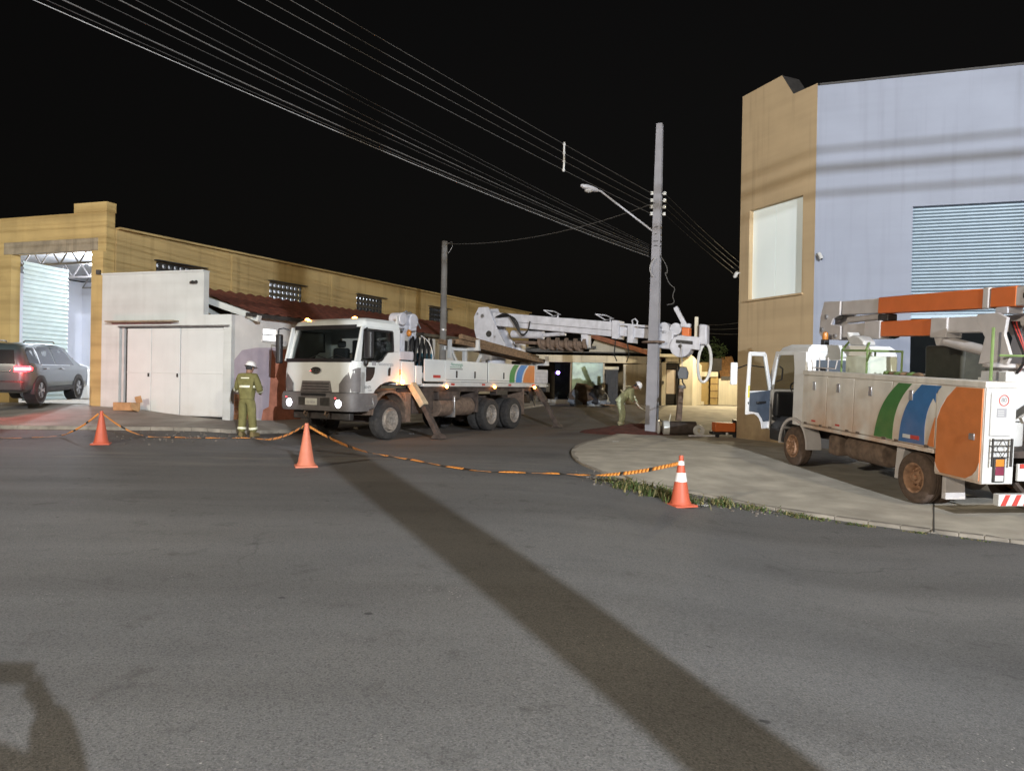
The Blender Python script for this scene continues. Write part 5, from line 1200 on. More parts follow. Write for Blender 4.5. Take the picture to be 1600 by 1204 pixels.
# --- crane: pedestal, turret, boom reaching to the pole
TX = -6.95
q = MB(); q.lathe([(0.55, 1.44), (0.55, 1.75), (0.42, 1.85), (0.42, 2.45), (0.5, 2.5), (0.5, 2.6)], (TX, 0, 0), (0, 0, 1), 24); q.build('crane_pedestal', M['boom_white'], T, bev=0.01)
boxp('crane_base', TX - 0.75, TX + 0.8, -0.8, 0.85, 1.44, 2.05, M['boom_white'], T, 0.05)
boxp('pedestal_cover', TX - 0.9, TX - 0.45, 0.2, 0.8, 2.45, 2.95, M['boom_white'], T, 0.08)
tc_w = world_of((TX, 0, 2.6)); 
tipY = PY + 0.35
B0 = Vector((tc_w.x, tc_w.y, 0)); BD = (Vector((PX, tipY, 0)) - B0); blen = BD.length; BD.normalize(); BS = Vector((-BD.y, BD.x, 0))
zb0 = at(778, 500, tc_w.y).z; zb1 = at(1005, 521, tipY).z
_Ti = _TM.inverted()
def bm_at(t, side, up):
    """boom frame: t metres along, side towards the house, up above the boom axis -> truck coordinates"""
    z = zb0 + (zb1 - zb0) * t / blen; return _Ti @ (B0 + BD * t + BS * side + Vector((0, 0, z + up)))
def bbox(mb, t0, t1, s0, s1, u0, u1):
    return mb.hexa([bm_at(t0, s0, u0), bm_at(t1, s0, u0), bm_at(t1, s1, u0), bm_at(t0, s1, u0)], [bm_at(t0, s0, u1), bm_at(t1, s0, u1), bm_at(t1, s1, u1), bm_at(t0, s1, u1)])
ztur = 2.6
def tur(t, z, side): return _Ti @ (B0 + BD * t + BS * side + Vector((0, 0, z)))
for sd in (-0.30, 0.30):
    out = [(-0.36, ztur), (0.62, ztur), (0.66, ztur + .2), (0.30, ztur + .75), (-0.05, zb0 + 0.42), (-0.42, zb0 + .42), (-0.60, zb0 + .1), (-0.58, zb0 - .35)]
    q = MB(); th = 0.05; n = len(out)
    f1 = [tur(t, z, sd - th) for t, z in out]; f2 = [tur(t, z, sd + th) for t, z in out]
    q.add(f1 + f2, [tuple(range(n)), tuple(range(2 * n - 1, n - 1, -1))] + [(i, n + i, n + (i + 1) % n, (i + 1) % n) for i in range(n)]); tp_ = q.build('turret_plate', M['boom_white'], T, bev=0.01)
    if sd < 0:
        for (t, z, rr) in ((-0.25, zb0 + .12, .07), (0.02, zb0 - .5, .11), (-0.45, zb0 + .2, .04), (0.25, zb0 - .6, .04)):
            q = MB(); q.cyl(tur(t, z, sd - th - .012), tur(t, z, sd - th + .01), rr, n=14); q.build('turret_pin', M['dark'] if rr > .1 else M['steel'], tp_)
q = MB(); q.cyl(tur(0.1, ztur - .06, 0), tur(0.1, ztur + .04, 0), 0.62, n=24); q.build('slew_ring', M['boom_white'], T)
q = MB(); bbox(q, 0.05, 4.62, -0.20, 0.20, -0.20, 0.26); bm1 = q.build('boom', M['boom_white'], T, bev=0.02)
q = MB(); bbox(q, 0.9, 4.62, -0.206, -0.2, -0.02, -0.005); q.build('boom_seam', M['dark_text'], bm1)
q = MB(); bbox(q, 4.5, blen + 0.15, -0.14, 0.14, -0.16, 0.14); q.build('boom_extension', M['boom_white'], T, bev=0.015)
q = MB(); bbox(q, 4.45, 4.68, -0.24, 0.24, -0.26, 0.31); q.build('boom_collar', M['boom_white'], T, bev=0.01)
q = MB(); bbox(q, 4.95, 5.15, -0.2, 0.2, -0.34, 0.2); q.build('boom_guide', M['boom_white'], T, bev=0.01)
q = MB(); bbox(q, 4.68, blen + .4, -0.16, -0.06, 0.17, 0.24); q.build('extension_rail', M['boom_white'], T)
q = MB(); q.cyl(bm_at(0.75, -.02, -0.42), bm_at(1.95, -.02, -0.36), 0.13, n=16); q.cyl(bm_at(1.9, -.02, -0.36), bm_at(2.75, -.02, -0.24), 0.07, n=12); q.build('lift_cylinder', M['boom_white'], T)
for k in range(3):
    q = MB(); q.tube(smooth_poly([bm_at(0.25 + .05 * k, -.28, 0.1), bm_at(0.7 + .1 * k, -.32, 0.3 - .05 * k), bm_at(1.0 + .08 * k, -.34, -0.05), bm_at(1.25, -.3, -0.45 - .03 * k), bm_at(1.5, -.28, -0.3), bm_at(1.55, -.25, 0.05)], 2), 0.022, 6); q.build('boom_hose', M['hose'], T)
for t_ in (2.35, 4.2):
    q = MB(); q.tube([bm_at(t_ - .35, -.15, .46), bm_at(t_, -.15, .30), bm_at(t_ + .25, -.1, .36), bm_at(t_ - .1, .1, .46), bm_at(t_ - .35, -.15, .46)], 0.018, 6); q.cyl(bm_at(t_ + .1, 0, .26), bm_at(t_ + .1, 0, .38), .03, n=8); q.build('boom_bracket', M['boom_white'], T)
q = MB(); q.tube([bm_at(5.05, 0, .22), bm_at(5.02, 0, .36), bm_at(5.12, 0, .42), bm_at(5.2, 0, .34), bm_at(5.18, 0, .22)], .025, 7); q.build('lifting_eye', M['boom_white'], T)
# stowed auger under the boom
q = MB(); a0_, a1_ = bm_at(0.9, -.05, -.68), bm_at(3.5, -.05, -.55); q.cyl(a0_, a0_.lerp(a1_, .35), 0.06, n=10); q.cyl(a0_.lerp(a1_, .35), a1_, .13, n=12)
ax_ = (a1_ - a0_).normalized(); ua_ = ax_.orthogonal().normalized(); va_ = ax_.cross(ua_); vs = []; NN = 90
for i in range(NN + 1):
    t = i / NN; c = a0_.lerp(a1_, 0.35 + 0.65 * t); a = t * 2 * PI * 5.2; e = ua_ * math.cos(a) + va_ * math.sin(a); vs += [c + e * 0.10, c + e * 0.21, c + e * 0.21 + ax_ * .10, c + e * .10 + ax_ * .10]
fs = []
for i in range(NN):
    for k in range(4): fs.append((i * 4 + k, i * 4 + (k + 1) % 4, (i + 1) * 4 + (k + 1) % 4, (i + 1) * 4 + k))
q.add(vs, fs); q.build('auger', M['mud'], T, smooth=60)
boxp_q = MB(); bbox(boxp_q, 3.35, 3.6, -.12, .12, -.62, -.2); boxp_q.build('auger_hanger', M['boom_white'], T, bev=.01)
# boom head beyond the pole
tH = blen
q = MB(); bbox(q, tH + .18, tH + .75, -.16, .16, -.42, .16); q.build('boom_head', M['boom_white'], T, bev=.04)
q = MB(); q.cyl(bm_at(tH + .98, -.2, -.3), bm_at(tH + .98, .2, -.3), 0.33, n=24); q.build('head_winch', M['boom_white'], T, bev=.02)
q = MB(); q.cyl(bm_at(tH + .98, -.215, -.3), bm_at(tH + .98, -.2, -.3), 0.06, n=10); bbox(q, tH + .85, tH + 1.35, -.215, -.2, -.22, -.12); q.build('head_slot', M['dark'], T)
q = MB(); bbox(q, tH + 1.1, tH + 1.55, -.18, .18, -.36, .02); q.build('head_arm', M['boom_white'], T, bev=.02)
q = MB(); q.cyl(bm_at(tH + .45, -.16, .2), bm_at(tH + .45, .16, .2), .17, n=16); q.cyl(bm_at(tH + .8, -.12, .2), bm_at(tH + .8, .12, .2), .18, n=16); q.build('head_sheave', M['boom_white'], T)
q = MB(); bbox(q, tH + .98, tH + 1.22, -.12, .12, 0.0, .28); q.build('head_motor', M['boom_orange'], T, bev=.03)
q = MB(); q.beam(bm_at(tH + 1.1, -.1, .3), bm_at(tH + .78, -.1, .85), .13, .13); q.beam(bm_at(tH + .95, -.1, .33), bm_at(tH + 1.25, -.1, .33), .12); q.build('pole_grab', M['boom_white'], T, bev=.02)
q = MB(); q.beam(bm_at(tH + 1.38, .05, 0), bm_at(tH + 1.38, .05, .62), .1); q.build('pole_grab', M['cream'], T, bev=.02)
q = MB(); bbox(q, tH + 1.5, tH + 1.75, -.16, .16, -.2, .4); q.build('hose_reel', M['boom_white'], T, bev=.05)
q = MB(); q.tube([bm_at(tH + 1.68 + .19 * math.cos(a * PI / 12), -.1 + .12 * math.sin(a * PI / 12), -.72 + .56 * math.sin(a * PI / 12)) for a in range(25)], .045, 7); q.build('hose_loop', M['ceramic'], T)
q = MB(); q.tube([bm_at(tH - 1.15, 0, -.2), bm_at(tH - 1.2, 0, -.75), bm_at(tH - 1.1, 0, -.95)], .02, 6); q.tube([bm_at(tH - .8, 0, -.2), bm_at(tH - .7, 0, -.7), bm_at(tH - .78, 0, -.95)], .02, 6); q.build('boom_hose', M['hose'], T)
q = MB(); 
for zz in (0.46, 0.0): pass
# pole clamp jaw round the pole
q = MB(); c = _Ti @ Vector((PX, PY, bm_at(blen, 0, 0).z)); zc = (bm_at(blen, 0, 0)).z
q = MB(); pc = pole_at(zb1); ring = [(_Ti @ (Vector((pc.x + .34 * math.cos(a), pc.y + .34 * math.sin(a), zb1 - .28)))) for a in [R(t) for t in range(20, 330, 25)]]
q.tube(ring, .035, 7); q.build('pole_jaw', M['mud'], T)
# winch line with hook block and hanging bar
hp0 = at(1067, 556, PY - 0.6); hp1 = at(1066, 574, PY - 0.6); hp2 = at(1066, 591, PY - 0.6); hp3 = at(1060, 657, PY - 0.7)
hk = thing('hook_block', 'black hook block hanging from the boom head over the street', 'hook block', hp2)
q = MB(); q.tube([hp0 + Vector((0, .3, .5)) - hp2, hp1 - hp2], .012, 6); q.build('winch_rope', M['cable'], hk)
q = MB(); q.prism([(-.14, -.02), (.14, -.02), (.17, .16), (.1, .34), (-.1, .34), (-.17, .16)], 'xz', -.09, .09); q.build('block', M['black'], hk, bev=.02)
q = MB(); q.tube([(0, 0, -.02), (0.02, 0, -.12), (.07, 0, -.2), (.02, 0, -.27), (-.05, 0, -.22)], .025, 7); q.build('hook', M['dark'], hk)
hb_ = thing('hanging_steel_bar', 'long rusty square bar hanging below the hook block', 'steel bar', hp2 + Vector((0, 0, -.2)))
q = MB(); q.beam((-0.02, 0, 0), hp3 - hp2 + Vector((0, 0, .2)), .13, .13, w1=.16, h1=.16); q.build('bar', M['mud'], hb_, bev=.01)
q = MB(); q.lathe([(.1, 0), (.12, .05), (.1, .1)], (0, 0, -.1), (0, 0, 1), 12); q.build('collar', M['steel'], hb_)
# headlight beams
for o in list(bpy.data.objects):
    if o.name.startswith('headlight_glow'): bpy.data.objects.remove(o)
for s in (1, -1):
    a = world_of((1.55, s * 0.82, 0.93)); b = world_of((9, s * 0.9, -0.3)); lamp('truck_headlight_beam', a, 45, (0.92, 0.9, 1.0), 0.08, 'SPOT', b, 70, 0.8)
a = world_of((-0.44, 1.34, 1.47)); lamp('amber_side_light', a, 16, (1.0, 0.32, 0.06), 0.06)
a = world_of((0.72, -1.0, 3.15)); lamp('amber_roof_light', a, 12, (1.0, 0.32, 0.06), 0.05)

# ================================================================== bucket truck on the right pavement
rl = Vector((6.33, 11.6, 0)); hd = R(8.0); fwd = Vector((-math.sin(hd), math.cos(hd), 0)); lft = Vector((-fwd.y, fwd.x, 0))
bt_o = rl - lft * 1.06; za_, zf_ = ZR(rl.x, rl.y), ZR(rl.x + fwd.x * 3.75, rl.y + fwd.y * 3.75)
BT = thing('bucket_truck', 'dusty white bucket truck with orange boom and its cab door open', 'truck', (bt_o.x, bt_o.y, za_), math.atan2(fwd.y, fwd.x), pitch=-math.atan2(zf_ - za_, 3.75))
WD = M['white_dusty']; FX = 3.75
for s in (1, -1):
    wheel(BT, 0, s * 0.93, 0.405, 0.23, s, M['tyre_dusty'], M['rim_rust'], dish=0.12, rimr=0.56, bolts=6)
    wheel(BT, 0, s * 0.66, 0.405, 0.23, s, M['tyre_dusty'], M['rim_rust'], dish=0.1, rimr=0.56, bolts=0)
    wheel(BT, FX, s * 0.90, 0.405, 0.23, s, M['tyre_dusty'], M['rim_rust'], dish=-0.05, rimr=0.56, bolts=6)
    boxp('chassis_rail', -1.6, 4.6, s * 0.38 - .04, s * .38 + .04, 0.58, 0.80, M['chassis'], BT)
q = MB(); q.cyl((0, -.8, .405), (0, .8, .405), .09); q.ball((0, 0, .405), .2); q.build('rear_axle', M['chassis'], BT)
# body side cabinets
def rz_front(x): return 0.93
for s in (1, -1):
    ya, yb = s * 1.10, s * 0.62
    b1 = boxp('cabinet', -0.52, 3.28, min(ya, yb), max(ya, yb), 0.93, 1.90, WD, BT, 0.012)
    b2 = boxp('rear_cabinet', -1.42, -0.52, min(ya, yb), max(ya, yb), 0.56, 1.90, WD, BT, 0.012)
    boxp('top_rail', -1.44, 3.30, min(ya + s * .012, yb), max(ya + s * .012, yb), 1.902, 1.985, WD, BT, 0.008)
    boxp('bottom_rail', -0.50, 3.27, min(ya - s * .05, ya + s * .02), max(ya - s * .05, ya + s * .02), 0.86, 0.925, M['white_dusty'], BT, 0.008)
    if s < 0: continue
    # locker doors along the left side
    doors = [(2.42, 3.26), (1.56, 2.40), (0.52, 1.54), (-0.50, 0.50)]
    for i, (xa, xb) in enumerate(doors):
        d = boxp('locker_door', xa, xb, 1.10, 1.118, 0.95, 1.885, WD, BT, 0.006)
        xm = (xa + xb) / 2 + (0.05 if i else 0.0)
        l_ = boxp('latch', xm - .045, xm + .045, 1.118, 1.135, 1.62, 1.78, M['steel'], d, .006); 
        boxp('hinge', xa + .1, xa + .2, 1.118, 1.13, 0.93, 0.97, M['mud'], d, .004); boxp('hinge', xb - .2, xb - .1, 1.118, 1.13, 0.93, 0.97, M['mud'], d, .004)
        if i < 2: boxp('label', xm - .08, xm + .06, 1.1185, 1.121, 1.00, 1.035, M['red'], d, 0)
    d = boxp('locker_door', -1.40, -0.54, 1.10, 1.118, 0.60, 1.885, M['orange_d'], BT, 0.006)
    boxp('latch', -1.30, -1.20, 1.118, 1.137, 1.16, 1.25, M['steel'], d, .006)
    # coloured curved bands
    stripe('emblem_stripe', 0.94, 0.46, 0.36, -0.02 + .06, M['green_d'], 0.955, 1.88, 0.7, 14, BT, 1.1185, 0.003)
    stripe('emblem_stripe', 0.30, -0.30, -0.18, -0.62, M['blue_d'], 0.955, 1.88, 0.7, 14, BT, 1.119, 0.003)
    stripe('emblem_stripe', -0.36, -0.505, -0.50, -0.51, M['orange_d'], 0.955, 1.40, 0.03, 8, BT, 1.119, 0.003)
    # pale corners of the rear door, on top of its orange paint
    panel('emblem_edge', [(-0.545, 1.885), (-0.90, 1.885), (-0.72, 1.72), (-0.61, 1.56), (-0.545, 1.40)], 'xz', 1.1185, 1.1215, WD, BT, 0)
    panel('emblem_edge', [(-1.40, 0.60), (-1.16, 0.60), (-1.29, 0.67), (-1.36, 0.75), (-1.40, 0.86)], 'xz', 1.1185, 1.1215, WD, BT, 0)
    panel('emblem_edge', [(-0.545, 0.60), (-0.545, 0.74), (-0.58, 0.67), (-0.65, 0.60)], 'xz', 1.1185, 1.1215, WD, BT, 0)
    panel('emblem_edge', [(-0.50, 1.88), (-0.30, 1.88), (-0.50, 1.62)], 'xz', 1.1225, 1.124, M['blue_d'], BT, 0)
    boxp('reflective_label', 0.02, 0.20, 1.1225, 1.125, 1.02, 1.08, M['white_plain'], BT, 0)
    boxp('reflective_label', -0.18, 0.02, 1.1225, 1.125, 1.02, 1.08, M['red'], BT, 0)
# back of the rear cabinets
for s in (1, -1):
    y0, y1 = (0.62, 1.10) if s > 0 else (-1.10, -0.62)
    pnl = boxp('rear_panel', -1.44, -1.42, y0 + .005, y1 - .005, 0.57, 1.90, M['white_plain'], BT, .006)
    boxp('rear_door', -1.462, -1.44, y0 + .09, y1 - .07, 1.24, 1.84, M['white_plain'], pnl, .008)
    # lamp guard and tail lamp
    q = MB(); yl, yr = y0 + .10, y1 - .09
    for z in (1.19, 1.11, 1.03, 0.95): q.tube([(-1.50, yl, z), (-1.50, yr, z)], .007, 5)
    q.beam((-1.50, yl, 0.82), (-1.50, yl, 1.21), .03, .02); q.beam((-1.50, yr, 0.82), (-1.50, yr, 1.21), .02, .02)
    q.tube([(-1.505, yl + .06, 1.07), (-1.505, (yl + yr) / 2, 1.20), (-1.505, yr - .06, 1.07), (-1.505, (yl + yr) / 2, 0.95), (-1.505, yl + .06, 1.07)], .006, 5)
    for yy in (yl, yr): q.tube([(-1.50, yy, 1.1), (-1.44, yy, 1.1)], .008, 5)
    q.build('lamp_guard', M['dark'], pnl)
    ym = (yl + yr) / 2; tl = boxp('tail_lamp', -1.475, -1.44, ym - .085, ym + .085, 0.60, 0.94, M['dark'], pnl, .008)
    boxp('tail_lens', -1.482, -1.475, ym - .065, ym + .065, 0.82, 0.92, M['amber_off'], tl, .004); boxp('tail_lens', -1.482, -1.475, ym - .065, ym + .065, 0.70, 0.815, M['tail_red'], tl, .004); boxp('tail_lens', -1.482, -1.475, ym - .065, ym + .065, 0.615, 0.695, M['lens'], tl, .004)
    if s > 0:
        q = MB(); q.lathe([(.075, 0), (.078, .004), (.066, .004), (.066, 0)], (-1.4625, ym - .02, 1.73), (-1, 0, 0), 28, caps=False); q.build('speed_sign', M['red'], pnl)
        text('speed_number', '80', 0.085, (-1.466, ym - .02, 1.735), (R(90), 0, R(-90)), M['grey_text'], pnl)
        boxp('rating_plate', -1.466, -1.462, ym - .07, ym + .08, 1.50, 1.62, M['grey_text'], pnl, 0)
        for k in range(3): boxp('plate_line', -1.468, -1.466, ym - .03, ym + .07, 1.52 + .03 * k, 1.53 + .03 * k, M['white_plain'], pnl, 0)
# platform between cabinets
boxp('deck', -1.42, 3.28, -0.62, 0.62, 0.93, 1.02, M['chassis'], BT, 0)
boxp('front_bulkhead', 3.24, 3.29, -1.05, 1.05, 0.9, 1.9, WD, BT, .006)
# rear bumper with slanted stripes
rb = boxp('rear_bumper', -1.62, -1.52, -1.08, 0.98, 0.30, 0.46, M['white_plain'], BT, .006)
for k in range(12):
    y0 = 0.95 - 0.17 * k
    q = MB(); q.prism([(y0, .305), (y0 - .075, .305), (y0 - .145, .455), (y0 - .07, .455)], 'yz', -1.6235, -1.620); q.build('bumper_stripe', M['red'], rb)
for sy in (.5, -.5):
    q = MB(); q.beam((-1.55, sy, .4), (-1.3, sy, .6), .06); q.build('bumper_bracket', M['chassis'], BT)
boxp('rear_cross_panel', -1.50, -1.46, -0.60, 0.60, 0.62, 0.86, M['white_plain'], BT, .006)
boxp('rear_stripe', -1.512, -1.50, -0.58, 0.58, 0.80, 0.86, M['red'], BT, 0)
boxp('rear_step', -1.6, -1.3, -0.55, 0.3, 1.02, 1.06, M['dark'], BT, 0)
q = MB(); q.beam((-1.42, 0.52, 1.45), (-1.42, -.5, 2.1), .06, .10); q.build('access_rail', M['white_plain'], BT)
# under body: fuel tank, battery box, mudguards
q = MB(); q.cyl((0.98, 0.72, 0.62), (2.05, 0.72, 0.62), 0.23, n=20); q.build('fuel_tank', M['mud'], BT, bev=.03)
for x in (1.25, 1.8):
    q = MB(); q.lathe([(.236, -.03), (.242, 0), (.236, .03)], (x, .72, .62), (1, 0, 0), 20, caps=False); q.build('tank_strap', M['mud'], BT)
boxp('air_filter_box', 2.30, 2.62, 0.55, 0.92, 0.40, 0.78, M['mud'], BT, .05)
q = MB(); q.tube([(2.45, .75, .8), (2.4, .8, .88), (2.2, .85, .86), (2.1, .85, .8)], .035, 7); q.build('pipe', M['mud'], BT)
panel('mud_flap', [(0.52, 0.30), (0.60, 0.30), (0.56, 0.86), (0.36, 0.86)], 'xz', .95, .62, M['boom_grey'], BT)
panel('mud_flap', [(-0.60, 0.18), (-0.5, 0.18), (-0.5, 0.6), (-0.55, 0.6)], 'xz', .95, .62, M['boom_grey'], BT)
q = MB(); q.prism(arc(FX, .42, .58, -2, 182, 18) + arc(FX, .42, .52, 182, -2, 18), 'xz', 1.03, .72); q.build('mudguard', M['boom_grey'], BT)
q = MB(); q.prism(arc(FX, .42, .58, -2, 182, 18) + arc(FX, .42, .52, 182, -2, 18), 'xz', -1.03, -.72); q.build('mudguard', M['boom_grey'], BT)
# --- cab
cw = 1.0; cb_ = mat('cab_white', (0.74, 0.75, 0.76), 0.4, var=0.05, scale=3, dirt=((0.42, 0.22, 0.10), 0.5, 2.5, 0.6, 1.5)); x0c, x1c = 3.40, 5.02
def cabprof(xa): return xa
lofted_bt = MB(); lofted_bt.loft([[(x, y, z) for x, y in plan(*s_)] for s_, z in [((5.05, 4.85, .8, 1.0, 4.80), .62), ((5.08, 4.86, .8, 1.0, 4.80), 1.05), ((5.02, 4.82, .8, 1.0, 4.74), 1.52)]]); lofted_bt.build('cab', cb_, BT, bev=.01)
lofted_bt = MB(); lofted_bt.loft([[(x, y, z) for x, y in plan(*s_)] for s_, z in [((4.66, 4.48, .8, 0.97, 3.40), 2.36), ((4.58, 4.40, .78, 0.95, 3.40), 2.44), ((4.35, 4.2, .7, 0.85, 3.44), 2.51)]]); lofted_bt.build('roof', cb_, BT)
# back wall and quarter panels
q = MB(); wall_grid(q, (3.40, -0.97, 0), (0, 1, 0), 0, 1.94, 0.85, 2.37, [(1.06, 1.75, 1.55, 2.2)], .04, (1, 0, 0)); q.build('back_panel', cb_, BT)
for s in (1, -1):
    panel('quarter_panel', [(3.40, .85), (3.84, .85), (3.84, 2.0), (3.90, 2.33), (3.95, 2.36), (3.40, 2.36)], 'xz', s * 1.0, s * .95, cb_, BT)
    panel('side_pillar', [(4.80, 1.50), (5.0, 1.50), (4.66, 2.36), (3.90, 2.36), (3.92, 2.29), (4.52, 2.28), (4.60, 2.2)], 'xz', s * .995, s * .93, cb_, BT)
    panel('sill', [(3.84, .85), (4.82, .60), (4.82, .72), (4.3, .98), (3.84, .98)], 'xz', s * .99, s * .85, M['black'], BT)
q = MB(); q.add([(5.0, -.93, 1.51), (5.0, .93, 1.51), (4.655, .9, 2.36), (4.655, -.9, 2.36)], [(0, 1, 2, 3)]); q.build('windscreen', M['glass'], BT)
panel('far_door', [(3.86, .9), (4.78, .9), (4.80, 1.45), (3.86, 1.45)], 'xz', -.99, -.95, cb_, BT)
boxp('cab_floor', 3.44, 4.9, -.95, .95, .84, .92, M['black'], BT)
boxp('dashboard', 4.62, 4.9, -.95, .95, .92, 1.48, M['black'], BT, .05)
for s in (.55, -.45):
    q = MB(); q.box(3.72, 4.18, s - .24, s + .24, .92, 1.28); q.box(3.56, 3.72, s - .24, s + .24, 1.22, 1.86); q.box(3.58, 3.68, s - .12, s + .12, 1.87, 2.05); q.build('seat', M['seat'], BT, bev=.05)
q = MB(); q.lathe([(.19, -.014), (.205, 0), (.19, .014), (.176, 0)], (4.42, .55, 1.55), (-.8, 0, .6), 20, caps=False); q.beam((4.42, .37, 1.55), (4.42, .73, 1.55), .03); q.build('steering_wheel', M['black'], BT)
q = MB(); q.tube([(4.70, .93, 1.7), (4.60, .86, 1.75), (4.58, .86, 1.98), (4.62, .92, 2.04)], .016, 7); q.build('grab_handle', M['black'], BT)
boxp('step', 4.15, 4.8, .78, 1.0, .42, .72, M['black'], BT, .03)
q = MB(); q.ball((3.95, .42, 1.31), .12, 10, (1.5, 1.2, .35), .4, 3); q.build('folded_vest', mat('vest_green', (0.35, 0.6, 0.2), .7), BT)
# open door: pivot at the front pillar
dpiv = Vector((4.78, .985, 0)); th_ = R(58)
def DP(d, out, z):
    """door coordinates: d back from hinge, out = outer side"""
    e = Vector((-math.cos(th_), math.sin(th_), 0)); n_ = Vector((math.sin(th_), math.cos(th_), 0)); return dpiv + e * d + n_ * out + Vector((0, 0, z))
def dprism(poly, o0, o1):
    q = MB(); n = len(poly); q.add([DP(d, o0, z) for d, z in poly] + [DP(d, o1, z) for d, z in poly], [tuple(range(n)), tuple(range(2 * n - 1, n - 1, -1))] + [(i, n + i, n + (i + 1) % n, (i + 1) % n) for i in range(n)]); return q
lowp = [(0.0, .66), (.30, .66), (.34, .80), (.46, .93), (.62, 1.0), (.96, 1.0), (.97, 1.50), (.0, 1.50)]
d = dprism(lowp, 0.03, .05).build('door', cb_, BT, bev=.008)
dprism([(.06, .82), (.28, .82), (.34, .9), (.48, 1.02), (.84, 1.07), (.88, 1.46), (.06, 1.5)], .0, .03).build('door_trim', M['door_trim'], d, bev=.012)
for poly in ([(0.0, 1.50), (.09, 1.50), (.36, 2.25), (.34, 2.33), (.28, 2.30)], [(.28, 2.24), (.34, 2.34), (.90, 2.34), (.93, 2.28), (.90, 2.25), (.36, 2.25)], [(.88, 1.50), (.97, 1.50), (.93, 2.30), (.86, 2.28)], [(.88, 1.0), (.965, 1.0), (.975, 1.5), (.88, 1.5)], [(0, .66), (.06, .66), (.06, 1.5), (0, 1.5)]):
    dprism(poly, -.005, .045).build('door_frame', cb_, d, bev=.008)
dprism([(.10, 1.50), (.88, 1.50), (.86, 2.26), (.36, 2.26)], .015, .022).build('door_window', glass('door_glass', (.9, .92, .92), .08), d)
q = dprism([(.893, 1.36), (.955, 1.36), (.955, 1.62), (.893, 1.62)], -.008, -.005); q.build('door_label', mat('yellow_label', (.7, .62, .1), .6), d)
q = dprism([(.30, 1.22), (.62, 1.22), (.62, 1.27), (.30, 1.27)], -.05, .0); q.build('arm_rest', M['black'], d, bev=.01)
q = dprism([(.91, 1.22), (.945, 1.22), (.945, 1.27), (.91, 1.27)], -.012, -.004); q.build('door_lock', M['dark'], d)
q = MB(); q.tube([DP(.2, .05, 2.0), DP(.55, .3, 2.05), DP(1.0, .32, 1.95)], .014, 6); mi = q.build('mirror', M['black'], d)
q = MB(); q.loft([[DP(dd_, oo, z) for dd_, oo in ((.98, .24), (1.13, .28), (1.13, .34), (.98, .34))] for z in (1.62, 1.66, 2.06, 2.1)]); q.build('mirror_housing', cb_, mi, bev=.02)
# --- booms: two arms folded along the truck
q = MB(); q.lathe([(.28, 1.02), (.28, 1.75), (.20, 1.8), (.20, 2.0)], (-.62, .12, 0), (0, 0, 1), 20); q.box(-.98, -.5, -.16, .4, 1.4, 2.12); pd = q.build('boom_pedestal', M['white_plain'], BT, bev=.01)
q = MB(); q.lathe([(.30, 2.16), (.33, 2.18), (.33, 2.22), (.3, 2.24)], (-.70, .12, 0), (0, 0, 1), 20); q.cyl((-.70, .12, 2.0), (-.70, .12, 2.2), .2, n=16); q.build('slew_ring', M['boom_grey'], BT)
for yy in (-.10, .36):
    panel('turret_plate', [(-.42, 2.22), (-.95, 2.22), (-1.02, 2.34), (-.88, 2.66), (-.92, 2.90), (-.74, 2.98), (-.35, 2.97), (-.32, 2.88), (-.52, 2.62)], 'xz', yy - .025, yy + .025, M['boom_grey'], BT, .008)
yb = .13
def arm(name, xa, za, xb, zb, w, h, m, bev=.015):
    q = MB(); q.beam((xa, yb, za), (xb, yb, zb), w, h); return q.build(name, m, BT, bev=bev)
arm('lower_boom', -.55, 2.83, .75, 2.83, .24, .25, M['boom_grey'])
arm('lower_boom_collar', .42, 2.79, .80, 2.80, .30, .33, M['boom_grey'])
arm('lower_boom_sleeve', .80, 2.81, 2.15, 2.81, .26, .28, M['boom_orange'])
arm('lower_boom', 2.15, 2.81, 3.75, 2.80, .24, .27, M['boom_grey'])
arm('lower_boom_collar', 2.15, 2.80, 2.62, 2.80, .29, .34, M['boom_grey'])
q = MB(); q.cyl((.62, yb, 2.58), (-.35, yb, 2.40), .085, n=14); q.build('lift_cylinder', M['boom_grey'], BT)
q = MB(); q.prism([(.55, 2.66), (.75, 2.66), (.68, 2.50), (.60, 2.50)], 'xz', yb - .12, yb + .12); q.build('cylinder_lug', M['boom_grey'], BT, bev=.01)
# knuckle at the front and the upper boom coming back
for yy in (-.04, .30):
    panel('knuckle_plate', [(3.35, 2.62), (3.95, 2.62), (4.12, 2.76), (4.10, 3.10), (3.98, 3.42), (3.40, 3.40), (3.40, 3.12), (3.62, 3.06), (3.70, 2.94), (3.35, 2.90)], 'xz', yy - .02, yy + .02, M['boom_grey'], BT, .008)
q = MB(); q.cyl((4.0, -.08, 2.84), (4.0, .36, 2.84), .05, n=12); q.cyl((3.85, -.08, 3.1), (3.85, .36, 3.1), .05, n=12); q.cyl((3.5, -.08, 2.7), (3.5, .36, 2.7), .04, n=12); q.build('knuckle_pin', M['steel'], BT)
arm('upper_boom', 4.0, 3.27, 2.2, 3.25, .24, .27, M['boom_grey'])
arm('upper_boom_sleeve', 2.25, 3.25, -.36, 3.22, .27, .30, M['boom_orange'])
arm('upper_boom_band', -.30, 3.222, -.42, 3.221, .29, .32, M['boom_grey'])
arm('upper_boom_sleeve', -.44, 3.22, -.92, 3.215, .265, .295, M['boom_orange'])
arm('upper_boom', -.90, 3.215, -1.6, 3.21, .25, .28, M['boom_grey'])
arm('boom_slot', -1.02, 3.215, -1.25, 3.214, .256, .10, M['dark'], .02)
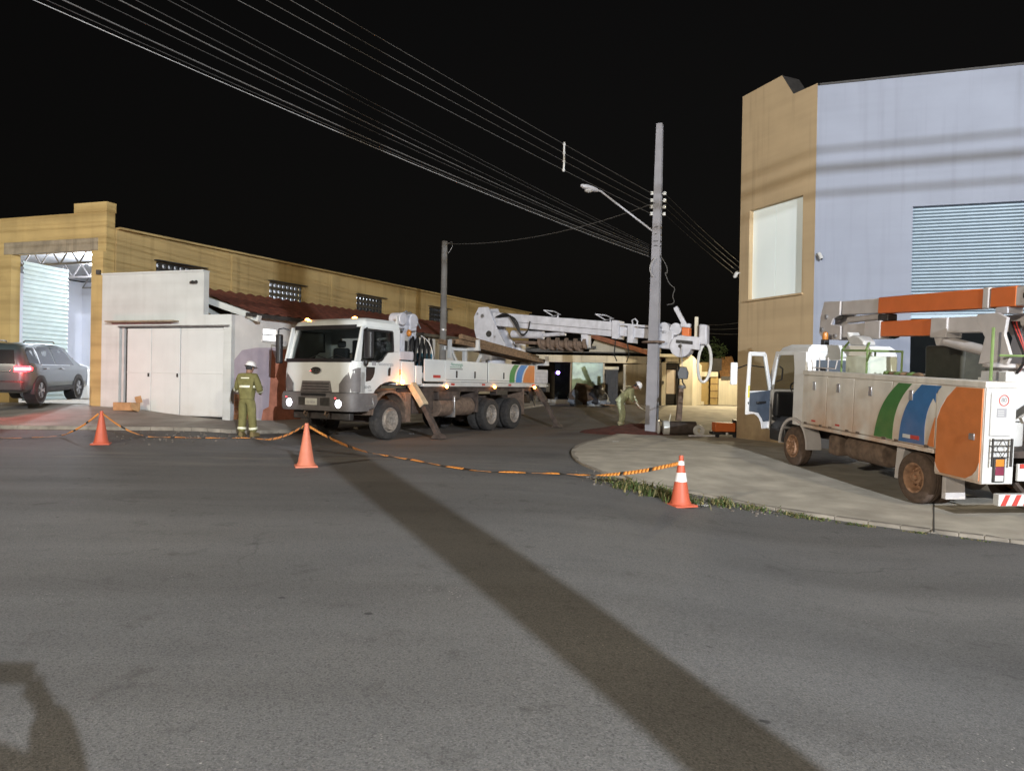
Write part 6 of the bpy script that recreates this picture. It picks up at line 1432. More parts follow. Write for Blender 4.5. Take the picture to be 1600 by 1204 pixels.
q = MB(); q.prism([(-1.32, 3.02), (-1.9, 3.0), (-2.0, 3.3), (-1.75, 3.46), (-1.36, 3.40)], 'xz', yb - .16, yb + .16); q.build('boom_tip', M['boom_grey'], BT, bev=.02)
q = MB(); q.cyl((3.35, yb, 3.02), (2.35, yb, 3.05), .065, n=14); q.cyl((2.4, yb, 3.045), (2.15, yb, 3.05), .035, n=10); q.build('knuckle_cylinder', M['boom_grey'], BT)
q = MB(); q.box(2.0, 2.3, yb - .1, yb + .1, 2.96, 3.09); q.build('cylinder_lug', M['dark'], BT, bev=.02)
boxp('boom_rest', -.78, -.55, .0, .26, 2.97, 3.07, M['boom_white'], BT, .01)
for k in range(5):
    q = MB(); q.tube(smooth_poly([(-.8 - .05 * k, .05 + .05 * k, 2.1), (-1.0 - .04 * k, .1 + .04 * k, 2.3), (-.95, .15 + .02 * k, 2.6), (-.85 + .03 * k, .13, 2.85)], 2), .02, 6); q.build('boom_hose', M['red'] if k % 2 else M['hose'], BT)
# tubular guard rails in faded green, white post box and vise near the cab
gm = mat('faded_green_tube', (.16, .24, .08), .6, var=.2)
q = MB(); q.tube([(-.95, .62, 1.98), (-.95, .62, 2.75)], .022, 6); q.tube([(-1.4, -.5, 1.98), (-1.4, -.5, 2.7), (-1.42, -.6, 2.8)], .022, 6); q.tube([(-1.0, .55, 2.35), (-1.4, -.5, 2.35)], .018, 6); q.build('guard_rail', gm, BT)
wb = M['white_plain']
boxp('post_box', 2.05, 2.75, -.05, .55, 1.02, 2.30, mat('pale_green_white', (.62, .66, .55), .6, var=.12, scale=5), BT, .02)
q = MB()
for (x, y) in ((2.0, .6), (2.8, .6), (2.0, -.1), (2.8, -.1)): q.tube([(x, y, 1.98), (x, y, 2.4)], .02, 6)
q.tube([(2.0, .6, 2.4), (2.8, .6, 2.4), (2.8, -.1, 2.4), (2.0, -.1, 2.4), (2.0, .6, 2.4)], .022, 6); q.tube([(2.8, .6, 2.4), (2.7, .5, 2.6)], .022, 6); q.tube([(2.05, .6, 2.4), (2.1, .5, 2.55)], .022, 6); q.tube([(2.0, .6, 2.2), (1.75, .7, 2.38)], .018, 6); q.build('boom_cradle', gm, BT)
q = MB(); q.prism([(2.12, 2.50), (2.55, 2.50), (2.62, 2.58), (2.72, 2.72), (2.66, 2.76), (2.58, 2.66), (2.48, 2.69), (2.30, 2.66), (2.15, 2.58)], 'xz', .35, .6); q.build('cradle_bracket', wb, BT, bev=.02)
q = MB(); q.tube([(3.15, 1.0, 1.99), (3.15, 1.0, 2.12), (3.2, 1.0, 2.2)], .014, 6)
for x in (2.9, 2.6): q.tube([(x, 1.0, 1.99), (x, 1.0, 2.25)], .012, 5)
q.tube([(3.15, 1.0, 2.05), (2.35, 1.0, 2.05), (2.3, 1.0, 2.2)], .012, 6); q.build('tool_rack', M['boom_grey'], BT)
q = MB(); q.ball((1.98, .1, 2.75), .12, 10, (1, 1, .9), .4, 5); q.build('hose_coil', M['hose'], BT)
lb_ = boxp('beacon_base', 3.50, 3.62, .45, .57, 2.50, 2.62, M['black'], BT, .01)
q = MB(); q.lathe([(.055, 2.62), (.06, 2.68), (.05, 2.76), (0.02, 2.78)], (3.56, .51, 0), (0, 0, 1), 14); q.build('beacon_lens', M['amber_off'], BT)
# black fibreglass bucket carried on the far side
q = MB(); q.loft([[(x, y, z) for x, y in ((.75 - i, -.95 - i * .3), (1.65 + i, -.95 - i * .3), (1.65 + i, -.30), (.75 - i, -.30))] for z, i in ((1.55, -.05), (1.62, -.02), (2.45, .03), (2.52, .03))]); q.build('bucket', mat('bucket_liner', (.03, .03, .022), .6, var=.3), BT, bev=.05)
for k in range(6):
    q = MB(); xk = 1.0 + .16 * k; q.ball((xk, .3, 1.99), .1, 8, (1.2, 1, .5), .5, k); q.build('rope_coil', gm if k % 2 else M['wood'], BT)

# ================================================================== estate car entering the warehouse
cw_ = at(63.5, 628, 20.0); chd = R(12)
cf = Vector((-math.sin(chd), math.cos(chd), 0)); cl = Vector((-cf.y, cf.x, 0)); co = Vector((cw_.x, 20.0, 0)) + cl * 0.88
CAR = thing('grey_estate_car', 'grey seven-seat car with red tail lamp lit entering the warehouse', 'car', (co.x, co.y, cw_.z + .0), math.atan2(cf.y, cf.x), pitch=-R(1.2)); CAR.scale = (1.02, 1.0, .955)
M['car'] = mat('car_paint', (.065, .085, .09), .3, metal=.2, var=.05, coat=.6)
M['cladding'] = mat('car_cladding', (.035, .033, .035), .6)
# stations: x, sill z, belt z, half width, roof z, roof half width
st = [(-.86, .42, .92, .66, 1.00, .60), (-.84, .38, 1.0, .76, 1.22, .62), (-.78, .34, 1.03, .82, 1.48, .62), (-.62, .30, 1.05, .86, 1.63, .62), (-.2, .26, 1.05, .885, 1.68, .63), (.7, .25, 1.04, .89, 1.70, .64), (1.7, .25, 1.02, .89, 1.69, .64), (2.3, .25, 1.01, .89, 1.62, .63), (2.75, .25, 1.01, .885, 1.40, .62), (3.2, .26, 1.0, .88, 1.09, .70), (3.6, .28, .98, .85, 1.04, .66), (3.85, .32, .90, .76, .95, .58), (3.95, .40, .72, .60, .78, .5)]
q = MB(); rings = []
for (x, s0, be, hw, rf, rw) in st:
    half = [(0, s0), (hw * .86, s0), (hw * .97, s0 + .10), (hw, s0 + .34), (hw * .995, be - .14), (hw * .965, be), (rw + (hw * .965 - rw) * .35, be + (rf - be) * .62), (rw, rf - .06), (rw - .10, rf - .015), (0, rf)]
    rings.append([(x, -y, z) for y, z in half] + [(x, y, z) for y, z in half[-2:0:-1]])
q.loft(rings); q.build('body', M['car'], CAR, smooth=50)
def side_y(x, z):
    for a, b in zip(st, st[1:]):
        if a[0] <= x <= b[0]:
            t = (x - a[0]) / (b[0] - a[0]); c = [a[i] + (b[i] - a[i]) * t for i in range(6)]
            be, hw, rf, rw = c[2], c[3], c[4], c[5]
            p = [(hw, c[1] + .34), (hw * .995, be - .14), (hw * .965, be), (rw + (hw * .965 - rw) * .35, be + (rf - be) * .62), (rw, rf - .06)]
            for (y0, z0), (y1, z1) in zip(p, p[1:]):
                if z0 <= z <= z1: return y0 + (y1 - y0) * (z - z0) / (z1 - z0)
            return hw
    return .85
def side_panel(name, poly, m, off=.008, sides=(1, -1), parent=CAR):
    for s in sides:
        q = MB(); f = [(x, s * (side_y(x, z) + off), z) for x, z in poly]; b = [(x, s * (side_y(x, z) - .03), z) for x, z in poly]; n = len(f)
        q.add(f + b, [tuple(range(n))] + [(i, n + i, n + (i + 1) % n, (i + 1) % n) for i in range(n)]); q.build(name, m, parent)
gl = mat('car_glass', (.012, .013, .015), .06, var=.1, spec=.7)
side_panel('rear_quarter_window', [(-.56, 1.10), (-.05, 1.09), (-.05, 1.52), (-.34, 1.54), (-.50, 1.45)], gl)
side_panel('door_window', [(.10, 1.08), (1.02, 1.07), (1.02, 1.56), (.30, 1.57), (.14, 1.54)], gl)
side_panel('door_window', [(1.10, 1.07), (2.45, 1.05), (2.38, 1.14), (2.15, 1.40), (1.85, 1.53), (1.10, 1.56)], gl)
side_panel('chrome_strip', [(-.02, 1.10), (.06, 1.08), (.10, 1.40), (.02, 1.54), (-.03, 1.54), (.03, 1.38)], M['chrome'], .012)
side_panel('sill_cladding', [(.34, .30), (2.35, .30), (2.35, .42), (.34, .42)], M['cladding'], .012)
side_panel('waist_strip', [(.1, 1.055), (2.1, 1.035), (2.1, 1.05), (.1, 1.07)], M['chrome'], .010)
for s in (1, -1):
    for ax in (0.0, 2.70):
        q = MB(); q.prism(arc(ax, .34, .43, -14, 194, 20) + arc(ax, .34, .30, 194, -14, 20), 'xz', s * .895, s * .80); q.build('wheel_arch', M['cladding'], CAR)
        q = MB(); q.cyl((ax, s * .6, .34), (ax, s * .893, .34), .385, n=24); q.build('wheel_well', M['black'], CAR)
        wheel(CAR, ax, s * .80, .34, .22, s, M['tyre'], M['steel'], rimr=.66, name='wheel', spokes=5)
    for hx in (.25, 1.3):
        q = MB(); yy = side_y(hx, .94) + .02; q.tube([(hx, s * (yy - .02), .95), (hx + .02, s * (yy + .02), .95), (hx + .18, s * (yy + .02), .945), (hx + .2, s * (yy - .02), .945)], .014, 6); q.build('door_handle', M['chrome'], CAR)
    q = MB(); q.tube([(-.35, s * .60, 1.68), (-.25, s * .60, 1.73), (1.5, s * .61, 1.75), (1.6, s * .61, 1.70)], .018, 6); q.build('roof_rail', M['cladding'], CAR)
    q = MB(); q.prism([(-.87, .86), (-.50, .90), (-.46, .98), (-.60, 1.02), (-.86, 1.03)], 'xz', s * .875, s * .58); q.build('tail_lamp', M['red_lamp'], CAR, bev=.01)
    q = MB(); q.box(-.885, -.62, s * .60, s * .878, .935, .965) if s > 0 else q.box(-.885, -.62, s * .878, s * .60, .935, .965); q.build('brake_lamp', M['red_hot'], CAR, bev=.004)
q = MB(); q.hexa([(-.865, -.60, 1.08), (-.865, .60, 1.08), (-.80, .60, 1.10), (-.80, -.60, 1.10)], [(-.80, -.54, 1.46), (-.80, .54, 1.46), (-.74, .54, 1.46), (-.74, -.54, 1.46)]); q.build('rear_window', gl, CAR)
boxp('rear_bumper', -.93, -.72, -.80, .80, .34, .62, M['cladding'], CAR, .05)
boxp('number_plate', -.895, -.885, -.24, .24, .72, .84, mat('plate_white', (.6, .6, .58), .5), CAR, .003)
boxp('chrome_bar', -.90, -.86, -.5, .5, .87, .90, M['chrome'], CAR, .006)
a = Matrix.LocRotScale(CAR.location, CAR.rotation_euler, CAR.scale) @ Vector((-1.05, -.95, .92)); lamp('car_tail_light', a, 45, (1.0, .06, .05), .1)

# ================================================================== traffic cones and barrier tape
M['cone'] = mat('cone_orange', (.50, .10, .05), .55, var=.08, scale=6)
M['cone_pale'] = mat('cone_faded', (.55, .17, .10), .6, var=.08, scale=6)
M['band'] = mat('reflective_band', (.78, .76, .74), .4, var=.05)
M['tape_o'] = mat('tape_orange', (.78, .30, .06), .45, var=.08)
M['tape_k'] = mat('tape_black', (.03, .025, .02), .45)
def cone(px, py, h, label, bands, m):
    p = gp(px, py); o = thing('traffic_cone', label, 'traffic cone', p, R(20), 'traffic cones marking off the works')
    q = MB(); q.hexa([(-.19, -.19, 0), (.19, -.19, 0), (.19, .19, 0), (-.19, .19, 0)], [(-.18, -.18, .035), (.18, -.18, .035), (.18, .18, .035), (-.18, .18, .035)]); q.build('base', m, o, bev=.012)
    q = MB(); q.lathe([(.165, .03), (.150, .06), (.135, .09), (.034, h - .05), (.036, h - .03), (.03, h)], (0, 0, 0), (0, 0, 1), 24); q.build('body', m, o)
    for (z0, z1) in bands:
        r = lambda z: .135 + (.034 - .135) * (z - .09) / (h - .14) + .003
        q = MB(); q.lathe([(r(z0) - .004, z0), (r(z0), z0), (r(z1), z1), (r(z1) - .004, z1)], (0, 0, 0), (0, 0, 1), 24, caps=False); q.build('reflective_band', M['band'], o)
    return p
c1 = cone(158, 694, .72, 'plain orange cone standing before the white garage', [], M['cone'])
c2 = cone(478, 729, .75, 'plain orange cone standing before the crane truck headlights', [], M['cone_pale'])
c3 = cone(1063, 790, .74, 'orange cone with white bands standing by the grass verge', [(.36, .49), (.60, .66)], M['cone'])
def tape(pts, label, wid=.07, tw0=0.2, tw=0.0):
    pts = smooth_poly(pts, 3); q = MB(); L_ = 0.0; prev = None; rings = []; seg = []
    for i, p in enumerate(pts):
        d = (pts[min(i + 1, len(pts) - 1)] - pts[max(i - 1, 0)]).normalized(); n = Vector((-d.y, d.x, 0)).normalized(); up = Vector((0, 0, 1))
        g = H(p.x, p.y); fl = S((.28 - (p.z - g)) / .2)          # lies flat when on the ground
        a = (1 - fl) * (R(65) + tw * math.sin(i * .5)) + fl * R(8 + 14 * math.sin(i * .8))
        e = (n * math.cos(a) + up * math.sin(a)) * wid / 2
        c = Vector((p.x, p.y, max(p.z, g + .018 + abs(e.z))))
        rings.append((c - e, c + e)); seg.append(L_); 
        if i + 1 < len(pts): L_ += (pts[i + 1] - p).length
    for i in range(len(rings) - 1):
        k = max(1, round((seg[i + 1] - seg[i]) / .11))
        for j in range(k):
            t0, t1 = j / k, (j + 1) / k
            q.cur = 1 if int((seg[i] + (seg[i + 1] - seg[i]) * (t0 + .5 / k)) / .12) % 5 == 4 else 0
            A, B = rings[i], rings[i + 1]
            q.add([A[0].lerp(B[0], t0), A[0].lerp(B[0], t1), A[1].lerp(B[1], t1), A[1].lerp(B[1], t0)], [(0, 1, 2, 3)])
    o = q.build('barrier_tape', [M['tape_o'], M['tape_k']], smooth=80)
    sd = o.modifiers.new('thick', 'SOLIDIFY'); sd.thickness = .002
    return tag(o, label, 'barrier tape', 'barrier tape between the cones')
def G(px, py, dz=.02): return gp(px, py, 0) + Vector((0, 0, dz))
t1_ = c1 + Vector((0, 0, .66)); t2_ = c2 + Vector((0, 0, .69)); t3_ = c3 + Vector((0, 0, .62))
def hang(a, b, sag, n=4): return [a.lerp(b, i / n) - Vector((0, 0, 4 * sag * (i / n) * (1 - i / n))) for i in range(n + 1)]
tape(hang(t1_ + Vector((.05, -.03, 0)), G(236, 684), .10) + [G(290, 685), G(345, 686)] + hang(G(398, 685), t2_ + Vector((-.05, -.03, 0)), .12), 'orange striped tape sagging to the ground between the two plain cones', .055)
tape(hang(t2_ + Vector((.06, -.03, 0)), G(606, 713), .10) + [G(660, 723), G(740, 738), G(830, 741)] + hang(G(885, 742), t3_ + Vector((-.05, -.02, 0)), .08), 'orange and black tape lying across the side street mouth to the banded cone', .06)
tape(hang(t1_ + Vector((-.05, -.03, 0)), G(96, 682), .06) + [G(40, 686), G(-30, 684), G(-90, 688)], 'orange tape leading from the garage cone out of the picture', .04)

# ================================================================== grass verge and litter
q = MB(); random.seed(11)
def verge(px, py): return gp(px, py, .02)
path = [verge(*p_) for p_ in ((948, 748), (985, 760), (1030, 775), (1075, 782), (1120, 785), (1170, 792), (1230, 802), (1330, 817), (1450, 832), (1590, 850))]
dens = [1.3, 1.5, 1.5, 1.2, 1.0, .7, .5, .3, .18, .12]; wid_ = [.35, .42, .45, .35, .3, .22, .14, .08, .05, .05]; hh = [.15, .20, .22, .16, .14, .11, .08, .05, .04, .03]
for i in range(len(path) - 1):
    a, b = path[i], path[i + 1]; n = int((b - a).length * 620 * dens[i])
    for _ in range(n):
        t = random.random(); c = a.lerp(b, t); d = (b - a).normalized(); nn = Vector((d.y, -d.x, 0))
        if nn.y < 0: nn = -nn
        w_ = wid_[i] + (wid_[i + 1] - wid_[i]) * t; h_ = (hh[i] + (hh[i + 1] - hh[i]) * t) * random.uniform(.35, 1.1)
        cl_ = noise.noise(Vector((c.x * 2.2, c.y * 2.2, 5)))
        if cl_ < .0 and random.random() < .8: continue
        c = c + nn * random.gauss(-.02, .5) * w_; z = H(c.x, c.y)
        az = random.uniform(0, 2 * PI); bw = random.uniform(.006, .013); lean = random.uniform(.3, 1.6) * h_
        s_ = Vector((math.cos(az), math.sin(az), 0)); o_ = Vector((-s_.y, s_.x, 0)) * bw
        p0 = Vector((c.x, c.y, z - .01)); p1 = p0 + Vector((0, 0, h_ * .6)) + s_ * lean * .35; p2 = p0 + Vector((0, 0, h_ * .85)) + s_ * lean
        q.cur = 0 if random.random() < .6 else 1
        q.add([p0 - o_, p0 + o_, p1 + o_ * .8, p1 - o_ * .8, p2], [(0, 1, 2, 3), (3, 2, 4)])
gr = q.build('grass', [mat('grass_green', (.07, .105, .028), .7, var=.45, scale=4), mat('grass_dry', (.22, .19, .08), .8, var=.3)], smooth=80)
tag(gr, 'rough green grass growing along the kerb under the banded cone', 'grass', kind='stuff')
q = MB()
for _ in range(260):
    t = random.random(); px = 900 + 330 * t; py = 742 + 62 * t + random.gauss(0, 5); p = gp(px, py, 0); r = random.uniform(.008, .03)
    q.ball((p.x, p.y, H(p.x, p.y) + r * .3), r, 6, (1, 1, .6), .6, random.random() * 50)
for _ in range(120):
    px = random.uniform(180, 470); py = 681 + random.gauss(0, 5); p = gp(px, py, 0); r = random.uniform(.01, .035)
    q.ball((p.x, p.y, H(p.x, p.y) + r * .3), r, 6, (1, 1, .6), .6, random.random() * 50)
tag(q.build('gravel', mat('gravel', (.15, .13, .11), .9, var=.4, scale=20)), 'loose gravel and grit along the gutters', 'gravel', kind='stuff')
paper = mat('paper_litter', (.75, .74, .72), .8)
for k, (px, py, sz, lb) in enumerate(((1098, 790, .13, 'crumpled white paper lying beside the banded cone'), (962, 690, .12, 'white scrap lying on the pavement corner'), (1140, 789, .08, 'small pale scrap in the grass verge'), (643, 678, .10, 'pale scrap on the road under the truck'), (232, 684, .07, 'white scrap by the tape before the garage'))):
    right = px in (962,); p = gp(px, py, .05 if right else 0); q = MB(); n = 7; vs = [(sz * (i / n - .5) * 1.6, sz * (j / n - .5), .03 * abs(noise.noise(Vector((i * .6, j * .6, k * 3)))) + .008) for j in range(n + 1) for i in range(n + 1)]
    q.add(vs, [(j * (n + 1) + i, j * (n + 1) + i + 1, (j + 1) * (n + 1) + i + 1, (j + 1) * (n + 1) + i) for j in range(n) for i in range(n)]); o = q.build('paper_scrap', paper); o.location = p; o.rotation_euler = (0, 0, k); tag(o, lb, 'litter')
# pavement joint on the right pavement
a = gp(1459, 786, .045); b = gp(1459, 831, .045)
for k in range(8):
    p0, p1 = a.lerp(b, k / 8), a.lerp(b, (k + .985) / 8); q = MB()
    q.beam(Vector((p0.x, p0.y, ZR(p0.x, p0.y) + .001)), Vector((p1.x, p1.y, ZR(p1.x, p1.y) + .001)), .02, .006); struct(q.build('pavement_joint', jm, pav_r))

# ================================================================== gear lying at the foot of the pole
YG = PY - 0.3
g0 = at(1042, 664, YG); g1 = at(1088, 666, YG - .1); zg = ZR(g0.x, YG)
ro = thing('old_pole_stump', 'muddy pole stump with white banded end lying by the pole foot', 'pole stump', (g0.x, YG, zg))
q = MB(); v_ = Vector((1.0, -.08, 0)) * (g1.x - g0.x); q.cyl((0, 0, .2), (v_.x, v_.y, .22), .21, .19, n=18); q.build('stump', M['chassis'], ro, bev=.01)
q = MB(); q.cyl((-.12, .01, .2), (.06, 0, .2), .225, n=20); q.build('white_band', M['ceramic'], ro, bev=.01)
q = MB(); q.lathe([(.225, -.03), (.245, 0), (.225, .03)], (-.26, .02, .2), (1, 0, 0), 20); q.build('white_ring', M['ceramic'], ro)
q = MB(); q.beam((.05, -.05, .38), (.09, -.05, .62), .07, .03); q.build('lug', M['cream'], ro)
rg_ = at(1092, 666, YG - .35); q = MB(); q.lathe([(.07, -.05), (.16, -.05), (.17, 0), (.16, .05), (.07, .05), (.07, -.05)], (0, 0, .17), (.15, -1, 0), 22, caps=False); o = q.build('white_cable_reel', M['ceramic']); o.location = (rg_.x, rg_.y, ZR(rg_.x, rg_.y)); tag(o, 'small white reel standing on its rim beside the stump', 'reel')
ob = at(1131, 668, YG - .5); zo = ZR(ob.x, ob.y)
tr = thing('orange_tool_trolley', 'orange box on a low black trolley by the tan wall', 'tool trolley', (ob.x, ob.y, zo))
q = MB(); q.box(-.30, .28, -.2, .2, .16, .42); q.build('box', M['boom_orange'], tr, bev=.015)
q = MB(); q.box(-.36, .4, -.24, .24, .08, .15); q.box(.30, .4, -.22, .22, .15, .5); q.build('frame', M['black'], tr, bev=.01)
for xx in (-.25, .25):
    q = MB(); q.cyl((xx, -.25, .06), (xx, -.20, .06), .06, n=12); q.build('wheel', M['black'], tr)
lampball('white_knob', (.02, -.27, .11), .045, M['ceramic'], tr)
pa_ = at(1076, 676, YG - .6); pb_ = at(1120, 674, YG - .7); q = MB(); q.beam(Vector((pa_.x, pa_.y, ZR(pa_.x, pa_.y) + .03)), Vector((pb_.x, pb_.y, ZR(pb_.x, pb_.y) + .05)), .05, .04); o = q.build('steel_rod', M['boom_white']); tag(o, 'thin pale rod lying before the orange box', 'rod')

# ================================================================== people
M['skin'] = mat('skin', (.26, .14, .09), .6, var=.05)
M['olive'] = mat('olive_workwear', (.165, .152, .055), .85, var=.18, scale=10, bump=.7, bscale=11)
M['olive_lit'] = mat('lamplit_olive_workwear', (.50, .55, .36), .85, var=.18, scale=10, bump=.7, bscale=11)  # workwear colour brightened to stand in for yellowish lamplight on the worker
M['hivis'] = mat('reflective_tape', (.80, .80, .62), .4, var=.03)
M['helmet'] = mat('white_helmet', (.80, .78, .78), .35, var=.03)
M['boot'] = mat('work_boot', (.16, .12, .05), .8, var=.2)
M['dark_cloth'] = mat('dark_cloth', (.03, .03, .035), .9)
def skinmesh(name, joints, edges, m, parent, root=0, sub=2):
    """joints: (x,y,z,radius[,radius2])"""
    me = bpy.data.meshes.new(name); me.from_pydata([j[:3] for j in joints], edges, []); me.materials.append(m)
    o = bpy.data.objects.new(name, me); COL.objects.link(o); o.parent = parent
    md = o.modifiers.new('skin', 'SKIN'); md.use_smooth_shade = True
    if not me.skin_vertices: me.attributes  # layer is made by the modifier
    sv = me.skin_vertices[0].data if len(me.skin_vertices) else None
    if sv is None:
        bm = bmesh.new(); bm.from_mesh(me); bm.verts.layers.skin.verify(); bm.to_mesh(me); bm.free(); sv = me.skin_vertices[0].data
    for i, j in enumerate(joints):
        r = j[3]; r2 = j[4] if len(j) > 4 else r; sv[i].radius = (r, r2); sv[i].use_root = (i == root); sv[i].use_loose = False
    s = o.modifiers.new('sub', 'SUBSURF'); s.levels = sub; s.render_levels = sub
    return o
def chain(*idx): return list(zip(idx, idx[1:]))
def person(name, label, loc, rz, P, shirt, trousers, helmet=True, bands=True, h=1.0, boots=None):
    """P: dict of joint positions in metres"""
    o = thing(name, label, 'person', loc, rz)
    V = {k: Vector(v) * h for k, v in P.items()}
    names = list(V); J = []; idx = {}
    def add(k, r, r2=None): idx[k] = len(J); J.append((*V[k], r * h, (r2 or r) * h))
    add('pelvis', .125, .10); add('waist', .115, .09); add('chest', .14, .105); add('neckb', .065); add('head', .082, .095); add('crown', .07, .08)
    for s in 'lr':
        add('sh' + s, .06); add('el' + s, .045); add('wr' + s, .032); add('ha' + s, .035, .02)
        add('hip' + s, .085); add('kn' + s, .06); add('an' + s, .042); add('toe' + s, .04, .03)
    E = chain(idx['pelvis'], idx['waist'], idx['chest'], idx['neckb'], idx['head'], idx['crown'])
    for s in 'lr':
        E += chain(idx['chest'], idx['sh' + s], idx['el' + s], idx['wr' + s], idx['ha' + s]) + chain(idx['pelvis'], idx['hip' + s], idx['kn' + s], idx['an' + s], idx['toe' + s])
    skinmesh('body', J, E, M['skin'], o)
    # fingers
    for s in 'lr':
        d = (V['ha' + s] - V['wr' + s]).normalized(); sd = d.cross(Vector((0, 1, 0.2))).normalized(); nn = sd.cross(d)
        for k in range(5):
            b = V['wr' + s] + d * .06 * h + sd * (k - 1.5) * .021 * h if k < 4 else V['wr' + s] + d * .03 * h - sd * .035 * h
            ln = (.085, .095, .09, .07, .06)[k] * h; e = b + d * ln * .55; f = e + (d * .6 + nn * .6).normalized() * ln * .45
            if k == 4: e = b + (d - sd).normalized() * ln * .5; f = e + (d + nn * .3).normalized() * ln * .5
            q = MB(); q.tube([b, e, f], .0095 * h, 6, .007 * h); q.build('finger', M['skin'], o)
    # trousers
    K = []; kd = {}
    def addk(k, p, r, r2=None): kd[k] = len(K); K.append((*p, r * h * 1.2, (r2 or r) * h * 1.2))
    addk('w', V['waist'].lerp(V['pelvis'], .5), .15, .115); addk('p', V['pelvis'], .155, .125)
    for s in 'lr': addk('h' + s, V['hip' + s], .105); addk('k' + s, V['kn' + s], .085); addk('c' + s, V['kn' + s].lerp(V['an' + s], .5), .08); addk('a' + s, V['an' + s], .075)
    E2 = chain(kd['w'], kd['p']) + [e for s in 'lr' for e in chain(kd['p'], kd['h' + s], kd['k' + s], kd['c' + s], kd['a' + s])]
    skinmesh('trousers', K, E2, trousers, o)
    K2 = []; k2 = {}
    def addj(k, p, r, r2=None): k2[k] = len(K2); K2.append((*p, r * h * 1.18, (r2 or r) * h * 1.18))
    addj('hem', V['pelvis'] - (V['waist'] - V['pelvis']) * .5, .17, .14); addj('w', V['waist'], .165, .125); addj('c', V['chest'], .175, .13); addj('t', V['chest'].lerp(V['neckb'], .6), .12, .09); addj('n', V['neckb'], .07)
    for s in 'lr': addj('s' + s, V['sh' + s], .088); addj('e' + s, V['el' + s], .07); addj('w' + s, V['el' + s].lerp(V['wr' + s], .9), .055)
    E3 = chain(k2['hem'], k2['w'], k2['c'], k2['t'], k2['n']) + [e for s in 'lr' for e in chain(k2['c'], k2['s' + s], k2['e' + s], k2['w' + s])]
    skinmesh('jacket', K2, E3, shirt, o, root=1)
    # boots
    for s in 'lr':
        a = V['an' + s]; t = V['toe' + s]; d = (t - a); d.z = 0; d = d.normalized() if d.length > .01 else Vector((0, 1, 0))
        n = Vector((-d.y, d.x, 0)); q = MB()
        rings = []
        for l, w, zt in ((-.09, .035, .12), (-.07, .05, .13), (.0, .052, .12), (.06, .05, .10), (.13, .052, .085), (.18, .045, .07), (.205, .02, .05)):
            c = Vector((a.x, a.y, 0)) + d * l * h; rings.append([c + n * w * h * x + Vector((0, 0, z * h)) for x, z in ((-1, 0), (1, 0), (1.05, zt * .5), (.7, zt), (-.7, zt), (-1.05, zt * .5))])
        q.loft(rings); q.build('boot', boots or M['boot'], o, smooth=60)
    # face details and hair or helmet
    hd_ = V['head']; up = (V['crown'] - V['neckb']).normalized(); fw = V.get('face', None); fw = (fw.normalized() if fw is not None else Vector((0, 1, 0))); fw = (fw - up * fw.dot(up)).normalized(); rt = fw.cross(up)
    q = MB(); c = hd_ + fw * .095 * h; q.add([c + up * .03 * h, c - rt * .015 * h - up * .02 * h, c + rt * .015 * h - up * .02 * h, c + fw * .028 * h - up * .015 * h], [(0, 1, 3), (0, 3, 2), (1, 2, 3)]); q.build('nose', M['skin'], o)
    for s in (-1, 1):
        q = MB(); q.ball(hd_ + rt * s * .033 * h + fw * .085 * h + up * .02 * h, .013 * h, 8); q.build('eye', M['black'], o)
        q = MB(); q.ball(hd_ + rt * s * .085 * h, .028 * h, 8, (.6, .8, 1.2)); q.build('ear', M['skin'], o)
    q = MB(); q.beam(hd_ + fw * .092 * h - up * .05 * h - rt * .022 * h, hd_ + fw * .092 * h - up * .05 * h + rt * .022 * h, .008); q.build('mouth', M['red'], o)
    if helmet:
        q = MB(); base = hd_ + up * .045 * h; rings = []
        for r, z in ((.150, .0), (.142, .008), (.122, .012), (.120, .05), (.105, .09), (.07, .125), (.02, .138)):
            rings.append([base + (rt * math.cos(t * PI / 9) * r * .92 + fw * (math.sin(t * PI / 9) * r * 1.05 + (.03 if r > .14 and math.sin(t * PI / 9) > .3 else 0))) * h + up * z * h for t in range(18)])
        q.loft(rings); q.build('helmet', M['helmet'], o, smooth=50)
        q = MB(); q.ball(hd_ + up * .01 * h - fw * .01, .098 * h, 12, (1, 1, .7)); q.build('hair', M['dark_cloth'], o)
    else:
        q = MB(); q.ball(hd_ + up * .055 * h - fw * .015, .105 * h, 14, (1, 1.05, .95)); q.build('hair', M['dark_cloth'], o)
    if bands:
        def band(p, d, r, r2=None, w=.05):
            d = Vector(d).normalized(); q = MB(); r2 = r2 or r; u = Vector((1, 0, 0)) if abs(d.x) < .8 else Vector((0, 1, 0)); a = (u - d * u.dot(d)).normalized(); b = d.cross(a)
            q.loft([[p + d * z * h + (a * math.cos(t * PI / 9) * r + b * math.sin(t * PI / 9) * r2) * h for t in range(18)] for z in (-w / 2, w / 2)], caps=False); q.build('reflective_band', M['hivis'], o, smooth=60)
        band(V['chest'].lerp(V['waist'], .55), V['chest'] - V['waist'], .212, .166, .05)
        for s in 'lr':
            band(V['el' + s].lerp(V['wr' + s], .05), V['wr' + s] - V['el' + s], .094, None, .05); band(V['kn' + s].lerp(V['an' + s], .72), V['an' + s] - V['kn' + s], .102, None, .05)
        q = MB(); c = V['chest'].lerp(V['neckb'], .45); bk = -V.get('back', Vector((0, 1, 0))).normalized(); q.beam(c - Vector((.10, 0, 0)) * h + bk * .150 * h, c + Vector((.10, 0, 0)) * h + bk * .150 * h, .012, .028); q.build('reflective_band', M['hivis'], o)
    return o, V
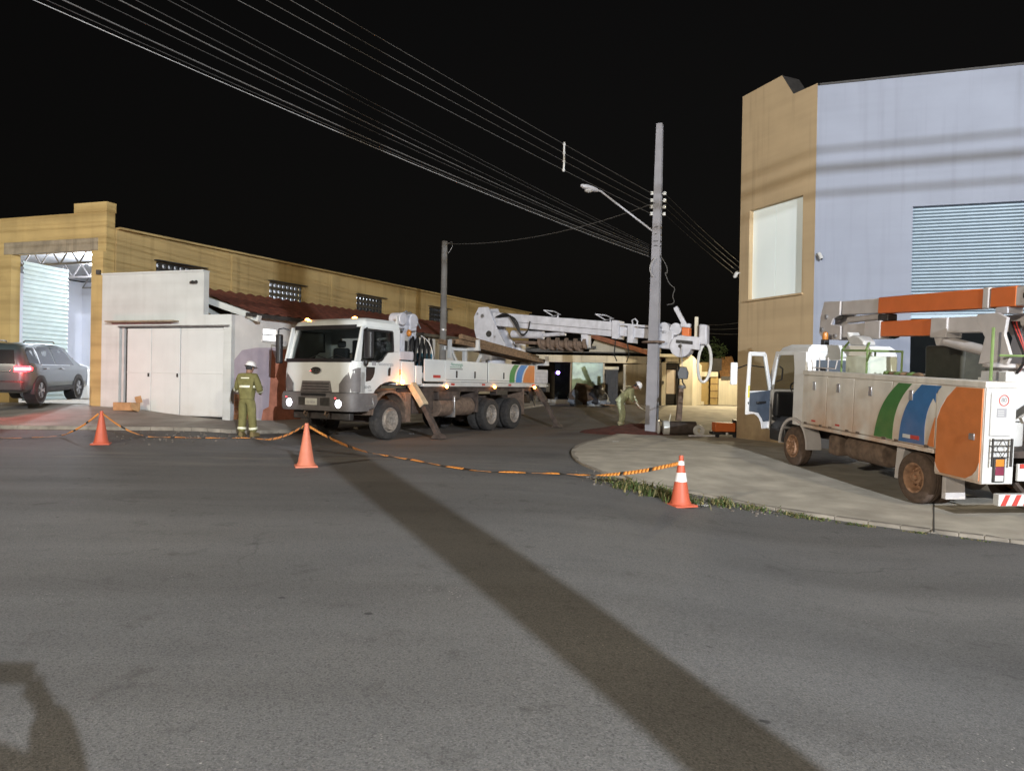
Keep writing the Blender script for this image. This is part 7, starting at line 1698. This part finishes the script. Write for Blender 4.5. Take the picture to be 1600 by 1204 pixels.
# worker with his back to us beside the white wall (faces +y)
P1 = dict(pelvis=(0, 0, .93), waist=(0, .01, 1.08), chest=(0, .02, 1.30), neckb=(.01, .05, 1.49), head=(.02, .09, 1.61), crown=(.025, .10, 1.70), face=(.3, 1, -.35),
          shl=(-.19, .02, 1.41), ell=(-.29, .06, 1.14), wrl=(-.22, .26, 1.03), hal=(-.17, .36, 1.02), shr=(.19, .02, 1.41), elr=(.28, .05, 1.13), wrr=(.20, .26, 1.02), har=(.15, .35, 1.01),
          hipl=(-.10, 0, .88), knl=(-.115, .03, .49), anl=(-.125, 0, .09), toel=(-.15, .16, .04), hipr=(.10, 0, .88), knr=(.12, .02, .49), anr=(.145, .06, .09), toer=(.18, .22, .04))
wp = gp(385, 682); wo, _ = person('person', 'worker in olive workwear and white helmet standing with his back turned', wp, R(-8), P1, M['olive'], M['olive'], h=1.04)
# worker stooping to shovel at the pole foot (faces +x)
P2_ = dict(pelvis=(-.16, 0, .90), waist=(-.08, 0, 1.03), chest=(.12, 0, 1.21), neckb=(.27, 0, 1.33), head=(.38, 0, 1.39), crown=(.45, 0, 1.44), face=(.75, 0, -.75), back=(.55, 0, -.8),
           shl=(.17, .17, 1.27), ell=(.28, .20, 1.00), wrl=(.42, .10, .80), hal=(.48, .07, .73), shr=(.17, -.17, 1.25), elr=(.22, -.22, .98), wrr=(.30, -.06, .92), har=(.36, -.02, .87),
           hipl=(-.15, .09, .86), knl=(-.06, .12, .47), anl=(-.10, .13, .09), toel=(.06, .14, .04), hipr=(-.15, -.09, .86), knr=(-.04, -.12, .47), anr=(-.14, -.12, .09), toer=(.02, -.13, .04))
P2_ = dict(P2_)
w2p = gp(975, 669, .02); w2p.z = H(w2p.x, w2p.y); w2, V2 = person('person', 'stooping worker in lamplit green workwear shovelling earth by the pole', w2p, R(-6), P2_, M['olive_lit'], M['olive_lit'], h=1.05, boots=M['dark_cloth'])
sh = thing('shovel', 'shovel held low by the stooping worker', 'shovel', w2p, R(-6))
a = V2['har'] + Vector((-.1, .0, .16)); b = V2['hal'].lerp(V2['har'], .0); dd_ = (V2['hal'] - V2['har']).normalized(); e = V2['har'] + (V2['hal'] - V2['har'] + Vector((.1, 0, -.02))).normalized() * 1.05
e = Vector((e.x, e.y, max(.1, e.z))); q = MB(); q.tube([V2['har'] - dd_ * .35, V2['har'], V2['hal'], V2['hal'].lerp(e, .6), e], .017, 8); q.build('handle', M['cream'], sh)
ax = (e - V2['hal']).normalized(); sd = ax.cross(Vector((0, 0, 1))).normalized(); up = sd.cross(ax); q = MB()
q.loft([[e + ax * l + sd * w_ * x + up * (abs(x) * .03) for x in (-1, -.5, 0, .5, 1)] for l, w_ in ((0, .09), (.05, .115), (.2, .115), (.27, .07), (.3, .02))], closed=False); o = q.build('blade', M['steel'], sh); o.modifiers.new('thick', 'SOLIDIFY').thickness = .004
# photographer: only the shadow is seen
P3 = dict(pelvis=(0, 0, .93), waist=(0, 0, 1.08), chest=(0, 0, 1.30), neckb=(0, .01, 1.49), head=(0, .03, 1.61), crown=(0, .04, 1.70), face=(0, 1, 0),
          shl=(-.19, .0, 1.42), ell=(-.42, .10, 1.30), wrl=(-.17, .26, 1.53), hal=(-.09, .30, 1.56), shr=(.19, 0, 1.42), elr=(.44, .10, 1.30), wrr=(.19, .26, 1.53), har=(.10, .30, 1.56),
          hipl=(-.10, 0, .88), knl=(-.12, .0, .49), anl=(-.14, 0, .09), toel=(-.17, .14, .04), hipr=(.10, 0, .88), knr=(.12, .0, .49), anr=(.14, .0, .09), toer=(.17, .14, .04))
ph, _ = person('person', 'person in dark clothes taking the picture, seen only as a shadow', (-.23, -.85, 0.0), R(0), P3, M['dark_cloth'], M['dark_cloth'], helmet=False, bands=False, h=1.02)
q = MB(); q.box(-.09, .09, -.006, .006, -.042, .042); o = q.build('phone', M['black'], bev=.004); o.location = (-.23, -.52, 1.63); tag(o, 'black phone held up by the person taking the picture', 'phone')
